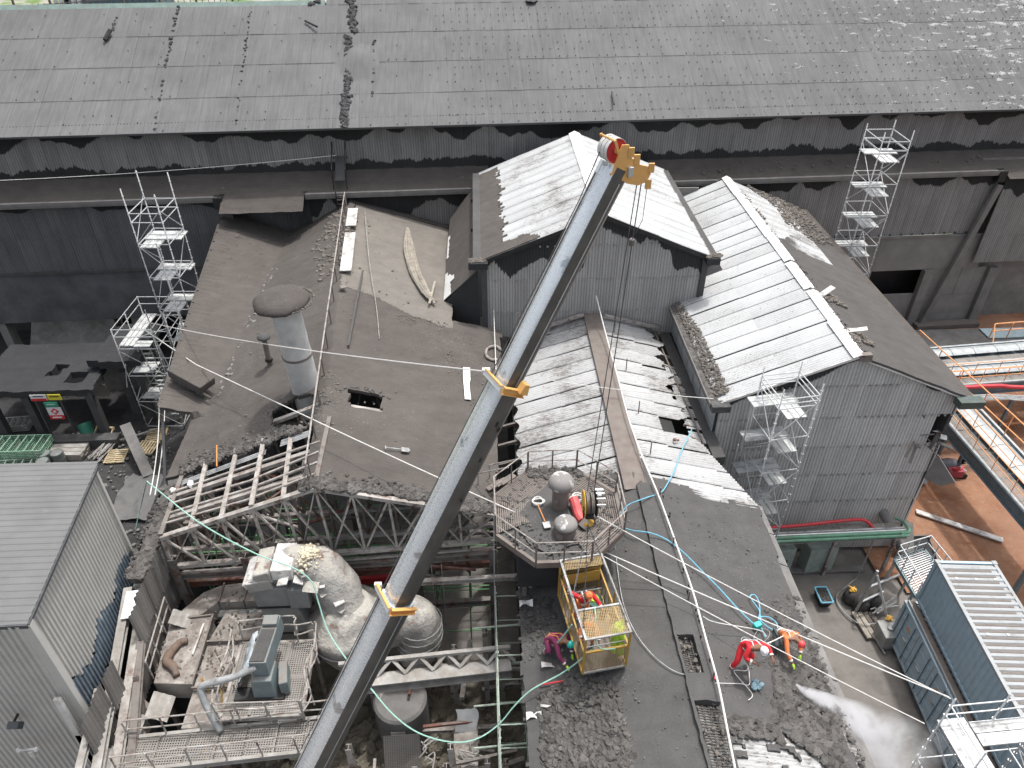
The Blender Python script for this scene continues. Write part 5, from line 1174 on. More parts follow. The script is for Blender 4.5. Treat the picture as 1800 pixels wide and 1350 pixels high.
mb = MB(); scatter(mb, [(.4, 19.6), (.4, 17.5), (1.5, 16.4), (3.4, 16.4), (4.5, 17.6), (4.5, 19.4), (3.5, 20.6), (1.6, 20.7)], lambda x, y: OC.z+.14, 700, .02, .10, seed=61); scatter(mb, [(1.4, 20.9), (3.6, 20.8), (3.5, 20.3), (1.6, 20.3)], lambda x, y: OC.z+.15, 160, .05, .18, seed=62); mb.build('debris', M_['mud'], oct_, kind='stuff')
for x, y in ((1.2, 17.2), (3.7, 17.2), (3.7, 19.9), (1.2, 19.9)):
    mb = MB(); mb.beam((x, y, zM(x)-.1), (x, y, OC.z-.1), .16, .16); mb.build('support', M_['steel'], oct_)
mb = MB(); mb.box((2.45, 18.55, 10.2), (3.0, 3.0, 1.9)); mb.build('roof_curb', M_['ash_black'], oct_)
def mush(c, r, h, cr, label, tiltd=0, ch_=.42):
    t = thing('mushroom_vent', tuple(c), label, 'vent', 'mushroom vents on the octagonal platform'); Mt = Matrix.Rotation(tiltd, 3, 'X')
    mb = MB(); mb.lathe([(r*1.05, -.1), (r, .1), (r, h)], c, 20, Mt); mb.build('barrel', M_['bronze'], t, smooth=True)
    mb = MB(); mb.lathe([(r*.9, h-.02), (cr*.86, h), (cr, h+.08), (cr*.99, h+ch_*.5), (cr*.8, h+ch_*.85), (cr*.45, h+ch_), (0, h+ch_*1.04)], c, 24, Mt, jit=.03); mb.build('cap', M_['vcap'], t, smooth='all')
    mb = MB(); mb.lathe([(r*.32, 0), (r*.32, .06), (0, .07)], c+V((-r*.55, -r*.8, h*.55)), 14, Matrix.Rotation(math.radians(70), 3, 'X') @ Matrix.Rotation(-.4, 3, 'Y')); mb.build('inspection_hatch', M_['bronze'], t)
    return t
M_['vcap'] = plain('vent_cap', (.18, .165, .15), .75, dust=.5, sc=3)
def flaky():
    t = NT('flaky_cap'); n = t.noise(2.6, det=6, rough=.6); col = t.mix(t.ramp(n, .54, .58), (.21, .20, .19), (.48, .475, .47)); t.bump(n, .4, .02); return t.done(col, .8)
M_['vcap'] = flaky()
mush(V((2.55, 18.75, OC.z+.1)), .30, 1.15, .46, 'taller mushroom vent with domed flaking cap beside the red bag')
mush(V((2.62, 17.55, OC.z+.05)), .38, .42, .41, 'shorter wide mushroom vent with flaking white patches on its cap', ch_=.3)
t = thing('vent_spout', (3.3, 17.75, OC.z), 'small tilted pipe stub right of the shorter mushroom vent', 'pipe stub')
mb = MB(); mb.lathe([(.2, 0), (.18, .55)], (3.25, 17.75, OC.z+.15), 14, Matrix.Rotation(-.7, 3, 'X') @ Matrix.Rotation(.7, 3, 'Y')); mb.build('barrel', M_['bronze'], t, smooth=True)
mb = MB(); mb.lathe([(.22, .55), (.22, .62), (0, .66)], (3.25, 17.75, OC.z+.15), 14, Matrix.Rotation(-.7, 3, 'X') @ Matrix.Rotation(.7, 3, 'Y')); mb.build('cap', M_['vcap'], t, smooth=True)
# things left on the platform
mb = MB(); p = V((3.15, 18.35, OC.z+.28)); mb.tube(smoothpts([p+V((-.12, .42, .25)), p+V((-.08, .2, .22)), p+V((0, -.1, .05)), p+V((.12, -.4, 0))]), [.12, .15, .17, .17, .18, .19, .19, .19, .2, .2, .2, .2, .2, .2, .19, .17][:16] if False else .18, 10)
single(mb, 'red_bag', plain('bag_pink', (.60, .10, .10), .6, dust=.05), p, 'soft red holdall lying against the taller mushroom vent', 'bag', smooth=True)
def coil(c, r, n, rr, m_, label, name='rope_coil', seed=1):
    qq = random.Random(seed); pts = []
    for i in range(n*14):
        a = i/14*6.283; pts.append(V(c)+V(((r+.06*math.sin(i*.37)+qq.uniform(-.02, .02))*math.cos(a), (r*.8+.05*math.sin(i*.23))*math.sin(a), .02+i*.0022)))
    mb = MB(); mb.tube(pts, rr, 5); return single(mb, name, M_[m_], c, label, 'rope coil')
coil((3.2, 19.0, OC.z+.25), .22, 5, .022, 'rope', 'pale rope coil behind the red bag on the octagonal platform'); coil((1.8, 18.95, OC.z+.25), .2, 3, .02, 'rope', 'small rope loop left of the taller mushroom vent', seed=2)
mb = MB(); mb.tube(smoothpts([(3.55, 18.6, OC.z+.25), (3.75, 18.2, OC.z+.3), (3.6, 17.95, OC.z+.25), (3.45, 18.4, OC.z+.33), (3.7, 18.8, OC.z+.3), (3.8, 18.4, OC.z+.35)]), .05, 6); single(mb, 'black_hose_coil', M_['black'], (3.6, 18.4, OC.z+.2), 'tangled black hose right of the red bag', 'hose')
t = thing('shovel', (1.85, 18.15, OC.z+.2), 'shovel with orange handle lying left of the vents', 'shovel', 'shovels')
mb = MB(); mb.tube([(1.75, 18.7, OC.z+.35), (1.95, 17.95, OC.z+.3)], .02); mb.build('handle', M_['orange'], t)
mb = MB(); mb.prism([(1.85, 17.95, OC.z+.25), (2.1, 17.98, OC.z+.25), (2.14, 17.7, OC.z+.25), (1.9, 17.66, OC.z+.25)], (0, 0, .03)); mb.build('blade', M_['galv_dusty'], t)
# left side access stair of the platform
mb = MB()
for s_ in (0, .6): 
    pass
st = thing('access_steps', (.4, 20.6, 9.5), 'short steps with handrail at the far left of the octagonal platform', 'steps')
for k in range(6): mb = MB(); mb.box((.75-k*.18, 20.6+k*.16, 11.2-k*.25), (.7, .22, .04), .7); mb.build('tread', M_['bronze'], st)
for s_ in (-.3, .35):
    mb = MB(); mb.tube([(.95+s_*.7, 20.3+s_*.7, 12.3), (-.2+s_*.7, 21.4+s_*.7, 11.0), (-.2+s_*.7, 21.4+s_*.7, 10)], .028); mb.build('hand_rail', M_['steel_pale'], st)

# ======================= PEOPLE =======================
JN = ['pelvis', 'waist', 'chest', 'neck', 'head', 'crown', 'shL', 'elL', 'haL', 'shR', 'elR', 'haR', 'hipL', 'knL', 'anL', 'toL', 'hipR', 'knR', 'anR', 'toR']
ED = [(0, 1), (1, 2), (2, 3), (3, 4), (4, 5), (2, 6), (6, 7), (7, 8), (2, 9), (9, 10), (10, 11), (0, 12), (12, 13), (13, 14), (14, 15), (0, 16), (16, 17), (17, 18), (18, 19)]
RAD = [.13, .125, .145, .058, .085, .07, .066, .047, .034, .066, .047, .034, .095, .062, .042, .04, .095, .062, .042, .04]
def skin(name, mat, verts, edges, radii, parent, sub=1, root=0):
    me = bpy.data.meshes.new(name); me.from_pydata([tuple(v) for v in verts], edges, []); me.materials.append(mat)
    o = link(bpy.data.objects.new(name, me)); o.parent = parent; o['_o'] = parent['_o']
    m = o.modifiers.new('skin', 'SKIN'); m.use_smooth_shade = True
    for i, sv in enumerate(me.skin_vertices[0].data): sv.radius = (radii[i], radii[i]); sv.use_root = (i == root)
    s_ = o.modifiers.new('sub', 'SUBSURF'); s_.levels = sub; s_.render_levels = sub
    return o
def finger_chain(vs, es, rs, wi, wp, dirv, side):
    d = V(dirv).normalized(); u = d.cross(V((0, 0, 1))); u = u.normalized() if u.length > .1 else V((1, 0, 0)); nrm = u.cross(d)
    pk_ = len(vs); vs.append(wp+d*.07); es.append((wi, pk_)); rs.append(.034)
    for k, (o_, L) in enumerate(((-.030, .06), (-.010, .075), (.010, .07), (.030, .055))):
        a = len(vs); vs.append(wp+d*.10+u*o_); es.append((pk_, a)); rs.append(.010)
        vs.append(wp+d*(.10+L*.6)+u*o_*1.2-nrm*.012); es.append((a, a+1)); rs.append(.009)
        vs.append(wp+d*(.10+L)+u*o_*1.2-nrm*.035); es.append((a+1, a+2)); rs.append(.008)
    a = len(vs); vs.append(wp+d*.05+u*side*.05); es.append((pk_, a)); rs.append(.011); vs.append(wp+d*.09+u*side*.065-nrm*.01); es.append((a, a+1)); rs.append(.009)
def person(label, loc, rz, P, suit, helmet, glove='skin', boots='black', vest=None, trousers=None, sc=1.0, strap=None, group=None):
    t = thing('person', loc, label, 'person', group); t.rotation_euler = (0, 0, rz); t['_o'] = (0, 0, 0)
    P = {k: V(v)*sc for k, v in P.items()}
    J = [P[k] for k in JN]; vs = list(J); es = list(ED); rs = [r*sc for r in RAD]
    for s_, hi, ei in ((1, 8, 7), (-1, 11, 10)): finger_chain(vs, es, rs, hi, J[hi], J[hi]-J[ei], s_)
    skin('body', M_['skin'], vs, es, rs, t, 2)
    def cloth(n_, idx, m_, extra, shorten=None):
        mp = {j: i for i, j in enumerate(idx)}; v2 = [J[j] for j in idx]
        if shorten:
            for j, toward, f in shorten: v2[mp[j]] = J[j].lerp(J[toward], f)
        skin(n_, m_, v2, [(mp[a], mp[b]) for a, b in ED if a in mp and b in mp], [RAD[j]*sc+extra for j in idx], t, 2)
    if trousers:
        cloth('jacket', [0, 1, 2, 6, 7, 8, 9, 10, 11], suit, .024, [(8, 7, .22), (11, 10, .22)])
        cloth('trousers', [0, 12, 13, 14, 16, 17, 18], trousers, .030, [(14, 13, .15), (18, 17, .15)])
    else: cloth('coverall', [0, 1, 2, 6, 7, 8, 9, 10, 11, 12, 13, 14, 16, 17, 18], suit, .026, [(8, 7, .22), (11, 10, .22), (14, 13, .12), (18, 17, .12)])
    for a, b in ((14, 15), (18, 19)):
        skin('boot', M_[boots], [J[a].lerp(J[a-1], .15), J[a], J[b]], [(0, 1), (1, 2)], [.055, .055, .050], t, 2)
    if glove != 'skin':
        for hi, ei, s_ in ((8, 7, 1), (11, 10, -1)):
            gv = [J[hi].lerp(J[ei], .15), J[hi]]; ge = [(0, 1)]; gr = [.036, .040]; finger_chain(gv, ge, gr, 1, J[hi], J[hi]-J[ei], s_)
            skin('glove', M_[glove], gv, ge, [r*1.18 for r in gr], t, 1)
    # head details
    hd = J[4]; up = (J[5]-J[3]).normalized(); fw = P.get('face', V((0, -1, 0))); fw = (fw-up*fw.dot(up)).normalized(); sdv = fw.cross(up)
    Mh = Matrix((sdv, fw, up)).transposed()
    mb = MB(); mb.lathe([(.125, -.005), (.128, .03), (.12, .08), (.095, .125), (.05, .15), (0, .157)], hd+up*.035, 20, Mh); h_ = mb.build('helmet', M_[helmet], t, smooth=True)
    mb = MB(); mb.prism([hd+up*.035+Mh @ V((x, y, 0)) for x, y in ((-.11, .07), (-.08, .15), (0, .175), (.08, .15), (.11, .07))], up*.012); mb.build('brim', M_[helmet], h_)
    mb = MB(); mb.tube([hd+up*.18+fw*.09, hd+up*.20, hd+up*.18-fw*.09], .014, 5); mb.build('ridge', M_[helmet], h_)
    mb = MB(); mb.add([hd+fw*.085+up*.01-sdv*.014, hd+fw*.085+up*.01+sdv*.014, hd+fw*.115-up*.028, hd+fw*.088-up*.035-sdv*.016, hd+fw*.088-up*.035+sdv*.016], [(0, 1, 2), (0, 2, 3), (1, 4, 2), (3, 2, 4)]); mb.build('nose', M_['skin'], t)
    for s_ in (-1, 1):
        mb = MB(); mb.lathe([(0, -.012), (.012, 0), (0, .012)], hd+fw*.08+up*.012+sdv*s_*.032, 8); mb.build('eye', M_['black'], t)
        mb = MB(); mb.lathe([(0, -.03), (.018, 0), (0, .03)], hd+sdv*s_*.088, 8); mb.build('ear', M_['skin'], t)
    mb = MB(); mb.beam(hd+fw*.083-up*.055-sdv*.024, hd+fw*.083-up*.055+sdv*.024, .01, .01); mb.build('mouth', M_['rust'], t)
    # reflective bands / harness
    if strap:
        ch, wa = J[2], J[0]; bk = (J[6]-J[9]).cross(J[3]-J[0]).normalized()
        for s_, a in ((1, 6), (-1, 9)):
            pts = [J[a]*.6+J[3]*.4+bk*.1*0+up*.05, J[2].lerp(J[a], .35)-bk*.17, J[1].lerp(J[12 if s_ > 0 else 16], .3)-bk*.155, J[12 if s_ > 0 else 16]-bk*.14]
            mb = MB(); mb.tube(pts, .020, 5); mb.build('harness_strap', M_[strap], t)
            pts = [J[a]*.6+J[3]*.4+up*.05, J[2].lerp(J[a], .35)+bk*.17, J[1].lerp(J[12 if s_ > 0 else 16], .3)+bk*.155, J[12 if s_ > 0 else 16]+bk*.14]
            mb = MB(); mb.tube(pts, .020, 5); mb.build('harness_strap', M_[strap], t)
        mb = MB(); c = J[0].lerp(J[1], .3); d_ = (J[1]-J[0]).normalized(); x_ = d_.orthogonal().normalized(); y_ = d_.cross(x_)
        mb.tube([c+(x_*math.cos(i/16*6.283)+y_*math.sin(i/16*6.283))*.17 for i in range(17)], .022, 5); mb.build('belt', M_[strap], t)
        for k_, e_ in ((14, 13), (18, 17), (8, 7), (11, 10)):
            c = J[k_].lerp(J[e_], .38); d_ = (J[k_]-J[e_]).normalized(); x_ = d_.orthogonal().normalized(); y_ = d_.cross(x_); rr = .078 if k_ in (14, 18) else .066
            mb = MB(); mb.lathe([(rr, -.028), (rr*1.03, 0), (rr, .028)], c, 14, Matrix((x_, y_, d_)).transposed(), cap=False); mb.build('reflective_band', M_['white'], t, smooth=True)
    if vest:
        skin('vest', M_[vest], [J[0].lerp(J[1], .4), J[1], J[2], J[6].lerp(J[2], .35), J[9].lerp(J[2], .35)], [(0, 1), (1, 2), (2, 3), (2, 4)], [.165*sc, .165*sc, .182*sc, .10*sc, .10*sc], t, 2)
    return t
M_['suit_red'] = plain('suit_red', (.62, .02, .03), .8, dust=0, var=.12, sc=4, bump=.4)
M_['suit_purple'] = plain('suit_purple', (.20, .03, .09), .85, dust=.1, var=.15, sc=4, bump=.4)
M_['suit_orange'] = plain('suit_orange', (.66, .20, .07), .8, dust=.1, var=.15, sc=4, bump=.4)
M_['trouser_grey'] = plain('trouser_grey', (.07, .085, .09), .9, dust=.2, var=.15)
M_['helmet_white'] = plain('helmet_white', (.78, .78, .78), .35, dust=0, var=.03)
M_['helmet_teal'] = plain('helmet_teal', (.02, .50, .44), .35, dust=0, var=.03)
M_['helmet_red'] = plain('helmet_red', (.66, .06, .06), .35, dust=0, var=.05)
M_['helmet_orange'] = plain('helmet_orange', (.75, .20, .06), .35, dust=0, var=.05)
M_['boot'] = plain('boot_grey', (.22, .21, .19), .8, dust=.2)
LEAN = dict(pelvis=(0, 0, .92), waist=(.02, -.10, 1.06), chest=(.06, -.30, 1.25), neck=(.09, -.45, 1.36), head=(.11, -.54, 1.43), crown=(.12, -.60, 1.50),
            shL=(.26, -.30, 1.28), elL=(.47, -.38, 1.12), haL=(.44, -.62, 1.04), shR=(-.14, -.32, 1.28), elR=(-.30, -.42, 1.04), haR=(-.08, -.60, .98),
            hipL=(.11, .02, .88), knL=(.20, -.16, .50), anL=(.20, .02, .10), toL=(.24, -.16, .05), hipR=(-.11, .02, .88), knR=(-.30, -.20, .52), anR=(-.42, -.12, .10), toR=(-.48, -.30, .05), face=(.05, -.8, -.4))
f_ = PZ(1296, 1180, 9.3)
person('worker in a bright red coverall and white helmet bending forward on the roof', (f_.x+.10, f_.y+.15, zM(f_.x)+.06), math.radians(12), LEAN, M_['suit_red'], 'helmet_white', boots='boot', strap='white', sc=1.12)
CRO = dict(pelvis=(0, 0, .48), waist=(.04, -.12, .62), chest=(.10, -.34, .78), neck=(.14, -.50, .84), head=(.17, -.62, .84), crown=(.19, -.71, .86),
           shL=(.29, -.32, .78), elL=(.36, -.52, .52), haL=(.26, -.72, .30), shR=(-.10, -.38, .78), elR=(-.20, -.66, .56), haR=(-.12, -.92, .30),
           hipL=(.12, .02, .46), knL=(.36, -.22, .40), anL=(.26, .10, .09), toL=(.34, -.06, .05), hipR=(-.12, .02, .46), knR=(-.26, -.30, .38), anR=(-.22, .04, .09), toR=(-.28, -.12, .05), face=(.1, -.6, -.8))
f_ = PZ(1374, 1158, 8.9)
person('crouching worker with orange vest, red helmet and lime gloves near the roof edge', (f_.x, f_.y+.55, zM(f_.x)+.08), math.radians(14), CRO, M_['suit_orange'], 'helmet_red', glove='lime', vest='suit_orange', trousers=M_['trouser_grey'], boots='boot', strap='rope', sc=1.12)
f_ = PZ(968, 1152, 8.9)
person('crouching worker in purple coverall and teal helmet scraping the roof left of the cage', (f_.x, f_.y+.30, zM(f_.x)+.10), math.radians(34), CRO, M_['suit_purple'], 'helmet_teal', glove='lime', strap='orange', boots='boot', sc=1.12)
STA = dict(pelvis=(0, 0, .95), waist=(.0, -.05, 1.10), chest=(.02, -.16, 1.32), neck=(.04, -.24, 1.47), head=(.05, -.30, 1.56), crown=(.06, -.34, 1.64),
           shL=(.23, -.14, 1.37), elL=(.40, -.34, 1.18), haL=(.46, -.56, 1.10), shR=(-.17, -.18, 1.37), elR=(-.36, .0, 1.36), haR=(-.48, .22, 1.42),
           hipL=(.11, 0, .90), knL=(.16, -.12, .50), anL=(.16, .05, .10), toL=(.19, -.12, .05), hipR=(-.11, 0, .90), knR=(-.22, -.16, .52), anR=(-.24, .03, .10), toR=(-.30, -.14, .05), face=(.3, -.8, -.3))
p = cg(.48, cl*.62, .10)
person('worker in red jacket and orange trousers standing at the far end of the cage', tuple(p), math.radians(10), STA, M_['suit_red'], 'helmet_orange', trousers=M_['suit_orange'], strap='white', sc=1.03)
p = cg(.42, cl*.30, .10)
ST2 = dict(STA); ST2.update(elR=(-.26, -.40, 1.18), haR=(-.14, -.60, 1.05), face=(.1, -.8, -.5))
person('worker in orange coverall with tan helmet under the mesh roof of the cage', tuple(p), math.radians(-20), ST2, M_['suit_orange'], 'helmet_orange', vest='suit_orange', sc=.90, strap='rope')
# hi-vis jackets and kit in the cage
mb = MB(); p = cg(cw-.22, .42, .55)
for k in range(5): mb.tube(smoothpts([p+V((.10*math.sin(k*2), .06*k-.1, 1.0)), p+V((.13*math.sin(k*2+1), .07*k-.12, .6)), p+V((.10*math.sin(k*2+2), .08*k-.16, .2)), p+V((.12*math.sin(k*2+2), .08*k-.2, -.15))]), .10, 7)
single(mb, 'hi_vis_jacket', M_['lime'], p, 'lime green hi-vis jackets hanging inside the near right corner of the cage', 'jacket', smooth='all')
t = thing('tool_tub', tuple(cg(cw-.35, cl*.74, .1)), 'dark green tub with lime lid in the far right corner of the cage', 'tub')
mb = MB(); mb.lathe([(.20, 0), (.27, .35)], cg(cw-.36, cl*.74, .1), 18); mb.build('tub_body', M_['teal'] if False else plain('tub_green', (.02, .10, .08), .6, dust=.1), t, smooth=True)
mb = MB(); mb.lathe([(.17, .36), (.15, .42), (0, .44)], cg(cw-.38, cl*.76, .1), 14); mb.build('lid', M_['lime'], t, smooth=True)
t = thing('bucket', tuple(cg(cw-.2, cl*.60, .1)), 'small black bucket against the right side of the cage', 'bucket')
mb = MB(); mb.lathe([(.11, 0), (.14, .3), (.12, .3), (.1, .04)], cg(cw-.2, cl*.60, .1), 14); mb.build('pail', M_['black'], t, smooth=True)
mb = MB(); mb.tube(smoothpts([cg(cw-.34, cl*.6, .4), cg(cw-.2, cl*.6, .52), cg(cw-.06, cl*.6, .4)]), .008, 5); mb.build('handle', M_['galv'], t)
mb = MB(); mb.tube([cg(.62, cl*.46, .15), cg(.95, cl*.62, .32)], .03); single(mb, 'red_bar', M_['red'], cg(.62, cl*.5, .15), 'red handled crowbar lying on the cage floor', 'crowbar')
pts = [cg(.72+.42*math.cos(a/9*6.283), cl*.66+.34*math.sin(a/9*6.283), .16+a*.004) for a in range(26)]
mb = MB(); mb.tube(pts+smoothpts([pts[-1], cg(.65, cl*.5, .6), cg(.55, cl*.3, 1.9), cg(.45, .12, 1.2), cg(.95, -.1, 1.2)]), .022, 5); single(mb, 'green_hose', M_['rope_green'], cg(.7, cl*.6, .15), 'pale green hose coiled on the cage floor and draped over its rail', 'hose')
# ======================= NEAR LEFT GREY BUILDING =======================
gb = thing('ribbed_building', (-17, 16.5, 0), 'clean grey rib clad building in the bottom left corner', 'building')
m_gr = plain('grey_roof', (.135, .137, .136), .85, dust=.15, sc=.8, var=.1, dustc=(.11, .11, .11))
m_gw = plain('beige_cladding', (.47, .46, .435), .6, dust=0, sc=.9, var=.07)
m_bl = plain('washed_blue', (.16, .20, .24), .55, dust=.0, sc=2.5, var=.3)
cA, cB = V((-13.42, 13.40, 13)), V((-14.13, 20.03, 13))
wu = (cB-cA).normalized(); wo = V((wu.y, -wu.x, 0))
for k in range(26):
    mb = MB(); y0 = .265*k; a = cA+wu*y0+wo*.22; b = cA+wu*(y0+.268)+wo*.22
    mb.grid(lambda i, j: (a+wu*(.268*[0, .38, .5, .88, 1][i]) + V((-8*j, -.25*j, (.0, .0, .02, .02, 0)[i]+.25*j+.02))), 4, 1); mb.build('roof_panel', m_gr, gb)
mb = MB(); mb.beam(cA+wo*.22+wu*-.02-V((0, 0, .06)), cA+wo*.22-V((8, .25, -.19)), .06, .14); mb.beam(cA+wo*.24-V((0, 0, .05)), cB+wo*.24-V((0, 0, .05)), .05, .10); mb.build('roof_trim', M_['dark_grey'], gb)
def ribwall(A, u, n, L, pw, ztop, zbot, out, mat, name, matl=None):
    for k in range(n):
        a = A+u*(pw*k); mb = MB(); zb = zbot(k); prof = ((0, 0), (.30, 0), (.40, .055), (.80, .055), (.90, 0), (1, 0))
        ns = 5
        for lo, hi, kk in (((zb, min(ztop-.1, zb+matl(k)), 1), (min(ztop-.1, zb+matl(k)), ztop, 0)) if matl else ((zb, ztop, 0),)):
            mb.k = kk; mb.grid(lambda i, j: V((a+u*pw*prof[i][0]+out*prof[i][1]).to_tuple()[:2] + ((lo if j == 0 else hi),)), ns, 1)
        mb.build(name, [mat, m_bl], gb)
ribwall(cA, wu, 34, 0, .1955, 12.98, lambda k: 7.4+.09*math.sin(k*2.3)+.22*rnd.random()-.02*k*.3, wo, m_gw, 'wall_sheet', lambda k: 1.35+.25*math.sin(k*.5)+.15*rnd.random())
mb = MB(); mb.beam(cA+wo*.07+wu*.10+V((0, 0, -5.6)), cA+wo*.07+wu*.10-V((0, 0, .05)), .24, .4, up=wo); mb.build('corner_trim', m_gw, gb)
mb = MB(); mb.beam(cB+wo*.07+V((0, 0, -5.5)), cB+wo*.07, .14, .12, up=wo); mb.build('corner_trim', m_gw, gb)
ribwall(cA+V((-9.8, .35, 0)), V((9.8, -.35, 0)).normalized(), 47, 0, .209, 12.98, lambda k: 1.0, V((-.03, -1, 0)), m_gw, 'front_sheet')
mb = MB(); mb.box((-18.4, 17.0, 6), (7.5, 5.6, 11.6)); mb.build('core', M_['concrete_dark'], gb)
for (px0, py0, px1, py1) in ((100, 1228, 82, 1345), (138, 1290, 118, 1400)):
    a = PY(px0, py0, 13.15); b = PY(px1, py1, 13.15); b = V((a.x-.15, 13.15, b.z)); mb = MB(); mb.beam(a, b, .2, .12, up=(0, 1, 0)); mb.build('white_strip', M_['white_dirty'] if px0 == 100 else M_['galv'], gb)
fl = thing('flood_light', tuple(PY(27, 1272, 13.1)), 'black square floodlight on the front wall at the bottom left', 'light'); p = PY(27, 1275, 13.0)
mb = MB(); mb.box(p, (.34, .22, .34), 0, Matrix.Rotation(.5, 3, 'X')); mb.build('lamp_housing', M_['dark_grey'], fl, bevel=.02); mb = MB(); mb.beam(p+V((0, 0, .15)), p+V((0, .3, .15)), .06); mb.build('bracket', M_['black'], fl)
cm = thing('wall_camera', tuple(PY(48, 1325, 13.0)), 'pale bracket lamp pair below the black floodlight', 'lamp'); p = PY(48, 1318, 12.95)
mb = MB(); mb.tube([p+V((-.28, 0, 0)), p+V((.28, 0, .04))], .04, 8); mb.build('arm', M_['white_dirty'], cm)
for s_ in (-.28, .28): mb = MB(); mb.lathe([(.05, -.1), (.08, 0), (.05, .08)], p+V((s_, 0, 0)), 10); mb.build('lamp_head', M_['white_dirty'], cm, smooth=True)
mb = MB(); mb.lathe([(.05, -.4), (.05, -.3), (.10, -.28), (.10, 0)], p+V((.08, 0, -.05)), 10); mb.build('stem', M_['white_dirty'], cm, smooth=True)

# ======================= COLLAPSED EDGE BETWEEN =======================
ed = thing('collapsed_steelwork', (-13.0, 14, 4), 'bent beams and torn sheets beside the ribbed grey wall', 'steelwork')
q = random.Random(31)
for (a, b, w_, m_) in (((-13.55, 18.3, 8.35), (-12.6, 12.0, 7.2), .30, 'pale'), ((-13.1, 18.0, 7.9), (-12.15, 11.2, 6.4), .28, 'steel_pale'), ((-12.7, 16.5, 7.6), (-11.8, 11.5, 6.0), .26, 'steel'), ((-13.3, 14.5, 7.9), (-12.6, 10.6, 7.9), .22, 'pale'), ((-12.6, 10.6, 7.9), (-12.9, 8.4, 7.2), .22, 'pale'),
                      ((-13.5, 15.6, 7.0), (-11.9, 14.6, 5.9), .16, 'steel'), ((-13.4, 13.6, 6.6), (-11.6, 12.3, 5.6), .18, 'galv_dusty'), ((-13.3, 12.2, 6.9), (-12.0, 11.0, 6.0), .12, 'blue'), ((-12.9, 17.2, 7.6), (-12.3, 16.0, 5.2), .14, 'steel'), ((-12.5, 15.3, 7.4), (-12.2, 13.6, 4.6), .2, 'steel')):
    mb = MB(); mb.ibeam(a, b, w_, w_, .03); mb.build('bent_beam', M_[m_], ed)
mb = MB(); mb.prism([(-13.5, 18.05, 8.5), (-13.0, 18.15, 8.45), (-12.85, 17.05, 8.3), (-13.35, 16.95, 8.35)], (0, 0, .04)); mb.build('lime_plate', M_['white'], ed)
mb = MB()
for k in range(26):
    p = cB.lerp(cA, k/26*.40)+wo*.3+V((0, 0, -5.1)); mb.rock(p+V((q.uniform(-.1, .2), 0, q.uniform(-.25, .1))), q.uniform(.06, .2), .7)
mb.build('lime_crust', M_['white'], ed, kind='stuff')
for k in range(9):
    p = V((-13.2+q.random()*1.2, 11+q.random()*7, 5.5+q.random()*1.8)); mb = MB(); l = q.uniform(.5, 1.1); mb.grid(lambda i, j: p+V((i*.11, j*l*.5, (.04 if i % 2 else 0)-i*.07)), 6, 2); mb.build('torn_sheet', M_['pale'], ed)
mb = MB(); mb.lathe([(.45, -.5), (.45, .5)], (-12.7, 14.0, 5.6), 18, Matrix.Rotation(1.4, 3, 'X')); mb.build('pipe', M_['pale'], ed, smooth=True)

# ======================= PLANT IN THE PIT =======================
M_['duct_top'] = plain('duct_top', (.33, .31, .285), .85, dust=.62, var=.3, sc=1.5, dustc=(.115, .10, .088))
du = thing('flat_duct', (-11, 17, 5), 'broad flat U shaped square duct caked in grey dust beside the pit wall', 'duct')
def slab(name, pts, ztop, h, mat, parent, bevel=.03, kind=None):
    mb = MB(); mb.prism([(x, y, ztop-h) for x, y in pts], (0, 0, h)); return mb.build(name, mat, parent, bevel=bevel, kind=kind)
slab('duct_section', [(-12.25, 15.55), (-10.85, 15.45), (-10.95, 18.35), (-12.5, 18.2)], 6.5, .95, M_['duct_top'], du)
slab('duct_section', [(-12.5, 18.25), (-11.5, 18.3), (-10.9, 19.0), (-10.9, 19.85), (-11.6, 19.5)], 6.52, .9, M_['duct_top'], du)
slab('duct_section', [(-10.87, 19.0), (-9.9, 19.0), (-9.9, 19.95), (-10.87, 19.85)], 6.5, .9, M_['duct_top'], du)
slab('duct_section', [(-9.87, 19.0), (-8.9, 19.0), (-8.85, 20.0), (-9.87, 19.95)], 6.52, .9, M_['duct_top'], du)
slab('duct_section', [(-10.82, 17.2), (-8.7, 17.2), (-8.5, 18.5), (-10.5, 18.55)], 6.42, .9, M_['duct_top'], du)
slab('duct_section', [(-10.82, 15.3), (-8.9, 15.3), (-8.75, 17.17), (-10.82, 17.17)], 6.36, .9, M_['duct_top'], du)
slab('duct_section', [(-10.82, 13.9), (-9.3, 13.9), (-9.2, 15.27), (-10.82, 15.27)], 6.3, .9, M_['duct_top'], du)
slab('blue_web', [(-10.9, 18.6), (-8.6, 18.6), (-8.6, 18.95), (-10.9, 18.95)], 6.1, .5, M_['fan_blue'], du)
for x, y, x1, y1 in ((-10.86, 19.0, -10.86, 19.9), (-9.88, 19.0, -9.88, 19.95), (-12.5, 18.22, -10.95, 18.36), (-10.8, 17.18, -8.75, 17.18), (-10.8, 15.28, -9, 15.28), (-10.84, 15.4, -10.9, 18.4)):
    mb = MB(); mb.beam((x, y, 6.52), (x1, y1, 6.54), .07, .10); mb.build('flange', M_['steel'], du)
mb = MB(); scatter(mb, [(-12.4, 15.7), (-11, 15.5), (-9, 15.4), (-8.9, 17), (-8.7, 19.8), (-11.5, 19.4), (-12.4, 18)], lambda x, y: 6.5, 420, .015, .07, seed=71); mb.build('grit', M_['gravel'], du, kind='stuff')
for z in (.0,):
    for x, y in ((-12.2, 15.7), (-12.3, 18.1), (-11, 19.2), (-9, 19.6), (-10.6, 14.2), (-9.1, 15.6), (-9, 18.2)):
        mb = MB(); mb.beam((x, y, 0), (x, y, 5.55), .16); mb.build('leg', M_['steel'], du)
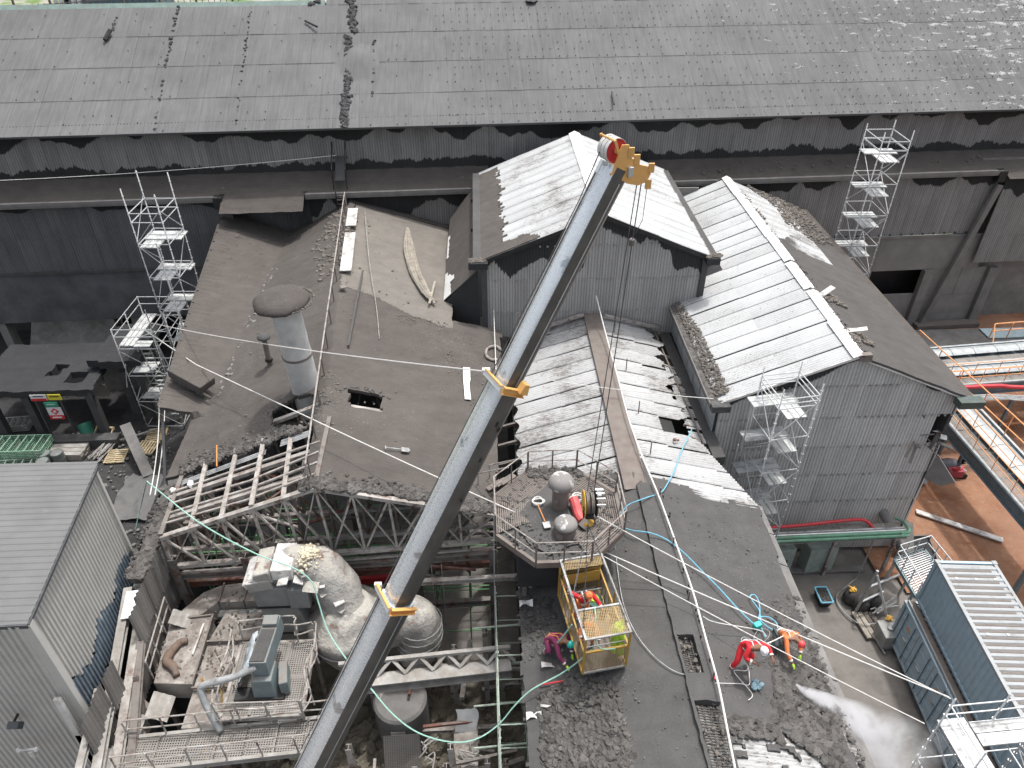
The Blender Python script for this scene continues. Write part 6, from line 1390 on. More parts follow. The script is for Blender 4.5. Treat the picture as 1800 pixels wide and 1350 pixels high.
for z, dx in ((7.45, 0), (6.95, .0)):
    mb = MB(); mb.tube([(-12.35, 15.8, z), (-12.6, 18.6, z)], .03); mb.build('hand_rail', M_['steel_pale'], du)
for y in (15.8, 16.7, 17.7, 18.6): mb = MB(); mb.tube([(-12.35-(y-15.8)*.09, y, 6.4), (-12.35-(y-15.8)*.09, y, 7.45)], .03); mb.build('rail_post', M_['steel_pale'], du)
mb = MB(); mb.tube([(-11.15, 16.6, 6.6), (-11.1, 17.9, 6.65)], .035); mb.build('loose_bar', M_['white_dirty'], du)
lg = MB(); lg.tube(smoothpts([(-11.75, 17.15, 6.62), (-11.9, 16.8, 6.66), (-12.0, 16.35, 6.66), (-11.7, 16.1, 6.62), (-11.45, 15.75, 6.6)]), [.14]*5+[.17]*8+[.12]*4, 9); lg.tube([(-11.78, 17.1, 6.64), (-11.5, 17.2, 6.64)], .12, 8)
single(lg, 'broken_log', plain('log', (.15, .105, .08), .9, dust=.35, sc=5), (-11.8, 16.5, 6.5), 'broken brown pipe elbow lying on the flat duct like a log', 'pipe piece', smooth='all')
# rising square elbow
rd_ = thing('rising_duct', (-8.1, 18.4, 6), 'grey square duct rising in bolted sections beside the lagged elbow', 'duct')
def slbox(a, b, s0, s1, name, mat, par):
    a, b = V(a), V(b); vs = [a+V((x*s0[0]/2, y*s0[1]/2, 0)) for x, y in ((-1, -1), (1, -1), (1, 1), (-1, 1))] + [b+V((x*s1[0]/2, y*s1[1]/2, 0)) for x, y in ((-1, -1), (1, -1), (1, 1), (-1, 1))]
    mb = MB(); mb.add(vs, [(3, 2, 1, 0), (4, 5, 6, 7), (0, 1, 5, 4), (1, 2, 6, 5), (2, 3, 7, 6), (3, 0, 4, 7)]); return mb.build(name, mat, par, bevel=.03)
m_dg = plain('duct_grey', (.21, .21, .205), .75, dust=.3, sc=1.6)
slbox((-7.5, 18.0, 4.4), (-7.6, 18.1, 6.4), (1.25, 1.1), (1.25, 1.1), 'duct_section', m_dg, rd_)
slbox((-7.65, 18.1, 6.46), (-8.0, 18.3, 7.75), (1.35, 1.2), (1.4, 1.25), 'duct_section', m_dg, rd_)
slbox((-8.05, 18.3, 7.82), (-8.15, 18.4, 8.75), (1.42, 1.25), (1.42, 1.3), 'duct_section', m_dg, rd_)
slbox((-7.15, 17.95, 7.75), (-7.15, 18.0, 8.75), (.75, .7), (.75, .7), 'hood', m_dg, rd_)
mb = MB(); mb.box((-8.05, 18.3, 7.79), (1.5, 1.33, .05)); mb.build('flange', M_['black'], rd_); mb = MB(); mb.box((-7.62, 18.1, 6.43), (1.42, 1.25, .05)); mb.build('flange', M_['black'], rd_)
# lagged elbow and vessel
ve = thing('lagged_vessel', (-5.5, 18, 3.5), 'large lagged elbow and round vessel crusted with cream powder', 'vessel')
def lag_mat():
    t = NT('lagging'); n = t.noise(1.6, det=7, rough=.65); n2 = t.noise(7, det=4); col = t.mix(t.ramp(t.noise(.8), .35, .65), (.27, .255, .235), (.37, .36, .335))
    up = t.ramp(t.nz(), .2, .8)
    col = t.mix(t.math('MULTIPLY', up, t.ramp(n, .46, .52)), col, (.43, .41, .365)); col = t.mix(t.math('MULTIPLY', up, t.ramp(t.noise(1.1, det=5), .56, .62)), col, (.20, .145, .12))
    t.bump(t.math('ADD', n, t.math('MULTIPLY', n2, .35)), .8, .14); return t.done(col, .8)
m_lag = lag_mat()
def blobtube(pts, rr, n, name, mat, par, amp=.06, fr=2.2):
    mb = MB(); P = smoothpts(pts, 6); R_ = []
    for i in range(len(P)): f = i/6; k = min(int(f), len(rr)-2); R_.append(rr[k]+(rr[k+1]-rr[k])*(f-k))
    mb.tube(P, R_, n); mb.v = [tuple(V(v)+V((1, 1, 1))*0+V((noise.noise(V(v)*fr), noise.noise(V(v)*fr+V((5, 5, 5))), noise.noise(V(v)*fr+V((9, 1, 3)))))*amp) for v in mb.v]
    return mb.build(name, mat, par, smooth='all')
for k, (p, rz_, tx, s_) in enumerate((((-8.75, 18.35, 8.95), 0, .55, (.55, 1.25, .5)), ((-8.3, 18.4, 9.3), 0, .25, (.62, 1.3, .55)), ((-7.6, 18.45, 9.45), 0, .0, (.75, 1.32, .55)), ((-8.5, 17.95, 8.95), .1, .1, (.9, .5, .5)))):
    mb = MB(); mb.box(p, s_, rz_, Matrix.Rotation(-tx, 3, 'Y')); mb.build('elbow_panel', m_lag if k % 2 else M_['white_dirty'], ve, bevel=.04)
blobtube([(-8.3, 18.5, 8.9), (-7.4, 18.6, 9.15), (-6.6, 18.6, 8.95), (-6.05, 18.45, 8.3), (-5.75, 18.2, 7.5), (-5.6, 18.0, 6.9)], [.55, .62, .80, .84, .86, 1.0], 20, 'elbow', m_lag, ve, .11)
q = random.Random(17)
for k in range(9):
    f = k/8; c = V((-7.6+1.9*f, 18.0-.3*f, 9.3-1.6*f*f)); mb = MB(); mb.box(c+V((q.uniform(-.2, .2), q.uniform(-.3, .1), q.uniform(.0, .25))), (q.uniform(.3, .6), q.uniform(.3, .6), .05), q.uniform(0, 3), Matrix.Rotation(q.uniform(-.7, .7), 3, 'X')); mb.build('torn_lagging', M_['white_dirty'] if k % 2 else m_lag, ve)
mb = MB(); mb.lathe([(.75, -2.2), (1.15, -1.6), (1.45, -.8), (1.62, .05), (1.60, .32), (1.45, .42), (1.1, .75), (.85, 1.2)], (-5.55, 17.9, 6.4), 30, None, jit=.025); mb.build('vessel_shell', m_lag, ve, smooth='all')
mb = MB(); mb.lathe([(1.60, -.25), (1.64, -.2), (1.60, -.15)], (-5.55, 17.9, 6.4), 30, cap=False); mb.build('band', M_['galv_dusty'], ve, smooth=True)
blobtube([(-4.6, 17.9, 5.6), (-3.9, 17.9, 6.1), (-3.3, 17.9, 6.6), (-2.9, 17.9, 6.2), (-2.9, 17.7, 5.3), (-3.1, 17.6, 4.4)], [.7, .8, .85, .9, .85, .7], 18, 'lagged_bulb', m_lag, ve, .12)
for k in range(5):
    mb = MB(); mb.lathe([(.93-.03*abs(k-2), -.02), (.95-.03*abs(k-2), 0), (.93-.03*abs(k-2), .02)], (-2.95+.03*k, 17.75, 5.0+.38*k), 20, cap=False); mb.build('seam_band', M_['galv_dusty'], ve)
mb = MB(); q = random.Random(8)
for k in range(380):
    a = q.random()*6.28; r = abs(q.gauss(0, .38)); x, y = -6.75+r*math.cos(a)*.75, 18.55+r*math.sin(a)*.8; mb.rock((x, y, 9.82-.55*r*r+q.uniform(-.05, .08)), q.uniform(.02, .10), .8)
mb.build('cream_crust', plain('cream', (.55, .50, .38), .95, dust=.1, var=.2), ve, kind='stuff')
mb = MB(); scatter(mb, [(-6.6, 18.6), (-4.2, 18.3), (-4.3, 17), (-6.7, 17.1)], lambda x, y: 6.95-.12*((x+5.5)**2+(y-17.9)**2), 500, .02, .10, seed=72); mb.build('crust', M_['gravel'], ve, kind='stuff')
# fan platform
fp = thing('fan_platform', (-8, 15.3, 5), 'grated platform with bent handrails around the blue fan unit', 'platform')
def gratepanel(par, x0, x1, y0, y1, z, px_=.30, m_='grate'):
    mb = MB(); mb.poly((x0, y0, z), (x1, y0, z), (x1, y1, z), (x0, y1, z)); mb.build('grating', M_[m_], par)
for x0, x1 in ((-9.25, -8.35), (-8.33, -7.5), (-7.48, -6.65)):
    for y0, y1 in ((13.9, 15.3), (15.32, 16.7)): gratepanel(fp, x0, x1, y0, y1, 7.0)
for a, b in (((-9.3, 13.85), (-6.6, 13.85)), ((-9.3, 16.75), (-6.6, 16.75)), ((-9.3, 13.85), (-9.3, 16.75)), ((-6.6, 13.85), (-6.6, 16.75)), ((-8.34, 13.85), (-8.34, 16.75)), ((-7.49, 13.85), (-7.49, 16.75)), ((-9.3, 15.3), (-6.6, 15.3))):
    mb = MB(); mb.ibeam((*a, 6.88), (*b, 6.88), .10, .20, .02); mb.build('frame_beam', M_['steel_pale'], fp)
for x in (-9.2, -6.7):
    for y in (13.9, 16.7): mb = MB(); mb.beam((x, y, 0), (x, y, 6.8), .15); mb.build('leg', M_['steel'], fp)
q = random.Random(14)
def bentrail(pts, par, z0=7.0, post=True, m_='steel_pale', r=.03, wob=.07):
    for zz in (1.0, .5):
        P = [V((x+q.uniform(-wob, wob), y+q.uniform(-wob, wob), z0+zz+q.uniform(-wob, wob))) for x, y in pts]; mb = MB(); mb.tube(smoothpts(P, 3), r, 6); mb.build('hand_rail', M_[m_], par)
    if post:
        for x, y in pts: mb = MB(); mb.tube([(x, y, z0-.05), (x+q.uniform(-wob, wob), y+q.uniform(-wob, wob), z0+1.0)], r, 6); mb.build('rail_post', M_[m_], par)
bentrail([(-9.3, 16.9), (-8.4, 17.1), (-7.3, 17.1), (-7.2, 16.7), (-6.5, 16.8)], fp); bentrail([(-6.5, 16.8), (-6.3, 15.8), (-6.5, 15.0), (-6.2, 14.2), (-6.5, 13.8)], fp, wob=.1)
bentrail([(-6.5, 13.8), (-7.6, 13.8), (-8.6, 13.75), (-9.3, 13.8), (-9.45, 14.8), (-9.3, 15.8), (-9.5, 16.7)], fp, wob=.08)
bentrail([(-9.9, 16.1), (-9.4, 16.0), (-9.7, 15.3), (-9.2, 15.0)], fp, 6.4, wob=.2); 
fu = thing('fan_unit', (-7.9, 15.5, 7.0), 'tall narrow pale blue fan housing wrapped in plastic on the grated platform', 'fan unit')
slbox((-7.9, 14.85, 7.1), (-7.9, 14.9, 8.0), (.75, .85), (.7, .8), 'base_box', M_['fan_blue'], fu)
mb = MB(); mb.prism([(-8.2, 14.7, 8.02), (-7.62, 14.7, 8.02), (-7.5, 16.6, 8.02), (-8.05, 16.6, 8.02)], (0, 0, .75)); mb.build('housing', M_['fan_blue'], fu, bevel=.03)
mb = MB(); mb.prism([(-8.17, 14.75, 8.79), (-7.68, 14.75, 8.79), (-7.58, 16.0, 8.79), (-8.04, 16.0, 8.79)], (0, 0, .02)); mb.build('dusty_top', M_['ash'], fu)
mb = MB(); mb.box((-7.78, 16.3, 8.85), (.5, .4, .16)); mb.build('top_cap', M_['fan_blue'], fu, bevel=.02)
mb = MB(); mb.box((-8.1, 14.6, 7.08), (1.7, .5, .14)); mb.build('skid', M_['black'], fu)
mb = MB(); mb.grid(lambda i, j: (-8.95+.55*i/10+.12*noise.noise(V((i*.7, j*.7, 2))), 14.75+j*.17, 7.1+1.0*math.sin(math.pi*.5*i/10)+.16*noise.noise(V((i*.9, j*.8, 6)))), 10, 10); mb.build('plastic_wrap', plain('plastic_sheet', (.38, .42, .44), .25, dust=.2, var=.3, sc=4, bump=.8), fu, smooth='all')
mb = MB(); mb.tube(smoothpts([(-8.0, 14.75, 8.5), (-8.8, 14.5, 8.3), (-9.7, 14.4, 8.1), (-9.85, 14.3, 7.9), (-9.6, 13.9, 7.2), (-9.3, 13.6, 6.6)]), .12, 10); mb.build('discharge_pipe', M_['galv_dusty'], fu, smooth='all')
mb = MB(); mb.box((-7.3, 15.0, 7.4), (.3, .9, .7), .2); mb.build('motor', M_['fan_blue'], fu, bevel=.04)
# walkway along the bottom
wk2 = thing('grated_walkway', (-9, 13.2, 6.4), 'long grated walkway with handrails crossing the pit at the bottom left', 'walkway')
for k in range(7):
    x0 = -12.3+k*.98; mb = MB(); mb.poly((x0, 12.45+k*.07, 6.5), (x0+.96, 12.5+k*.07, 6.5), (x0+.96, 13.55+k*.06, 6.5), (x0, 13.5+k*.06, 6.5)); mb.build('grating', M_['grate'], wk2)
    mb = MB(); mb.beam((x0, 12.4+k*.07, 6.46), (x0, 13.6+k*.07, 6.46), .07, .08); mb.build('cross_beam', M_['steel_pale'], wk2)
for y in (12.4, 13.55):
    mb = MB(); mb.ibeam((-12.4, y, 6.4), (-5.3, y+.5, 6.4), .12, .24, .02); mb.build('stringer', M_['pale'], wk2)
    bentrail([(-12.3+k*1.15, y+k*.08) for k in range(7)], wk2, 6.5, wob=.04)
for x in (-12.0, -9.2, -6.4): mb = MB(); mb.beam((x, 13, 0), (x, 13, 6.3), .16); mb.build('leg', M_['steel'], wk2)
ys = thing('yellow_stair', (-10.3, 14.6, 4), 'narrow stair with yellow handrails dropping between the flat duct and the fan platform', 'stair')
for k in range(12): mb = MB(); mb.box((-9.95, 15.0-k*.13, 6.2-k*.26), (.6, .2, .03)); mb.build('tread', M_['bronze'], ys)
for s_ in (-.33, .33):
    mb = MB(); mb.beam((-9.95+s_, 15.1, 6.2), (-9.95+s_, 13.5, 3.1), .04, .16); mb.build('stringer', M_['rust'], ys)
    mb = MB(); mb.tube([(-9.95+s_, 15.3, 6.2), (-9.95+s_, 15.25, 7.2), (-9.95+s_, 13.5, 4.2), (-10.6+s_*.3, 13.2, 4.0)], .03); mb.build('hand_rail', M_['yellow'], ys)
# lattice girder
lgd = thing('lattice_girder', (-2.2, 15.9, 6), 'dusty lattice topped girder spanning the pit behind the boom', 'girder')
mb = MB(); mb.ibeam((-5.6, 15.25, 6.25), (.65, 15.75, 6.25), .5, .5, .04); mb.build('box_girder', M_['pale'], lgd)
mb = MB(); mb.beam((-5.6, 15.75, 6.9), (.65, 16.2, 6.9), .14, .14); mb.build('top_chord', M_['pale'], lgd)
for k in range(6):
    x = -5.2+k*1.0; 
    for a, b in (((x, 15.4+k*.08, 6.52), (x+.5, 15.8+k*.08, 6.9)), ((x+.5, 15.8+k*.08, 6.9), (x+1.0, 15.45+k*.08, 6.52))): mb = MB(); mb.beam(a, b, .12, .05); mb.build('lacing', M_['pale'], lgd)
bm2 = MB(); bm2.ibeam((-3.5, 18.9, 7.4), (1.1, 19.0, 7.4), .18, .22, .02); single(bm2, 'cross_beam', M_['steel_pale'], (-1.5, 18.9, 7.4), 'pale cross beam between the boom and the octagonal platform', 'beam')
tk = thing('round_tank', (-3.7, 15.9, 0), 'round grey tank with a hanging grate under the lattice girder', 'tank')
mb = MB(); mb.lathe([(.85, .6), (1.05, 1.8), (1.05, 3.7), (.95, 3.8), (0, 3.9)], (-3.7, 16.2, 0), 26); mb.build('shell', M_['concrete'], tk, smooth=True)
mb = MB(); mb.box((-3.75, 15.13, 3.1), (.55, .03, .22)); mb.build('name_plate', M_['white_dirty'], tk)
mb = MB(); mb.poly((-4.3, 14.9, 3.4), (-2.9, 14.95, 3.4), (-2.8, 14.1, 2.2), (-4.2, 14.0, 2.2)); mb.build('hung_grate', M_['grate'], tk)
# floor rubble, beams and drums in the pit
rb = MB()
def pit_z(x, y): return max(.1, 1.3+.9*fbm(x*.35, y*.35)+.35*fbm(x*1.3, y*1.3)-max(0, (y-16.5))*.5)
rb.grid(lambda i, j: (-12.4+i*.2, 7+j*.2, pit_z(-12.4+i*.2, 7+j*.2)+.10*fbm(i*.5, j*.5)), 68, 66); scatter(rb, [(-12.2, 8), (.9, 8), (.9, 17), (-12, 17)], pit_z, 2600, .05, .35, seed=81)
rb.build('pit_rubble', M_['rubble'], None, kind='stuff', label='pale rubble and powder heaped over the floor of the pit')
q = random.Random(91)
ps = thing('pit_steelwork', (-2.5, 13, 0), 'tangle of dust covered posts and beams standing in the pit', 'steelwork')
for x in (-1.75, -1.55, .35, -5.0, -2.9, -.3):
    for y in (13.0, 17.4): mb = MB(); mb.ibeam((x+q.uniform(-.2, .2), y, 0), (x, y+.1, q.uniform(4.2, 6.2)), .2, .22, .02, up=(0, 1, 0)); mb.build('post', M_['steel_pale'], ps)
for k in range(26):
    x = q.uniform(-5.5, .8); y = q.uniform(9.5, 18.5); z = pit_z(x, y)+q.uniform(.3, 3.2); a = V((x, y, z)); hz = q.random() < .6
    d_ = V((q.uniform(1, 3.5)*(1 if hz else .1), q.uniform(-.5, .5), q.uniform(-.3, .4))) if hz else V((q.uniform(-.4, .4), q.uniform(1, 3), q.uniform(-.6, .6)))
    b = a+d_; b.x = min(b.x, 1.1); mb = MB(); (mb.ibeam(a, b, .18, .2, .02) if k % 2 else mb.beam(a, b, .10, .12)); mb.build('beam', M_[q.choice(['steel_pale', 'pale', 'steel', 'rust'])], ps)
for (x, y, z, L, w_) in ((-1.1, 13.4, 3.8, 3.2, .9), (-1.2, 10.2, 2.4, 2.6, .8), (-2.9, 12.0, 3.0, 2.2, 1.0)):
    mb = MB(); mb.box((x, y, z), (w_, L, .12)); mb.build('plate', M_['duct_top'], ps)
for k in range(14):
    x = q.uniform(-2.8, -.8); y = q.uniform(13.0, 14.4); a = V((x, y, 3.9)); mb = MB(); mb.tube(smoothpts([a, a+V((q.uniform(-.4, .4), q.uniform(-.3, .3), .25)), a+V((q.uniform(-.9, .9), q.uniform(-.6, .6), .05))]), .03, 5); mb.build('torn_cable', M_['pale'], ps)
dm = thing('rusty_drum', (-1.0, 12.2, 1.5), 'squat rusty cylinder standing in the pit rubble', 'drum')
mb = MB(); mb.lathe([(.85, 0), (.85, 1.3), (.8, 1.38), (.0, 1.42)], (-1.05, 12.3, 2.0), 24); mb.build('shell', plain('drum_brown', (.20, .14, .085), .85, dust=.4, sc=2), dm, smooth=True)
mb = MB(); mb.lathe([(.86, .6), (.9, .64), (.86, .68)], (-1.05, 12.3, 2.0), 24, cap=False); mb.build('hoop', M_['rust'], dm)
wb_ = MB(); wb_.grid(lambda i, j: (-1.45+i*.1+.06*math.sin(j), 15.0-j*.06, 4.9-j*.20+.12*noise.noise(V((i*.8, j*.8, 1)))), 8, 8); single(wb_, 'crumpled_panel', M_['white'], (-1.2, 14.8, 4.2), 'crumpled white metal panel hanging under the lattice girder', 'panel', smooth='all')
wb2 = MB(); wb2.grid(lambda i, j: (-2.4+i*.13, 10.2+j*.10, 3.2+.25*noise.noise(V((i*.6, j*.6, 3)))), 10, 6); single(wb2, 'plastic_bag', M_['galv_dusty'], (-1.8, 10.4, 3.2), 'crumpled pale plastic sheet at the bottom of the pit', 'sheet', smooth='all')
hc = thing('chain_hoist', (-2.2, 19.4, 5), 'pair of dusty chain hoist blocks hanging below the roof truss', 'hoist')
for x in (-2.35, -1.95):
    mb = MB(); mb.lathe([(0, -.16), (.14, -.1), (.16, 0), (.14, .12), (0, .16)], (x, 19.35, 6.9), 10); mb.build('block', M_['pale'], hc, smooth=True)
    mb = MB(); mb.tube([(x, 19.35, 7.9), (x, 19.35, 3.9+abs(x+2)*2)], .02); mb.build('chain', M_['pale'], hc)

# ======================= LEFT YARD =======================
cn = thing('concrete_canopy', (-26.5, 40, 0), 'dust covered concrete canopy with two square openings in the dark left yard', 'canopy')
cpn = [(-30.0, 36.9), (-23.9, 36.9), (-24.6, 39.9), (-25.0, 41.5), (-30.5, 41.2)]
slab_surface(cn, 'roof_slab', lambda x, y: 4.0, -31.5, -23.7, 36.8, 42.4, .16, M_['ash_black'], keep=lambda x, y: inpoly(x, y, [(-31.4, 36.95), (-23.9, 36.9), (-24.2, 39.5), (-25.0, 42.3), (-31.4, 42.3)]) and not inpoly(x, y, [(-27.3, 39.9), (-26.5, 39.9), (-26.6, 38.5), (-27.4, 38.5)]) and not inpoly(x, y, [(-25.9, 38.9), (-24.9, 38.9), (-24.8, 37.7), (-26.0, 37.7)]), thick=.45, disp=.06)
slab_surface(cn, 'upper_slab', lambda x, y: 4.8, -25.0, -21.4, 38.6, 43.4, .16, M_['ash_black'], keep=lambda x, y: inpoly(x, y, [(-24.9, 38.9), (-21.6, 38.7), (-21.8, 43.3), (-24.2, 43.3)]), thick=.5, disp=.06)
for x, y in ((-28.3, 37.4), (-24.3, 37.2), (-23.0, 39.2), (-21.9, 39.0), (-30.6, 37.4)): mb = MB(); mb.box((x, y, 1.9), (.45, .45, 3.7)); mb.build('column', M_['concrete_dark'], cn)
mb = MB(); mb.box((-24.9, 38.4, 2.9), (2.0, .1, .9)); mb.build('fascia', M_['concrete'], cn)
mb = MB(); mb.beam((-31, 36.4, .35), (-23.2, 36.5, .35), .7, .7); mb.build('kerb_wall', M_['concrete_dark'], cn)
sg = thing('safety_signs', (-26.6, 36.8, 0), 'board of small safety signs in white, yellow, green and red at the dark canopy', 'sign')
for s_ in (-.75, .75):
    mb = MB(); mb.beam((-26.7+s_, 36.85, 0), (-26.7+s_, 36.8, 3.7), .08); mb.build('post', M_['concrete_dark'], sg)
def plate(x, z, w_, h_, m_, n_='sign_plate', dy=0): mb = MB(); mb.box((x, 36.72+dy, z), (w_, .03, h_)); return mb.build(n_, m_, sg)
flat = lambda n_, c: plain(n_, c, .5, dust=.05, var=.05)
m_y = flat('sign_yellow', (.62, .55, .04)); m_g = flat('sign_green', (.03, .27, .17)); m_r = flat('sign_red', (.55, .02, .03)); m_w = flat('sign_white', (.62, .62, .62))
a = plate(-27.1, 3.7, .95, .42, m_w); plate(-27.1, 3.55, .9, .16, m_r, 'red_band', -.02); b_ = plate(-26.15, 3.7, .80, .42, m_y); plate(-26.15, 3.76, .55, .06, M_['black'], 'lettering', -.02); plate(-27.1, 3.80, .6, .05, M_['black'], 'lettering', -.02)
plate(-26.55, 3.15, .80, .36, m_g); plate(-26.55, 3.18, .5, .05, m_w, 'lettering', -.02); plate(-26.5, 2.6, .88, .66, m_w); plate(-26.5, 2.18, .88, .30, m_r, 'red_band', -.02); plate(-26.5, 2.18, .55, .09, m_w, 'lettering', -.04)
mb = MB(); mb.prism([(-26.5, 36.69, 2.88), (-26.25, 36.69, 2.63), (-26.5, 36.69, 2.38), (-26.75, 36.69, 2.63)], (0, .02, 0)); mb.build('red_diamond', m_r, sg)
mb = MB(); mb.box((-26.5, 36.68, 2.63), (.16, .02, .16)); mb.build('diamond_symbol', m_w, sg)
# stacks of scaffold frames
def frames(c, L, W, n, mats, label, rz=0, group='stacks of scaffold frames'):
    t = thing('scaffold_frame_stack', c, label, 'scaffold stack', group); R_ = Matrix.Rotation(rz, 3, 'Z')
    for k in range(n):
        mb = MB(); z = .12+k*.13; o_ = rnd.uniform(-.04, .04)
        for y in (-W/2, W/2): mb.beam(V(c)+R_ @ V((-L/2+o_, y, z)), V(c)+R_ @ V((L/2+o_, y, z)), .06, .06)
        for i in range(9): x = -L/2+L*i/8+o_; mb.beam(V(c)+R_ @ V((x, -W/2, z)), V(c)+R_ @ V((x, W/2, z)), .06, .05)
        mb.build('frame', mats[k % len(mats)], t)
    return t
m_gf = plain('green_frame', (.17, .30, .21), .6, dust=.3, dustc=(.17, .17, .15))
frames((-29.0, 35.5, 0), 3.9, 1.5, 9, [m_gf], 'neat stack of green scaffold frames in the left yard')
frames((-29.6, 33.9, 0), 4.0, 1.2, 5, [plain('grey_frame', (.15, .19, .16), .6, dust=.4), m_gf], 'loose grey green frames lying in front of the green stack', .08)
frames((-31.2, 38.4, 0), 3.0, 1.0, 4, [M_['pale']], 'pale scaffold frames at the left edge of the yard', .1)
ps_ = thing('board_stack', (-26.3, 35.6, 0), 'stack of grey boards between the frames and the pallets', 'boards')
for k in range(4):
    for i in range(4): mb = MB(); mb.box((-26.1+rnd.uniform(-.04, .04), 35.2+i*.37, .12+k*.12), (2.3, .33, .10), -.05); mb.build('board', M_['wood_grey'] if k < 3 else M_['pale'], ps_)
for k, (x, y) in enumerate(((-27.0, 34.9), (-26.25, 34.9), (-26.8, 34.2))):
    t = thing('steel_drum', (x, y, 0), ['dusty drum at the left of the group of three', 'dusty drum standing against the board stack', 'dusty drum nearest the grey building roof'][k], 'drum', 'three dusty drums')
    mb = MB(); mb.lathe([(.36, 0), (.36, .85), (.34, .87), (.33, .83), (0, .83)], (x, y, .02), 18); mb.build('body', plain('drum_g%d' % k, (.15, .18, .165), .7, dust=.5), t, smooth=True)
    mb = MB(); mb.lathe([(.365, .42), (.38, .44), (.365, .46)], (x, y, .02), 18, cap=False); mb.build('hoop', M_['concrete'], t)
t = thing('tipped_bin', (-25.2, 36.9, 0), 'green bin with orange inside tipped beside the leaning pallet', 'bin')
Mb = Matrix.Rotation(-.5, 3, 'X') @ Matrix.Rotation(-.3, 3, 'Y')
mb = MB(); mb.lathe([(.34, 0), (.44, 1.1), (.40, 1.1), (.3, .1)], (-25.3, 37.0, .1), 18, Mb); mb.build('body', plain('bin_green', (.03, .17, .11), .6, dust=.2), t, smooth=True)
mb = MB(); mb.lathe([(0, .7), (.36, .75), (.40, 1.06)], (-25.3, 37.0, .1), 18, Mb, cap=False); mb.build('lining', M_['orange'], t, smooth=True)
def pallet(c, rz, label, tilt=0, up=False):
    t = thing('pallet', c, label, 'pallet', 'pallets in the left yard'); R_ = Matrix.Rotation(rz, 3, 'Z') @ Matrix.Rotation(tilt, 3, 'X')
    for i in range(7 if not up else 3):
        y = -.55+i*(1.1/(6 if not up else 2)); mb = MB(); mb.beam(V(c)+R_ @ V((-.6, y, .14)), V(c)+R_ @ V((.6, y, .14)), .11, .022); mb.build('board', M_['wood'], t)
    for x in (-.55, 0, .55): mb = MB(); mb.beam(V(c)+R_ @ V((x, -.6, .08)), V(c)+R_ @ V((x, .6, .08)), .08, .09); mb.build('bearer', M_['wood'], t)
    for y in (-.5, 0, .5): mb = MB(); mb.beam(V(c)+R_ @ V((-.6, y, .02)), V(c)+R_ @ V((.6, y, .02)), .10, .02); mb.build('under_board', M_['wood'], t)
pallet((-24.45, 37.0, .35), -.15, 'pallet leaning beside the tipped bin', .45, True); pallet((-23.0, 35.2, .05), 0.05, 'pallet lying left of the standing channel post'); pallet((-21.2, 37.2, .05), .1, 'farther of the two pallets right of the channel post'); pallet((-21.35, 35.9, .1), 1.45, 'nearer of the two pallets right of the channel post')
t = thing('pole_heap', (-23.9, 35.9, 0), 'heap of short pale poles between the pallets', 'poles'); 
for k in range(28):
    a = rnd.uniform(.9, 1.5); p = V((-23.9+rnd.uniform(-.35, .35), 35.7+rnd.uniform(-.3, .3), .1+rnd.random()*.4)); d_ = V((math.cos(a), math.sin(a), rnd.uniform(-.12, .15)))*rnd.uniform(.5, .95); mb = MB(); mb.tube([p-d_, p+d_], .03, 5); mb.build('pole', M_['pale'], t)
cp_ = MB(); cp_.ibeam((-22.25, 36.1, 1.9), (-20.3, 33.2, .25), .62, .25, .05); single(cp_, 'channel_post', M_['concrete'], (-21, 34, 0), 'heavy fallen dark channel beam beside the pallets', 'beam')
mb = MB(); mb.beam((-24.0, 36.2, .25), (-21.0, 37.4, .5), .1); single(mb, 'loose_pole', M_['pale'], (-22, 36.8, .3), 'long pale pole lying from the heap to the scaffold foot', 'pole')
mb = MB(); 
for a, b in (((-20.2, 38.3, 2.2), (-14.2, 22.3, 9.3)), ((-19.9, 38.3, 2.2), (-13.9, 22.3, 9.3))): mb.tube(cate(a, b, .3), .03)
ls = thing('slack_lines', (-17, 30, 5), 'pair of slack lines running from the scaffold foot to the shed corner', 'rope')
for i, (a, b) in enumerate((((-20.6, 37.9, 2.6), (-13.95, 22.4, 9.2)), ((-20.2, 37.9, 2.8), (-13.75, 22.4, 9.2)))): mb = MB(); mb.tube(cate(a, b, .4), .028, 5); mb.build('line', M_['rope'], ls)
sl_ = MB()
sl_.grid(lambda i, j: (-21.5+i*.12+.1*fbm(i*.2, j*.2), 29.6+j*.10+.5*fbm(i*.06, 3), .26+.22*abs(fbm(i*.10, j*.07))+.05*fbm(i*.5, j*.4)), 48, 36); single(sl_, 'tarpaulin', plain('tarp', (.07, .075, .08), .6, dust=.8, sc=1, bump=.6, var=.35), (-18.5, 31.5, .2), 'crumpled blue grey sheet on the ground left of the torn roof', 'tarpaulin', smooth='all')
mb = MB(); scatter(mb, [(-31, 37.6), (-20.5, 37.6), (-14.8, 27), (-14.5, 22), (-22, 30), (-30, 33)], lambda x, y: .15, 900, .03, .16, seed=84); mb.build('yard_debris', M_['concrete'], None, kind='stuff', label='small stones and scraps over the dark left yard')

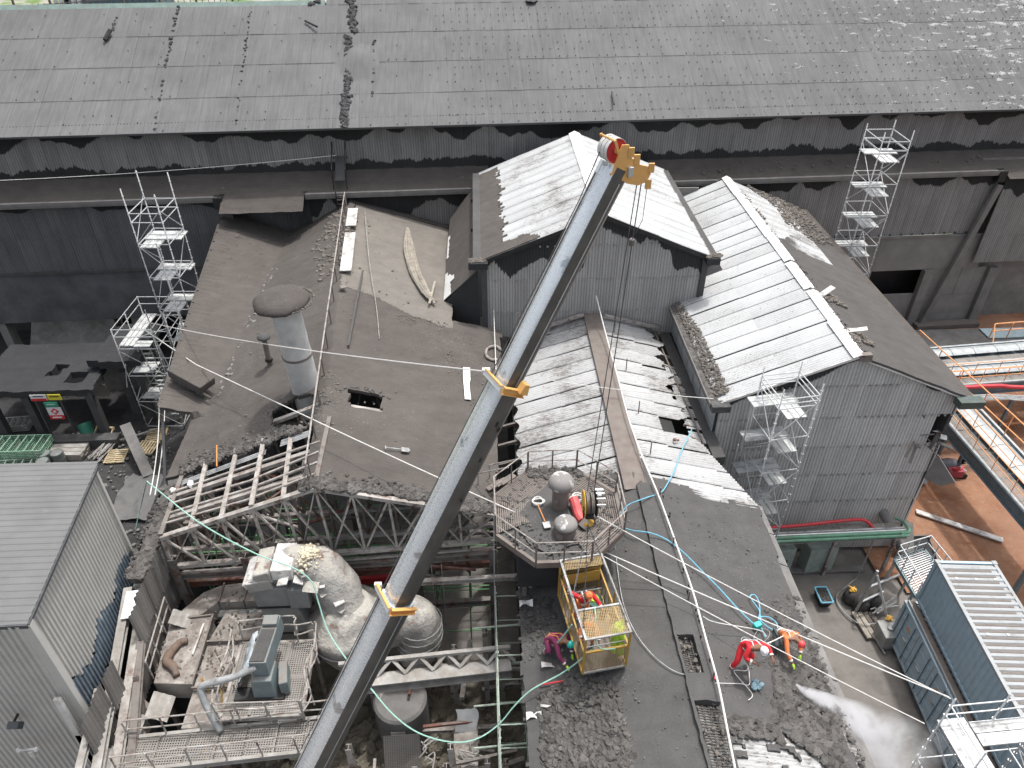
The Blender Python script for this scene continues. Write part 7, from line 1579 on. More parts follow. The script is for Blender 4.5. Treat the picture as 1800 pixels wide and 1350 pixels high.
# ======================= CONTAINERS =======================
cu_ = V((-.48, -6.32, 0)).normalized(); cs_ = V((-cu_.y, cu_.x, 0))      # along (towards us), across (to the right)
if cs_.x < 0: cs_ = -cs_
def container(o, L, z0, label, name, doors=False, W=2.4, Hh=2.6):
    t = thing(name, tuple(o+V((0, 0, z0))), label, 'container', 'stacked blue containers')
    def C(a, s, z): return o+cu_*a+cs_*s+V((0, 0, z0+z))
    def bb(n_, a, b, w_, m_=M_['blue']): mb = MB(); mb.beam(C(*a), C(*b), w_, w_); mb.build(n_, m_, t, bevel=.01)
    for s in (0, W):
        for z in (.07, Hh-.06): bb('rail', (0, s, z), (L, s, z), .14, M_['blue'] if z < 1 or doors else M_['cont_top'])
        for a in (0, L): bb('corner_post', (a, s, 0), (a, s, Hh), .15)
    for a in (0, L): bb('end_rail', (a, 0, Hh-.06), (a, W, Hh-.06), .13); bb('end_rail', (a, 0, .07), (a, W, .07), .13)
    def corr(n_, P0, du, dv, n, pw, dep, out, m_, hgt):
        mb = MB(); st = []; x = 0
        for k in range(n): st += [(x, 0), (x+pw*.28, 0), (x+pw*.42, dep), (x+pw*.82, dep), (x+pw*.96, 0)]; x += pw
        mb.grid(lambda i, j: P0+du*st[i][0]+out*st[i][1]+dv*(hgt*j), len(st)-1, 1); mb.build(n_, m_, t)
    n = int((L-.2)/.30)
    corr('roof_panel', C(.1, .06, Hh-.05), cu_, cs_, n, (L-.2)/n, .05, V((0, 0, 1)), M_['cont_top'], W-.12)
    mb = MB(); pw = (L-.2)/n
    for k in range(n): q0 = .22+.25*rnd.random(); mb.beam(C(.1+pw*(k+1.12), .15, Hh-.035), C(.1+pw*(k+1.12), W-.12-q0*.5, Hh-.035), pw*.30, .012)
    mb.build('groove_dust', M_['bronze'], t, kind='stuff')
    corr('end_wall', C(-.02, .1, .1), cs_, V((0, 0, 1)), 10, .22, .035, -cu_, M_['blue'], Hh-.2)
    corr('side_wall', C(.1, W, .1), cu_, V((0, 0, 1)), n, (L-.2)/n, .04, cs_, M_['blue'], Hh-.2)
    if not doors: corr('side_wall', C(.1, -.01, .1), cu_, V((0, 0, 1)), n, (L-.2)/n, .04, -cs_, M_['blue'], Hh-.2)
    else:
        nd = 8; dw = (L-.3)/nd
        for k in range(nd):
            a0 = .15+k*dw; d_ = thing  # door leaves
            mb = MB(); mb.beam(C(a0+dw/2, -.0, Hh/2), C(a0+dw/2, -.04, Hh/2), dw-.04, Hh-.30); dr_ = mb.build('door', M_['blue'], t)
            for s2 in (.24, .76):
                mb = MB(); mb.tube([C(a0+dw*s2, -.08, .15), C(a0+dw*s2, -.08, Hh-.15)], .022); mb.build('lock_bar', M_['blue_dark'], dr_)
            for zz in (.55, 1.25, 1.95):
                mb = MB(); mb.beam(C(a0+.12, -.055, zz), C(a0+dw-.12, -.055, zz), .02, .18); mb.build('pressing', M_['blue'], dr_)
            mb = MB(); mb.box(C(a0+dw*.55, -.09, 1.15), (.05, .30, .14)); mb.build('handle', M_['galv_dusty'], dr_)
            if k % 2 == 0: mb = MB(); mb.prism([C(a0+dw*.4, -.06, 1.75), C(a0+dw*.62, -.06, 1.75), C(a0+dw*.51, -.06, 2.0)], -cs_*.012); mb.build('warning_sticker', M_['orange'], dr_)
    for a in (0, L):
        for s in (0, W): mb = MB(); mb.box(C(a, s, Hh), (.2, .2, .07), HA); mb.build('corner_casting', M_['cont_top'], t)
    for a in (.9, 3.6, 6.6):
        for s in (.4, 1.2, 2.0):
            if a < L: mb = MB(); mb.box(C(a, s, Hh), (.1, .1, .05)); mb.build('roof_patch', M_['galv'], t)
    return t, C
M_['cont_top'] = plain('cont_top', (.30, .315, .32), .6, dust=.2, sc=1.2, dustc=(.13, .115, .105), var=.1)
up_, CU = container(V((19.2, 20.2, 0)), 12.2, 3.35, 'upper blue shipping container with pale ribbed roof at right', 'shipping_container')
lo_, CL_ = container(V((18.85, 20.3, 0)), 12.2, .45, 'lower blue shipping container with side doors under the upper one', 'shipping_container', doors=True, W=2.5)
mb = MB(); mb.beam(CL_(0, .02, 2.72), CL_(12.2, .02, 2.72), .06, .14); mb.build('tray_lip', M_['cont_top'], lo_); mb = MB(); mb.beam(CL_(0, .2, 2.66), CL_(12.2, .2, 2.66), .30, .05); mb.build('ledge', M_['bronze'], lo_)
for a in (.3, 3, 6, 9, 11.8): mb = MB(); mb.box(CL_(a, .3, -.2), (.4, .4, .5)); mb.build('foot_block', M_['concrete'], lo_)
# landing at the container end
ld = thing('access_landing', (20, 21.6, 0), 'galvanised landing with handrails at the far end of the containers', 'landing')
LP_ = [(19.25, 22.6), (20.98, 23.1), (21.2, 21.3), (19.25, 20.45)]
mb = MB()
for k in range(18):
    f = k/17; a = V((*LP_[0], 3.3)).lerp(V((*LP_[3], 3.3)), f); b = V((*LP_[1], 3.3)).lerp(V((*LP_[2], 3.3)), f); mb.beam(a, b, .05, .04)
mb.build('grating', M_['galv'], ld)
for i in range(4):
    a, b = V((*LP_[i], 3.22)), V((*LP_[(i+1) % 4], 3.22)); mb = MB(); mb.ibeam(a, b, .1, .2, .02); mb.build('edge_beam', plain('landing_steel%d' % i, (.20, .27, .28), .6, dust=.2), ld)
    if i in (0, 1, 3):
        for z in (.55, 1.05): mb = MB(); mb.tube([a+V((0, 0, z)), b+V((0, 0, z))], .028); mb.build('hand_rail', M_['galv'], ld)
        for f in (0, .33, .66, 1): mb = MB(); p = a.lerp(b, f); mb.tube([p, p+V((0, 0, 1.05))], .028); mb.build('rail_post', M_['galv'], ld)
for x, y in ((19.3, 22.5), (19.3, 20.7), (18.2, 22.0), (20.9, 23.0)):
    mb = MB(); mb.tube([(x-.2, y, .05), (x, y, 3.2)], .07, 8); mb.build('leg', M_['galv_dusty'], ld)
for a, b in (((18.1, 22.0, .9), (19.3, 22.4, 1.1)), ((18.2, 21.9, 3.0), (19.2, 20.9, .2)), ((18.1, 22.0, 2.0), (20.9, 23.0, 2.0)), ((18.2, 21.2, .15), (20.0, 21.4, .15))): mb = MB(); mb.tube([a, b], .06, 8); mb.build('brace', M_['galv'], ld)
# yard kit on the right
t = thing('equipment_skid', (18.2, 22, 0), 'heap of black bags with yellow slings and pale bars beside the landing', 'bags')
for x, y, r in ((18.35, 22.3, .42), (18.0, 22.7, .38), (19.0, 22.3, .36)):
    mb = MB(); mb.lathe([(r*.8, 0), (r, .2), (r*.9, .6), (r*.3, .85), (0, .8)], (x, y, .05), 14, jit=.12); mb.build('bag', plain('bag_black', (.055, .05, .05), .7, dust=.25), t, smooth='all')
mb = MB(); pts = [(18.0+.22*math.cos(k*1.3)*rnd.random(), 22.75+.22*math.sin(k*1.7)*rnd.random(), .85+.12*rnd.random()) for k in range(26)]; mb.tube(smoothpts(pts, 3), .035, 5); mb.build('yellow_sling', M_['yellow'], t)
mb = MB(); pts = [(18.9+.2*math.cos(k*1.3)*rnd.random(), 20.9+.2*math.sin(k*1.7)*rnd.random(), 1.05+.1*rnd.random()) for k in range(22)]; mb.tube(smoothpts(pts, 3), .03, 5); mb.build('yellow_sling', M_['yellow'], t)
for k in range(9): mb = MB(); mb.tube([(18.6+rnd.random()*.3, 21.5+rnd.random()*.6, .4), (19.9+rnd.random()*.2, 21.9+rnd.random()*.6, .55)], .03); mb.build('bar', M_['galv_dusty'], t)
t = thing('duckboard', (18.3, 21.2, 0), 'grey timber planks lying in front of the black bags', 'planks')
for k in range(4): mb = MB(); mb.box((17.95+k*.27, 21.2-k*.02, .14), (.22, 1.5, .12), .1); mb.build('plank', M_['wood_grey'] if k < 2 else M_['bronze'], t)
t = thing('white_tote', (18.75, 20.35, 0), 'pale square tote standing against the lower container', 'tote')
slbox((18.7, 20.3, .05), (18.75, 20.35, 1.0), (.75, .85), (.9, 1.0), 'body', plain('tote_pale', (.30, .30, .29), .6, dust=.25), t)
mb = MB(); mb.lathe([(.15, 0), (.15, .08), (0, .1)], (18.75, 20.35, 1.03), 14); mb.build('lid', M_['galv_dusty'], t)
t = thing('teal_skip', (16.6, 22.8, 0), 'small teal rimmed tub full of grey mud on the yard floor', 'tub')
slbox((16.6, 22.75, .05), (16.6, 22.75, .5), (.45, .75), (.6, .95), 'body', M_['black'], t)
mb = MB(); pp = [(16.3, 22.28), (16.9, 22.28), (16.9, 23.22), (16.3, 23.22)]
for i in range(4): mb = MB(); mb.tube([(*pp[i], .54), (*pp[(i+1) % 4], .54)], .045); mb.build('rim', M_['rope_blue'], t)
mb = MB(); scatter(mb, pp, lambda x, y: .5, 60, .04, .1, seed=85); mb.build('mud', M_['mud'], t, kind='stuff')
mb = MB()
for k in range(5): mb.beam((17.7-.02*k, 8+k*2.6, .13), (17.3, 10.5+k*2.6, .13), 1.6, .02)
gt_ = MB(); gt_.box((17.0, 24.6, .15), (5.0, .35, .08)); single(gt_, 'drain_cover', M_['concrete'], (17, 24.6, .15), 'pale strip of drain cover across the yard floor under the pipe rack', 'drain')
# pipe rack
pr = thing('pipe_rack', (17.3, 24.3, 0), 'pipe bridge with a red pipe and green pipes in front of the right hand building', 'pipe rack')
mb = MB(); mb.tube(smoothpts([(13.6, 24.75, 3.35), (15.5, 24.8, 3.4), (17.5, 24.95, 3.45), (18.8, 25.0, 3.4), (19.3, 24.6, 3.0)]), .085, 10); mb.build('red_pipe', M_['red'], pr, smooth='all')
M_['pipe_green'] = plain('pipe_green', (.13, .30, .20), .6, dust=.3)
for k, (dy, m_, r) in enumerate(((.1, 'galv_dusty', .06), (-.05, 'galv', .05), (-.2, 'pipe_green', .09), (-.42, 'pipe_green', .07))): mb = MB(); mb.tube([(13.7, 24.4+dy, 3.2), (20.7, 24.5+dy, 3.2)], r, 8); mb.build('pipe', M_[m_], pr)
mb = MB(); mb.poly((13.7, 23.9, 3.05), (20.7, 24.0, 3.05), (20.7, 25.1, 3.05), (13.7, 25.0, 3.05)); mb.build('tray', M_['grate'], pr)
mb = MB(); mb.tube(smoothpts([(20.4, 24.2, 3.2), (20.8, 24.3, 3.3), (20.8, 24.9, 3.3), (20.5, 25.2, 3.3)]), .09, 8); mb.build('elbow', M_['pipe_green'], pr)
for x in (14.2, 17.3, 20.4): mb = MB(); mb.beam((x, 24.4, 0), (x, 24.4, 3.0), .14); mb.build('post', M_['steel_pale'], pr)
for k, x in enumerate((14.8, 17.0)):
    t = thing('cabinet', (x, 25.2, 0), ['pale green cabinet under the pipe bridge on the left', 'pale green cabinet under the pipe bridge on the right'][k], 'cabinet', 'cabinets under the pipe bridge')
    mb = MB(); mb.box((x, 24.9, .95), (1.5, .8, 1.8), .1); mb.build('body', plain('cab%d' % k, (.30, .36, .33), .6, dust=.25), t, bevel=.02); mb = MB(); mb.box((x+.4, 24.48, 1.0), (.05, .03, .3), .1); mb.build('handle', M_['black'], t)
hs = MB(); hs.tube(smoothpts([(19.2, 24.3, 3.0), (19.0, 24.1, .3), (18.6, 23.8, .15), (17.4, 22.9, .14), (17.5, 21.8, .14), (18.2, 20.8, .14), (18.4, 19.6, .14)]), .035, 6); single(hs, 'grey_hose', M_['galv_dusty'], (18, 22.5, .1), 'pale hose curling over the yard floor from the pipe bridge', 'hose')
# red earth items
mt_ = MB(); mt_.prism([(24.2, 28.5, .25), (27.9, 26.2, .25), (27.75, 25.9, .25), (24.1, 28.2, .25)], (0, 0, .08)); single(mt_, 'metal_strip', M_['white_dirty'], (26, 27.2, .2), 'long pale metal strip lying on the red earth', 'metal strip')
t = thing('gravel_tray', (22.4, 26.2, 0), 'square edged bed of dark gravel beside the building corner', 'gravel bed')
mb = MB(); mb.grid(lambda i, j: (21.6+i*.2+j*.05, 24.2+j*.25, .25+.05*fbm(i, j)), 9, 9); mb.build('bed', M_['ash_black'], t)
for a, b in (((21.5, 24.1), (23.4, 24.1)), ((23.4, 24.1), (23.9, 26.5)), ((21.5, 26.5), (23.9, 26.5))): mb = MB(); mb.beam((*a, .3), (*b, .3), .08, .2); mb.build('edging', M_['bronze'], t)
sh = MB(); sh.grid(lambda i, j: (24.6+i*.14, 30.2+j*.55+i*.03, .35+(.05 if i % 2 else 0)), 9, 2); single(sh, 'corrugated_scrap', plain('scrap_blue', (.16, .19, .21), .6, dust=.2), (25.2, 30.8, .3), 'blue grey corrugated scrap lying on the red earth', 'sheet')
mc = thing('red_pump', (27.9, 31.4, 0), 'small red and grey engine pump standing on the red earth', 'pump')
mb = MB(); mb.lathe([(.0, -.75), (.32, -.7), (.36, .1), (.3, .4), (0, .45)], (27.6, 31.7, .7), 14, Matrix.Rotation(1.57, 3, 'Y')); mb.build('tank', plain('pump_grey', (.12, .12, .14), .5, dust=.2), mc, smooth=True)
for k in range(10): a = V((27.1+rnd.random()*1.5, 31.0+rnd.random()*.7, .3+rnd.random()*.8)); mb = MB(); mb.tube([a, a+V((rnd.uniform(-.6, .6), rnd.uniform(-.4, .4), rnd.uniform(-.2, .3)))], .05); mb.build('frame_bar', M_['red'] if k % 3 else M_['galv'], mc)
mb = MB(); mb.box((27.8, 31.2, .5), (.9, .55, .5)); mb.build('engine', plain('pump_red', (.30, .04, .06), .6, dust=.2), mc, bevel=.05)
for x in (27.3, 28.3):
    for y in (31.0, 31.9): mb = MB(); mb.lathe([(.08, -.06), (.24, -.06), (.24, .06), (.08, .06)], (x, y, .3), 14, Matrix.Rotation(1.57, 3, 'X')); mb.build('wheel', M_['black'], mc, smooth=True)
mb = MB(); mb.box((28.45, 31.7, 1.0), (.4, .4, .4), .3); mb.build('air_cleaner', M_['black'], mc, bevel=.06)
# ======================= CONVEYORS =======================
M_['conv_side'] = plain('conv_side', (.12, .165, .19), .6, dust=.1)
M_['conv_lid'] = plain('conv_lid', (.35, .375, .38), .45, .2, dust=.15)
def conveyor(label, a, b, w_, z, slats=6, rails=True):
    a, b = V((*a, z)), V((*b, z)); u = (b-a).normalized(); s = V((-u.y, u.x, 0)); L = (b-a).length; t = thing('conveyor_gantry', tuple(a), label, 'conveyor', 'conveyor gantries')
    def K(l, o, h): return a+u*l+s*o+V((0, 0, h))
    for o in (-w_/2, w_/2): mb = MB(); mb.ibeam(K(0, o, -.35), K(L, o, -.35), .2, .75, .04); mb.build('side_girder', M_['conv_side'], t)
    for o in (-w_/2, w_/2): mb = MB(); mb.beam(K(0, o, .05), K(L, o, .05), .14, .08); mb.build('rail_cap', M_['conv_lid'], t)
    n = int(L/1.5)
    for k in range(n): mb = MB(); o_ = w_*.16; mb.grid(lambda i, j: K(k*L/n+.02+j*(L/n-.04), -w_*.22+o_+i*w_*.11, .12+.16*math.sin(math.pi*i/4)), 4, 1); mb.build('cover', M_['conv_lid'], t, smooth='all')
    for k in range(n): mb = MB(); mb.poly(K(k*L/n, -w_*.45, -.05), K((k+.97)*L/n, -w_*.45, -.05), K((k+.97)*L/n, -w_*.12, -.05), K(k*L/n, -w_*.12, -.05)); mb.build('walkway_grating', M_['grate'], t)
    mb = MB(); mb.poly(K(0, -w_*.08, -.2), K(L, -w_*.08, -.2), K(L, w_*.45, -.2), K(0, w_*.45, -.2)); mb.build('deck', M_['conv_side'], t)
    for k in range(n+1): mb = MB(); mb.beam(K(k*L/n, -w_/2, -.6), K(k*L/n, w_/2, -.6), .12); mb.build('cross_member', M_['conv_side'], t)
    if rails:
        for o in (-w_*.47, -w_*.10):
            for h in (.55, 1.05): mb = MB(); mb.tube([K(0, o, h), K(L, o, h)], .025); mb.build('hand_rail', M_['rope_orange'], t)
            for k in range(n+1): mb = MB(); mb.tube([K(k*L/n, o, -.05), K(k*L/n, o, 1.05)], .022); mb.build('rail_post', M_['rope_orange'], t)
    for l in (L*.15, L*.85): 
        for o in (-w_/2, w_/2): mb = MB(); mb.beam(K(l, o, -.7), K(l, o, -z), .2); mb.build('trestle_leg', M_['conv_side'], t)
    return t, K
conveyor('steel blue conveyor gantry with orange handrails running diagonally above the red earth', (26.95, 33.6), (27.4, 20.5), 2.5, 4.6)
conveyor('covered conveyor nearer the hall at the right edge with bright lids', (26.6, 37.4), (42, 38.8), 1.9, 4.4, rails=False)
conveyor('covered conveyor just in front of the first with an orange rail', (26.4, 35.1), (42, 36.3), 1.9, 4.6)
rp2 = thing('service_pipes', (30, 33.4, 4), 'red pipe and pale tray crossing to the right above the red earth', 'pipes')
mb = MB(); mb.tube(smoothpts([(25.8, 33.6, 4.9), (30, 33.75, 4.95), (32, 33.7, 4.8), (42, 33.0, 4.8)]), .12, 8); mb.build('red_pipe', M_['red'], rp2)
for k in range(4): mb = MB(); mb.tube(smoothpts([(25.8, 33.1-k*.14, 4.7), (30, 33.2-k*.14, 4.7), (32, 33.15-k*.14, 4.55), (42, 32.4-k*.14, 4.55)]), .045, 6); mb.build('conduit', M_['galv_dusty'], rp2)
for x in (28, 31, 34): mb = MB(); mb.beam((x, 33.2, 0), (x, 33.2, 4.5), .16); mb.build('post', M_['conv_side'], rp2)
orl = thing('orange_handrail', (27.5, 33, 5), 'pair of long orange handrails crossing above the conveyors beside the ash covered roof', 'handrail')
for a, b in (((27.3, 38.2, 6.1), (28.6, 25.5, 6.1)), ((27.0, 38.2, 5.5), (28.3, 25.5, 5.5)), ((26.35, 35.6, 6.0), (26.6, 24, 6.0))): mb = MB(); mb.tube([a, b], .035); mb.build('rail', M_['rope_orange'], orl)
for k in range(7): mb = MB(); x = 27.3+k*.22; y = 38.0-k*2.1; mb.tube([(x, y, 6.1), (x-.02, y, 4.2)], .03); mb.build('post', M_['rope_orange'], orl)
ost = thing('orange_rail_stair', (36, 42, 0), 'grey stair landing with orange handrails against the hall at the right edge', 'stair')
for a, b in (((36.2, 43.2, 3.2), (40.5, 43.6, 3.2)), ((36.2, 43.2, 2.6), (40.5, 43.6, 2.6)), ((36.2, 43.2, 3.2), (35.6, 41.6, 1.8)), ((40.2, 43.4, 3.2), (39.8, 41.5, 2.6)), ((40.8, 44.4, 8.8), (41.2, 43.2, 3.2)), ((41.6, 44.4, 8.8), (42, 43.2, 3.2)), ((40.2, 44.6, 9.0), (43, 44.8, 9.2)), ((40.2, 44.6, 8.4), (43, 44.8, 8.6))): mb = MB(); mb.tube([a, b], .045); mb.build('hand_rail', M_['rope_orange'], ost)
for k in range(4): mb = MB(); mb.tube([(36.3+k*1.3, 43.25, 3.2), (36.3+k*1.3, 43.3, 1.9)], .04); mb.build('rail_post', M_['rope_orange'], ost)
mb = MB(); mb.box((38.6, 43.9, 1.9), (4.6, 1.3, .15)); mb.build('landing', M_['conv_side'], ost)
for k in range(9): mb = MB(); mb.beam((41.0+.04*k, 44.2-k*.12, 8.3-k*.6), (41.9+.04*k, 44.2-k*.12, 8.3-k*.6), .15, .04); mb.build('tread', M_['conv_side'], ost)

# ======================= THINGS LYING ON THE ROOFS =======================
def onL(px, py):
    z = 11.0
    for _ in range(6): p = PZ(px, py, z); z = zL(p.x, p.y)+.07
    return PZ(px, py, z)
def onM(px, py):
    z = 9.3
    for _ in range(6): p = PZ(px, py, z); z = zM(p.x, p.y)+.16
    return PZ(px, py, z)
a, b, c, d_ = onL(814, 646), onL(826, 647), onL(828, 703), onL(817, 702)
mb = MB(); mb.prism([d_, onL(816, 685), onL(814, 665), a, b, onL(827, 668), onL(825, 675), c], (0, 0, .03)); single(mb, 'white_strip', M_['white'], a, 'short white board lying on the dusty roof left of the boom collar', 'board')
t = thing('shovel', tuple(onL(695, 792)), 'pale shovel lying on the dusty roof below the square hole', 'shovel', 'shovels')
p, r_ = onL(678, 789), onL(706, 792); mb = MB(); mb.tube([p+V((0, 0, .08)), r_+V((0, 0, .06))], .025); mb.build('handle', M_['galv_dusty'], t)
mb = MB(); u = (r_-p).normalized(); s = V((-u.y, u.x, 0)); mb.prism([r_+s*.13, r_+u*.28+s*.13, r_+u*.36, r_+u*.28-s*.13, r_-s*.13], (0, 0, .03)); mb.v = [tuple(V(v)+V((0, 0, .05))) for v in mb.v]; mb.build('blade', M_['galv_dusty'], t); mb = MB(); mb.tube([p+s*.09+V((0, 0, .08)), p-s*.09+V((0, 0, .08))], .02); mb.build('grip', M_['galv_dusty'], t)
t = thing('shovel', tuple(onL(608, 505)), 'small shovel lying on the pale lime strip at the top of the ridge', 'shovel', 'shovels')
p, r_ = onL(612, 490)+V((0, 0, .15)), onL(604, 508)+V((0, 0, .15)); mb = MB(); mb.tube([p, r_], .02); mb.build('handle', M_['bronze'], t); mb = MB(); mb.box(r_, (.3, .35, .03), .4); mb.build('blade', M_['steel'], t)
t = thing('timber_bundle', tuple(onL(735, 470)), 'bundle of split pale battens slumped down the swept tan roof', 'battens')
q = random.Random(44)
top_ = [onL(716, 405), onL(712, 440), onL(722, 480), onL(748, 518), onL(764, 534)]
for k in range(26):
    f = (k/25-.5); P = []
    for i, p in enumerate(top_): wd = (.08, .32, .28, .15, .10)[i]; P.append(p+V((f*wd*2+(.25 if i in (1, 2) else 0)+q.uniform(-.03, .03), 0, .08+.12*q.random())))
    k0 = 0 if k % 3 else 1; mb = MB(); mb.tube(smoothpts(P[k0:5 if k % 4 else 4], 3), .035, 4); mb.build('batten', M_['wood_pale'] if 'wood_pale' in M_ else M_['wood_grey'], t)
mb = MB(); mb.beam(onL(765, 500)+V((0, 0, .2)), onL(755, 538)+V((0, 0, .15)), .12, .05); mb.build('split_board', M_['wood_grey'], t); mb = MB(); mb.beam(onL(744, 495)+V((0, 0, .2)), onL(764, 537)+V((0, 0, .15)), .09, .05); mb.build('split_board', M_['wood_grey'], t)
mb = MB(); mb.tube([onL(381, 820), onL(382, 786)+V((0, 0, .1))], .03); single(mb, 'orange_stick', M_['orange'], onL(381, 820), 'thin orange stick on the left roof slope above the torn edge', 'stick')
for k, (x, y) in enumerate(((336, 851), (305, 862))):
    mb = MB(); mb.rock(onL(x, y)+V((0, 0, .05)), .22 if k == 0 else .13, .5); single(mb, 'white_lump', M_['white'], onL(x, y), ['larger white lump near the torn roof edge at left', 'smaller white lump near the torn roof edge at left'][k], 'lump')
mb = MB(); pts = [onL(868+14*math.cos(a), 622+12*math.sin(a))+V((0, 0, .06)) for a in [k/14*4.6+1.2 for k in range(15)]]; mb.tube(pts, .07, 6); single(mb, 'bent_ring', M_['steel_pale'], onL(868, 622), 'open bent metal ring lying at the right edge of the dusty roof', 'ring')
t = thing('roof_hole_frame', tuple(onL(645, 730)), 'broken pale battens showing in the square hole of the dusty roof', 'battens')
for k, (x0, y0, x1, y1) in enumerate(((622, 722, 672, 733), (620, 731, 660, 741), (640, 716, 644, 745), (662, 725, 660, 745), (625, 742, 668, 746))): mb = MB(); mb.beam(onL(x0, y0)-V((0, 0, .12)), onL(x1, y1)-V((0, 0, .14)), .09, .05); mb.build('batten', M_['steel_pale'], t)
t = thing('pickaxe', tuple(onM(1245, 1190)), 'red handled scraper tool lying by the lifeline rope', 'tool')
p, r_ = onM(1233, 1182), onM(1262, 1196); mb = MB(); mb.tube([p, r_], .025); mb.build('handle', M_['red'], t); mb = MB(); mb.tube([onM(1231, 1174), onM(1231, 1187)], .03); mb.build('head', M_['galv_dusty'], t); mb = MB(); mb.rock(onM(1256, 1191), .09, .8); mb.build('grip', M_['red'], t)
q = random.Random(3); mb = MB()
for k in range(9): mb.rock(onM(1332+q.uniform(-9, 9), 1205+q.uniform(-6, 6))+V((0, 0, .04)), q.uniform(.05, .13), .5)
single(mb, 'blue_rag', plain('rag_blue', (.14, .22, .26), .8, dust=.2), onM(1332, 1205), 'crumpled dull blue sheet near the red suited worker', 'rag')
mb = MB(); mb.box(onM(1330, 1103)+V((0, 0, .12)), (.28, .2, .2), .4); single(mb, 'teal_device', M_['teal'], onM(1330, 1103), 'small teal and white winch box on the blue rope', 'winch', bevel=.03)
mb = MB(); mb.grid(lambda i, j: onM(952, 1176)+V((i*.12, j*.1, .08+.05*math.sin(i+j))), 5, 2); single(mb, 'white_scrap', M_['white_dirty'], onM(955, 1176), 'white rag by the hand of the teal helmeted worker', 'rag')
mb = MB(); mb.prism([onM(950, 1238), onM(968, 1241), onM(962, 1244), onM(950, 1243)], (0, 0, .03)); single(mb, 'torn_flake', M_['white_dirty'], onM(955, 1240), 'small white flake on the crumbled crust', 'flake')
mb = MB(); mb.tube([onM(950, 1204), onM(990, 1197)], .03); single(mb, 'pink_bar', M_['red'], onM(970, 1200), 'thin pink bar lying left of the cage on the mud', 'bar')
mb = MB(); mb.rock(onM(1186, 774)+V((0, 0, .05)), .10, .8); mb.rock(onM(1192, 775)+V((0, 0, .05)), .07, .8)
single(mb, 'dark_glove', M_['rust'], onM(1188, 775), 'dark red glove on the white roof beside the right hand gap', 'glove')
mb = MB(); mb.tube([PZ(1200, 790, 9.0), PZ(1218, 752, 9.3)], .02); 

# ======================= ROPES AND HOSES =======================
def rope(name, label, pts, r, m_, grp=None, k=5, cat='rope', sm=True):
    mb = MB(); P = smoothpts(pts, k) if sm else pts; mb.tube(P, r, 5); return single(mb, name, M_[m_], P[0], label, cat, grp)
G_ = 'long white safety lines across the roofs'
A1 = V((-20.2, 38.4, 7.9)); A2 = V((-20.2, 38.2, 7.4)); BRp = V((14.25, 12.2, 9.3))
rope('safety_line', 'upper white line from the left scaffold past the chimney to the boom collar', cate(A1, tip+ax_*l1-sd*.48+tp*.32, .25, 30), .019, 'rope', G_, sm=False)
rope('safety_line', 'lower white line from the left scaffold across the dusty roof to the bottom right scaffold', [A2, PZ(345, 641, 10.75), PZ(562, 743, 13.0)]+cate(PZ(562, 743, 13.0), BRp, .25, 24)[1:], .021, 'rope', G_, sm=False)
rope('safety_line', 'short white line from beside the boom across the white roof to the right gutter', cate(PZ(960, 667, 10.6), (10.2, 25.9, 10.7), .1), .018, 'rope', G_, sm=False)
rope('safety_line', 'white line from the octagonal platform to the bottom right scaffold', cate(PZ(1045, 905, 11.9), BRp+V((.1, 0, -.1)), .12), .018, 'rope', G_, sm=False)
rope('safety_line', 'white line ending lowest at the bottom right scaffold, passing above the vest worker', cate(PZ(1062, 978, 11.2), PZ(1625, 1272, 9.15), .1), .016, 'rope', G_, sm=False)
rope('tether', 'thin line between the ridge rope and the two roof workers', [onM(1232, 1100)+V((0, 0, .5)), onM(1255, 1107)+V((0, 0, .4)), onM(1330, 1117)+V((0, 0, .3)), onM(1345, 1125)+V((0, 0, .2))], .016, 'rope')
rope('tether', 'pale tether tied between the red suited worker and the crouching worker', [onM(1302, 1160)+V((0, 0, .9)), onM(1335, 1155)+V((0, 0, .7)), onM(1368, 1143)+V((0, 0, .8))], .018, 'rope')
rope('lifeline', 'long white lifeline running down the ridge posts to the bottom of the frame', [PZ(x, y, z) for x, y, z in ((1048, 520, 11.5), (1063, 580, 10.6), (1085, 660, 10.5), (1105, 735, 10.45), (1128, 800, 10.4), (1158, 872, 10.4), (1190, 960, 10.4), (1218, 1040, 10.4), (1240, 1120, 10.4), (1262, 1200, 10.4), (1280, 1290, 10.4), (1298, 1380, 10.4))], .032, 'rope')
rope('blue_hose', 'bright blue hose snaking down the roof from the octagonal platform to the workers', [PZ(1216, 755, 9.6)]+[onM(x, y)+V((0, 0, .26 if 1095 < x < 1205 and y > 880 else .12)) for x, y in ((1200, 790), (1185, 830), (1172, 855), (1160, 870), (1130, 885), (1102, 897), (1090, 912), (1092, 928), (1110, 941), (1140, 945), (1170, 957), (1200, 980), (1235, 1010), (1265, 1040), (1290, 1068), (1312, 1090), (1326, 1103))], .026, 'rope_blue')
rope('blue_rope_loop', 'bright blue rope twisted in two loops above the workers', [onM(x, y)+V((0, 0, .05+i*.004)) for i, (x, y) in enumerate(((1345, 1122), (1338, 1105), (1336, 1090), (1334, 1075), (1322, 1058), (1318, 1050), (1326, 1048), (1333, 1060), (1335, 1078), (1332, 1092), (1338, 1087), (1350, 1088), (1362, 1096), (1366, 1106), (1360, 1111), (1348, 1105), (1336, 1095)))], .022, 'rope_blue')
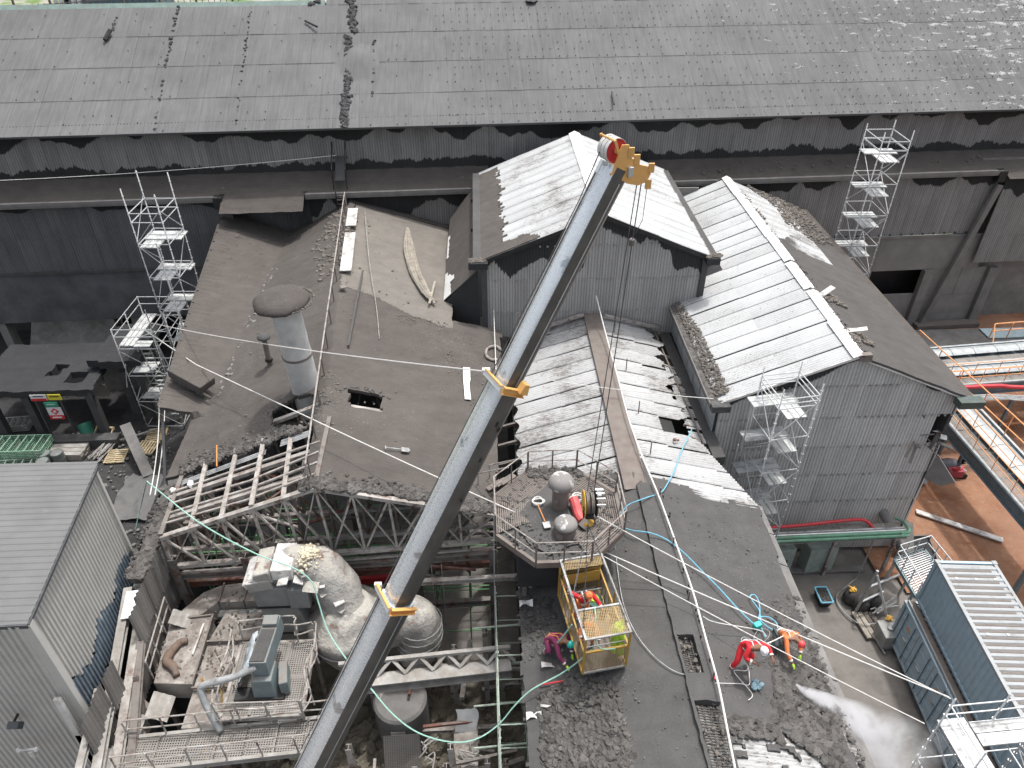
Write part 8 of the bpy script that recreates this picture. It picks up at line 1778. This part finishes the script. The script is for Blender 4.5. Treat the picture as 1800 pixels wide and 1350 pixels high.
rope('green_line', 'pale green hose sagging from the shed corner over the pit to the cage', [PZ(*p) for p in ((258, 846, 9.6), (300, 880, 10.0), (345, 915, 10.3), (400, 948, 10.4), (460, 978, 10.4), (515, 998, 10.3), (547, 1022, 9.9), (560, 1060, 9.2), (577, 1110, 8.5), (610, 1160, 8.2), (650, 1208, 8.0), (690, 1255, 7.8), (735, 1288, 7.7), (790, 1304, 7.7), (835, 1300, 7.8), (875, 1275, 8.0), (905, 1240, 8.6), (935, 1212, 9.0), (985, 1185, 9.4), (1020, 1160, 10.2), (1045, 1137, 10.9))], .025, 'rope_green', cat='hose')
rope('green_tether', 'green safety line from the cage to the teal helmeted worker', [PZ(978, 1132, 9.7), PZ(990, 1118, 10.2), PZ(1005, 1098, 10.8)], .03, 'rope_green')
rope('grey_cable', 'thin grey cable curving down the roof right of the cage', [PZ(1052, 905, 12.0)]+[onM(x, y)+V((0, 0, .03)) for x, y in ((1080, 960), (1085, 1000), (1095, 1060), (1115, 1110), (1145, 1150), (1180, 1178), (1210, 1188), (1240, 1190))], .016, 'galv_dusty', cat='cable')
rope('hose_tangle', 'pale thin hose looping around the feet of the red suited worker', [onM(x, y)+V((0, 0, .04)) for x, y in ((1240, 1178), (1232, 1190), (1240, 1200), (1262, 1202), (1300, 1203), (1316, 1205), (1317, 1190), (1314, 1170), (1312, 1180), (1290, 1180), (1300, 1195), (1318, 1215), (1322, 1225), (1315, 1232))], .012, 'rope', cat='hose')
rope('hose_tangle', 'knot of thin pale line behind the white helmet', [onM(x, y)+V((0, 0, .04+.01*(i % 3))) for i, (x, y) in enumerate(((1305, 1132), (1303, 1124), (1312, 1122), (1325, 1130), (1335, 1140), (1343, 1137), (1338, 1126), (1325, 1125), (1330, 1112), (1340, 1106), (1352, 1112), (1350, 1122), (1342, 1130)))], .014, 'galv_dusty')
rope('hall_line', 'thin pale line stretched along the hall ledge at upper left', cate(HL(-36, -.6, 14.2), HL(-9.2, .9, 14.6), .3, 20), .02, 'rope', sm=False)
rope('hanging_cord', 'pale cord hanging down the corner of the peaked building to the bent ring', [PZ(868, 545, 11.2), PZ(869, 575, 10.5), PZ(872, 650, 10.2)], .022, 'rope')
rope('corner_cord', 'pale green cord hanging from the shed corner down to the yard', [PZ(258, 846, 9.5), PZ(250, 880, 8), PZ(238, 930, 6.8)], .02, 'rope_green')
rope('drop_wire', 'thin wire hanging from the octagonal platform rim into the pit', [(.15, 17.6, 12.3), (.12, 17.3, 9.5), (.1, 17.0, 5.0)], .018, 'galv_dusty', cat='wire')

# ======================= WATER JET =======================
def mist_mat():
    m = bpy.data.materials.new('spray'); m.use_nodes = True; t = m.node_tree; t.nodes.clear()
    o = t.nodes.new('ShaderNodeOutputMaterial'); v = t.nodes.new('ShaderNodeVolumePrincipled'); g_ = t.nodes.new('ShaderNodeTexCoord'); n = t.nodes.new('ShaderNodeTexNoise'); n.inputs['Scale'].default_value = 1.3; n.inputs['Detail'].default_value = 6; n.inputs['Roughness'].default_value = .65
    sx = t.nodes.new('ShaderNodeSeparateXYZ'); t.links.new(g_.outputs['Object'], sx.inputs[0]); t.links.new(g_.outputs['Object'], n.inputs['Vector'])
    # local x runs along the jet 0..1*L ; radius grows with x
    def mt(op, a, b, cl=False):
        k = t.nodes.new('ShaderNodeMath'); k.operation = op; k.use_clamp = cl
        for i, q_ in enumerate((a, b)):
            if hasattr(q_, 'node'): t.links.new(q_, k.inputs[i])
            else: k.inputs[i].default_value = q_
        return k.outputs[0]
    r2 = mt('ADD', mt('POWER', sx.outputs[1], 2.0), mt('POWER', sx.outputs[2], 2.0)); rr = mt('POWER', r2, .5)
    R_ = mt('ADD', mt('MULTIPLY', sx.outputs[0], .30), .04); f = mt('SUBTRACT', 1.0, mt('DIVIDE', rr, R_), True)
    nn = mt('MULTIPLY', mt('SUBTRACT', n.outputs[0], .42, True), 6.0)
    fall = mt('SUBTRACT', 1.0, mt('DIVIDE', sx.outputs[0], 6.2), True)
    dn = mt('DIVIDE', mt('MULTIPLY', mt('MULTIPLY', mt('MULTIPLY', f, nn), fall), 30.0), mt('ADD', mt('MULTIPLY', sx.outputs[0], .9), .12))
    t.links.new(dn, v.inputs['Density']); v.inputs['Color'].default_value = (.99, .99, 1, 1); v.inputs['Anisotropy'].default_value = .2
    t.links.new(v.outputs[0], o.inputs['Volume']); return m
j0 = PZ(1400, 1203, 9.35); j1 = PZ(1600, 1345, 6.2)
mb = MB(); n = 20
Lj = (j1-j0).length+.6
mb.lathe([(.05, 0), (Lj*.30+.05, Lj)], (0, 0, 0), 20, Matrix(((0, 0, 1), (0, 1, 0), (-1, 0, 0))))
o = mb.build('spray_mist', mist_mat(), None, kind='stuff', label='white water mist blown from the crouching worker off the roof edge')
u = (j1-j0).normalized(); o.matrix_world = Matrix.Translation(j0) @ u.to_track_quat('X', 'Z').to_matrix().to_4x4()
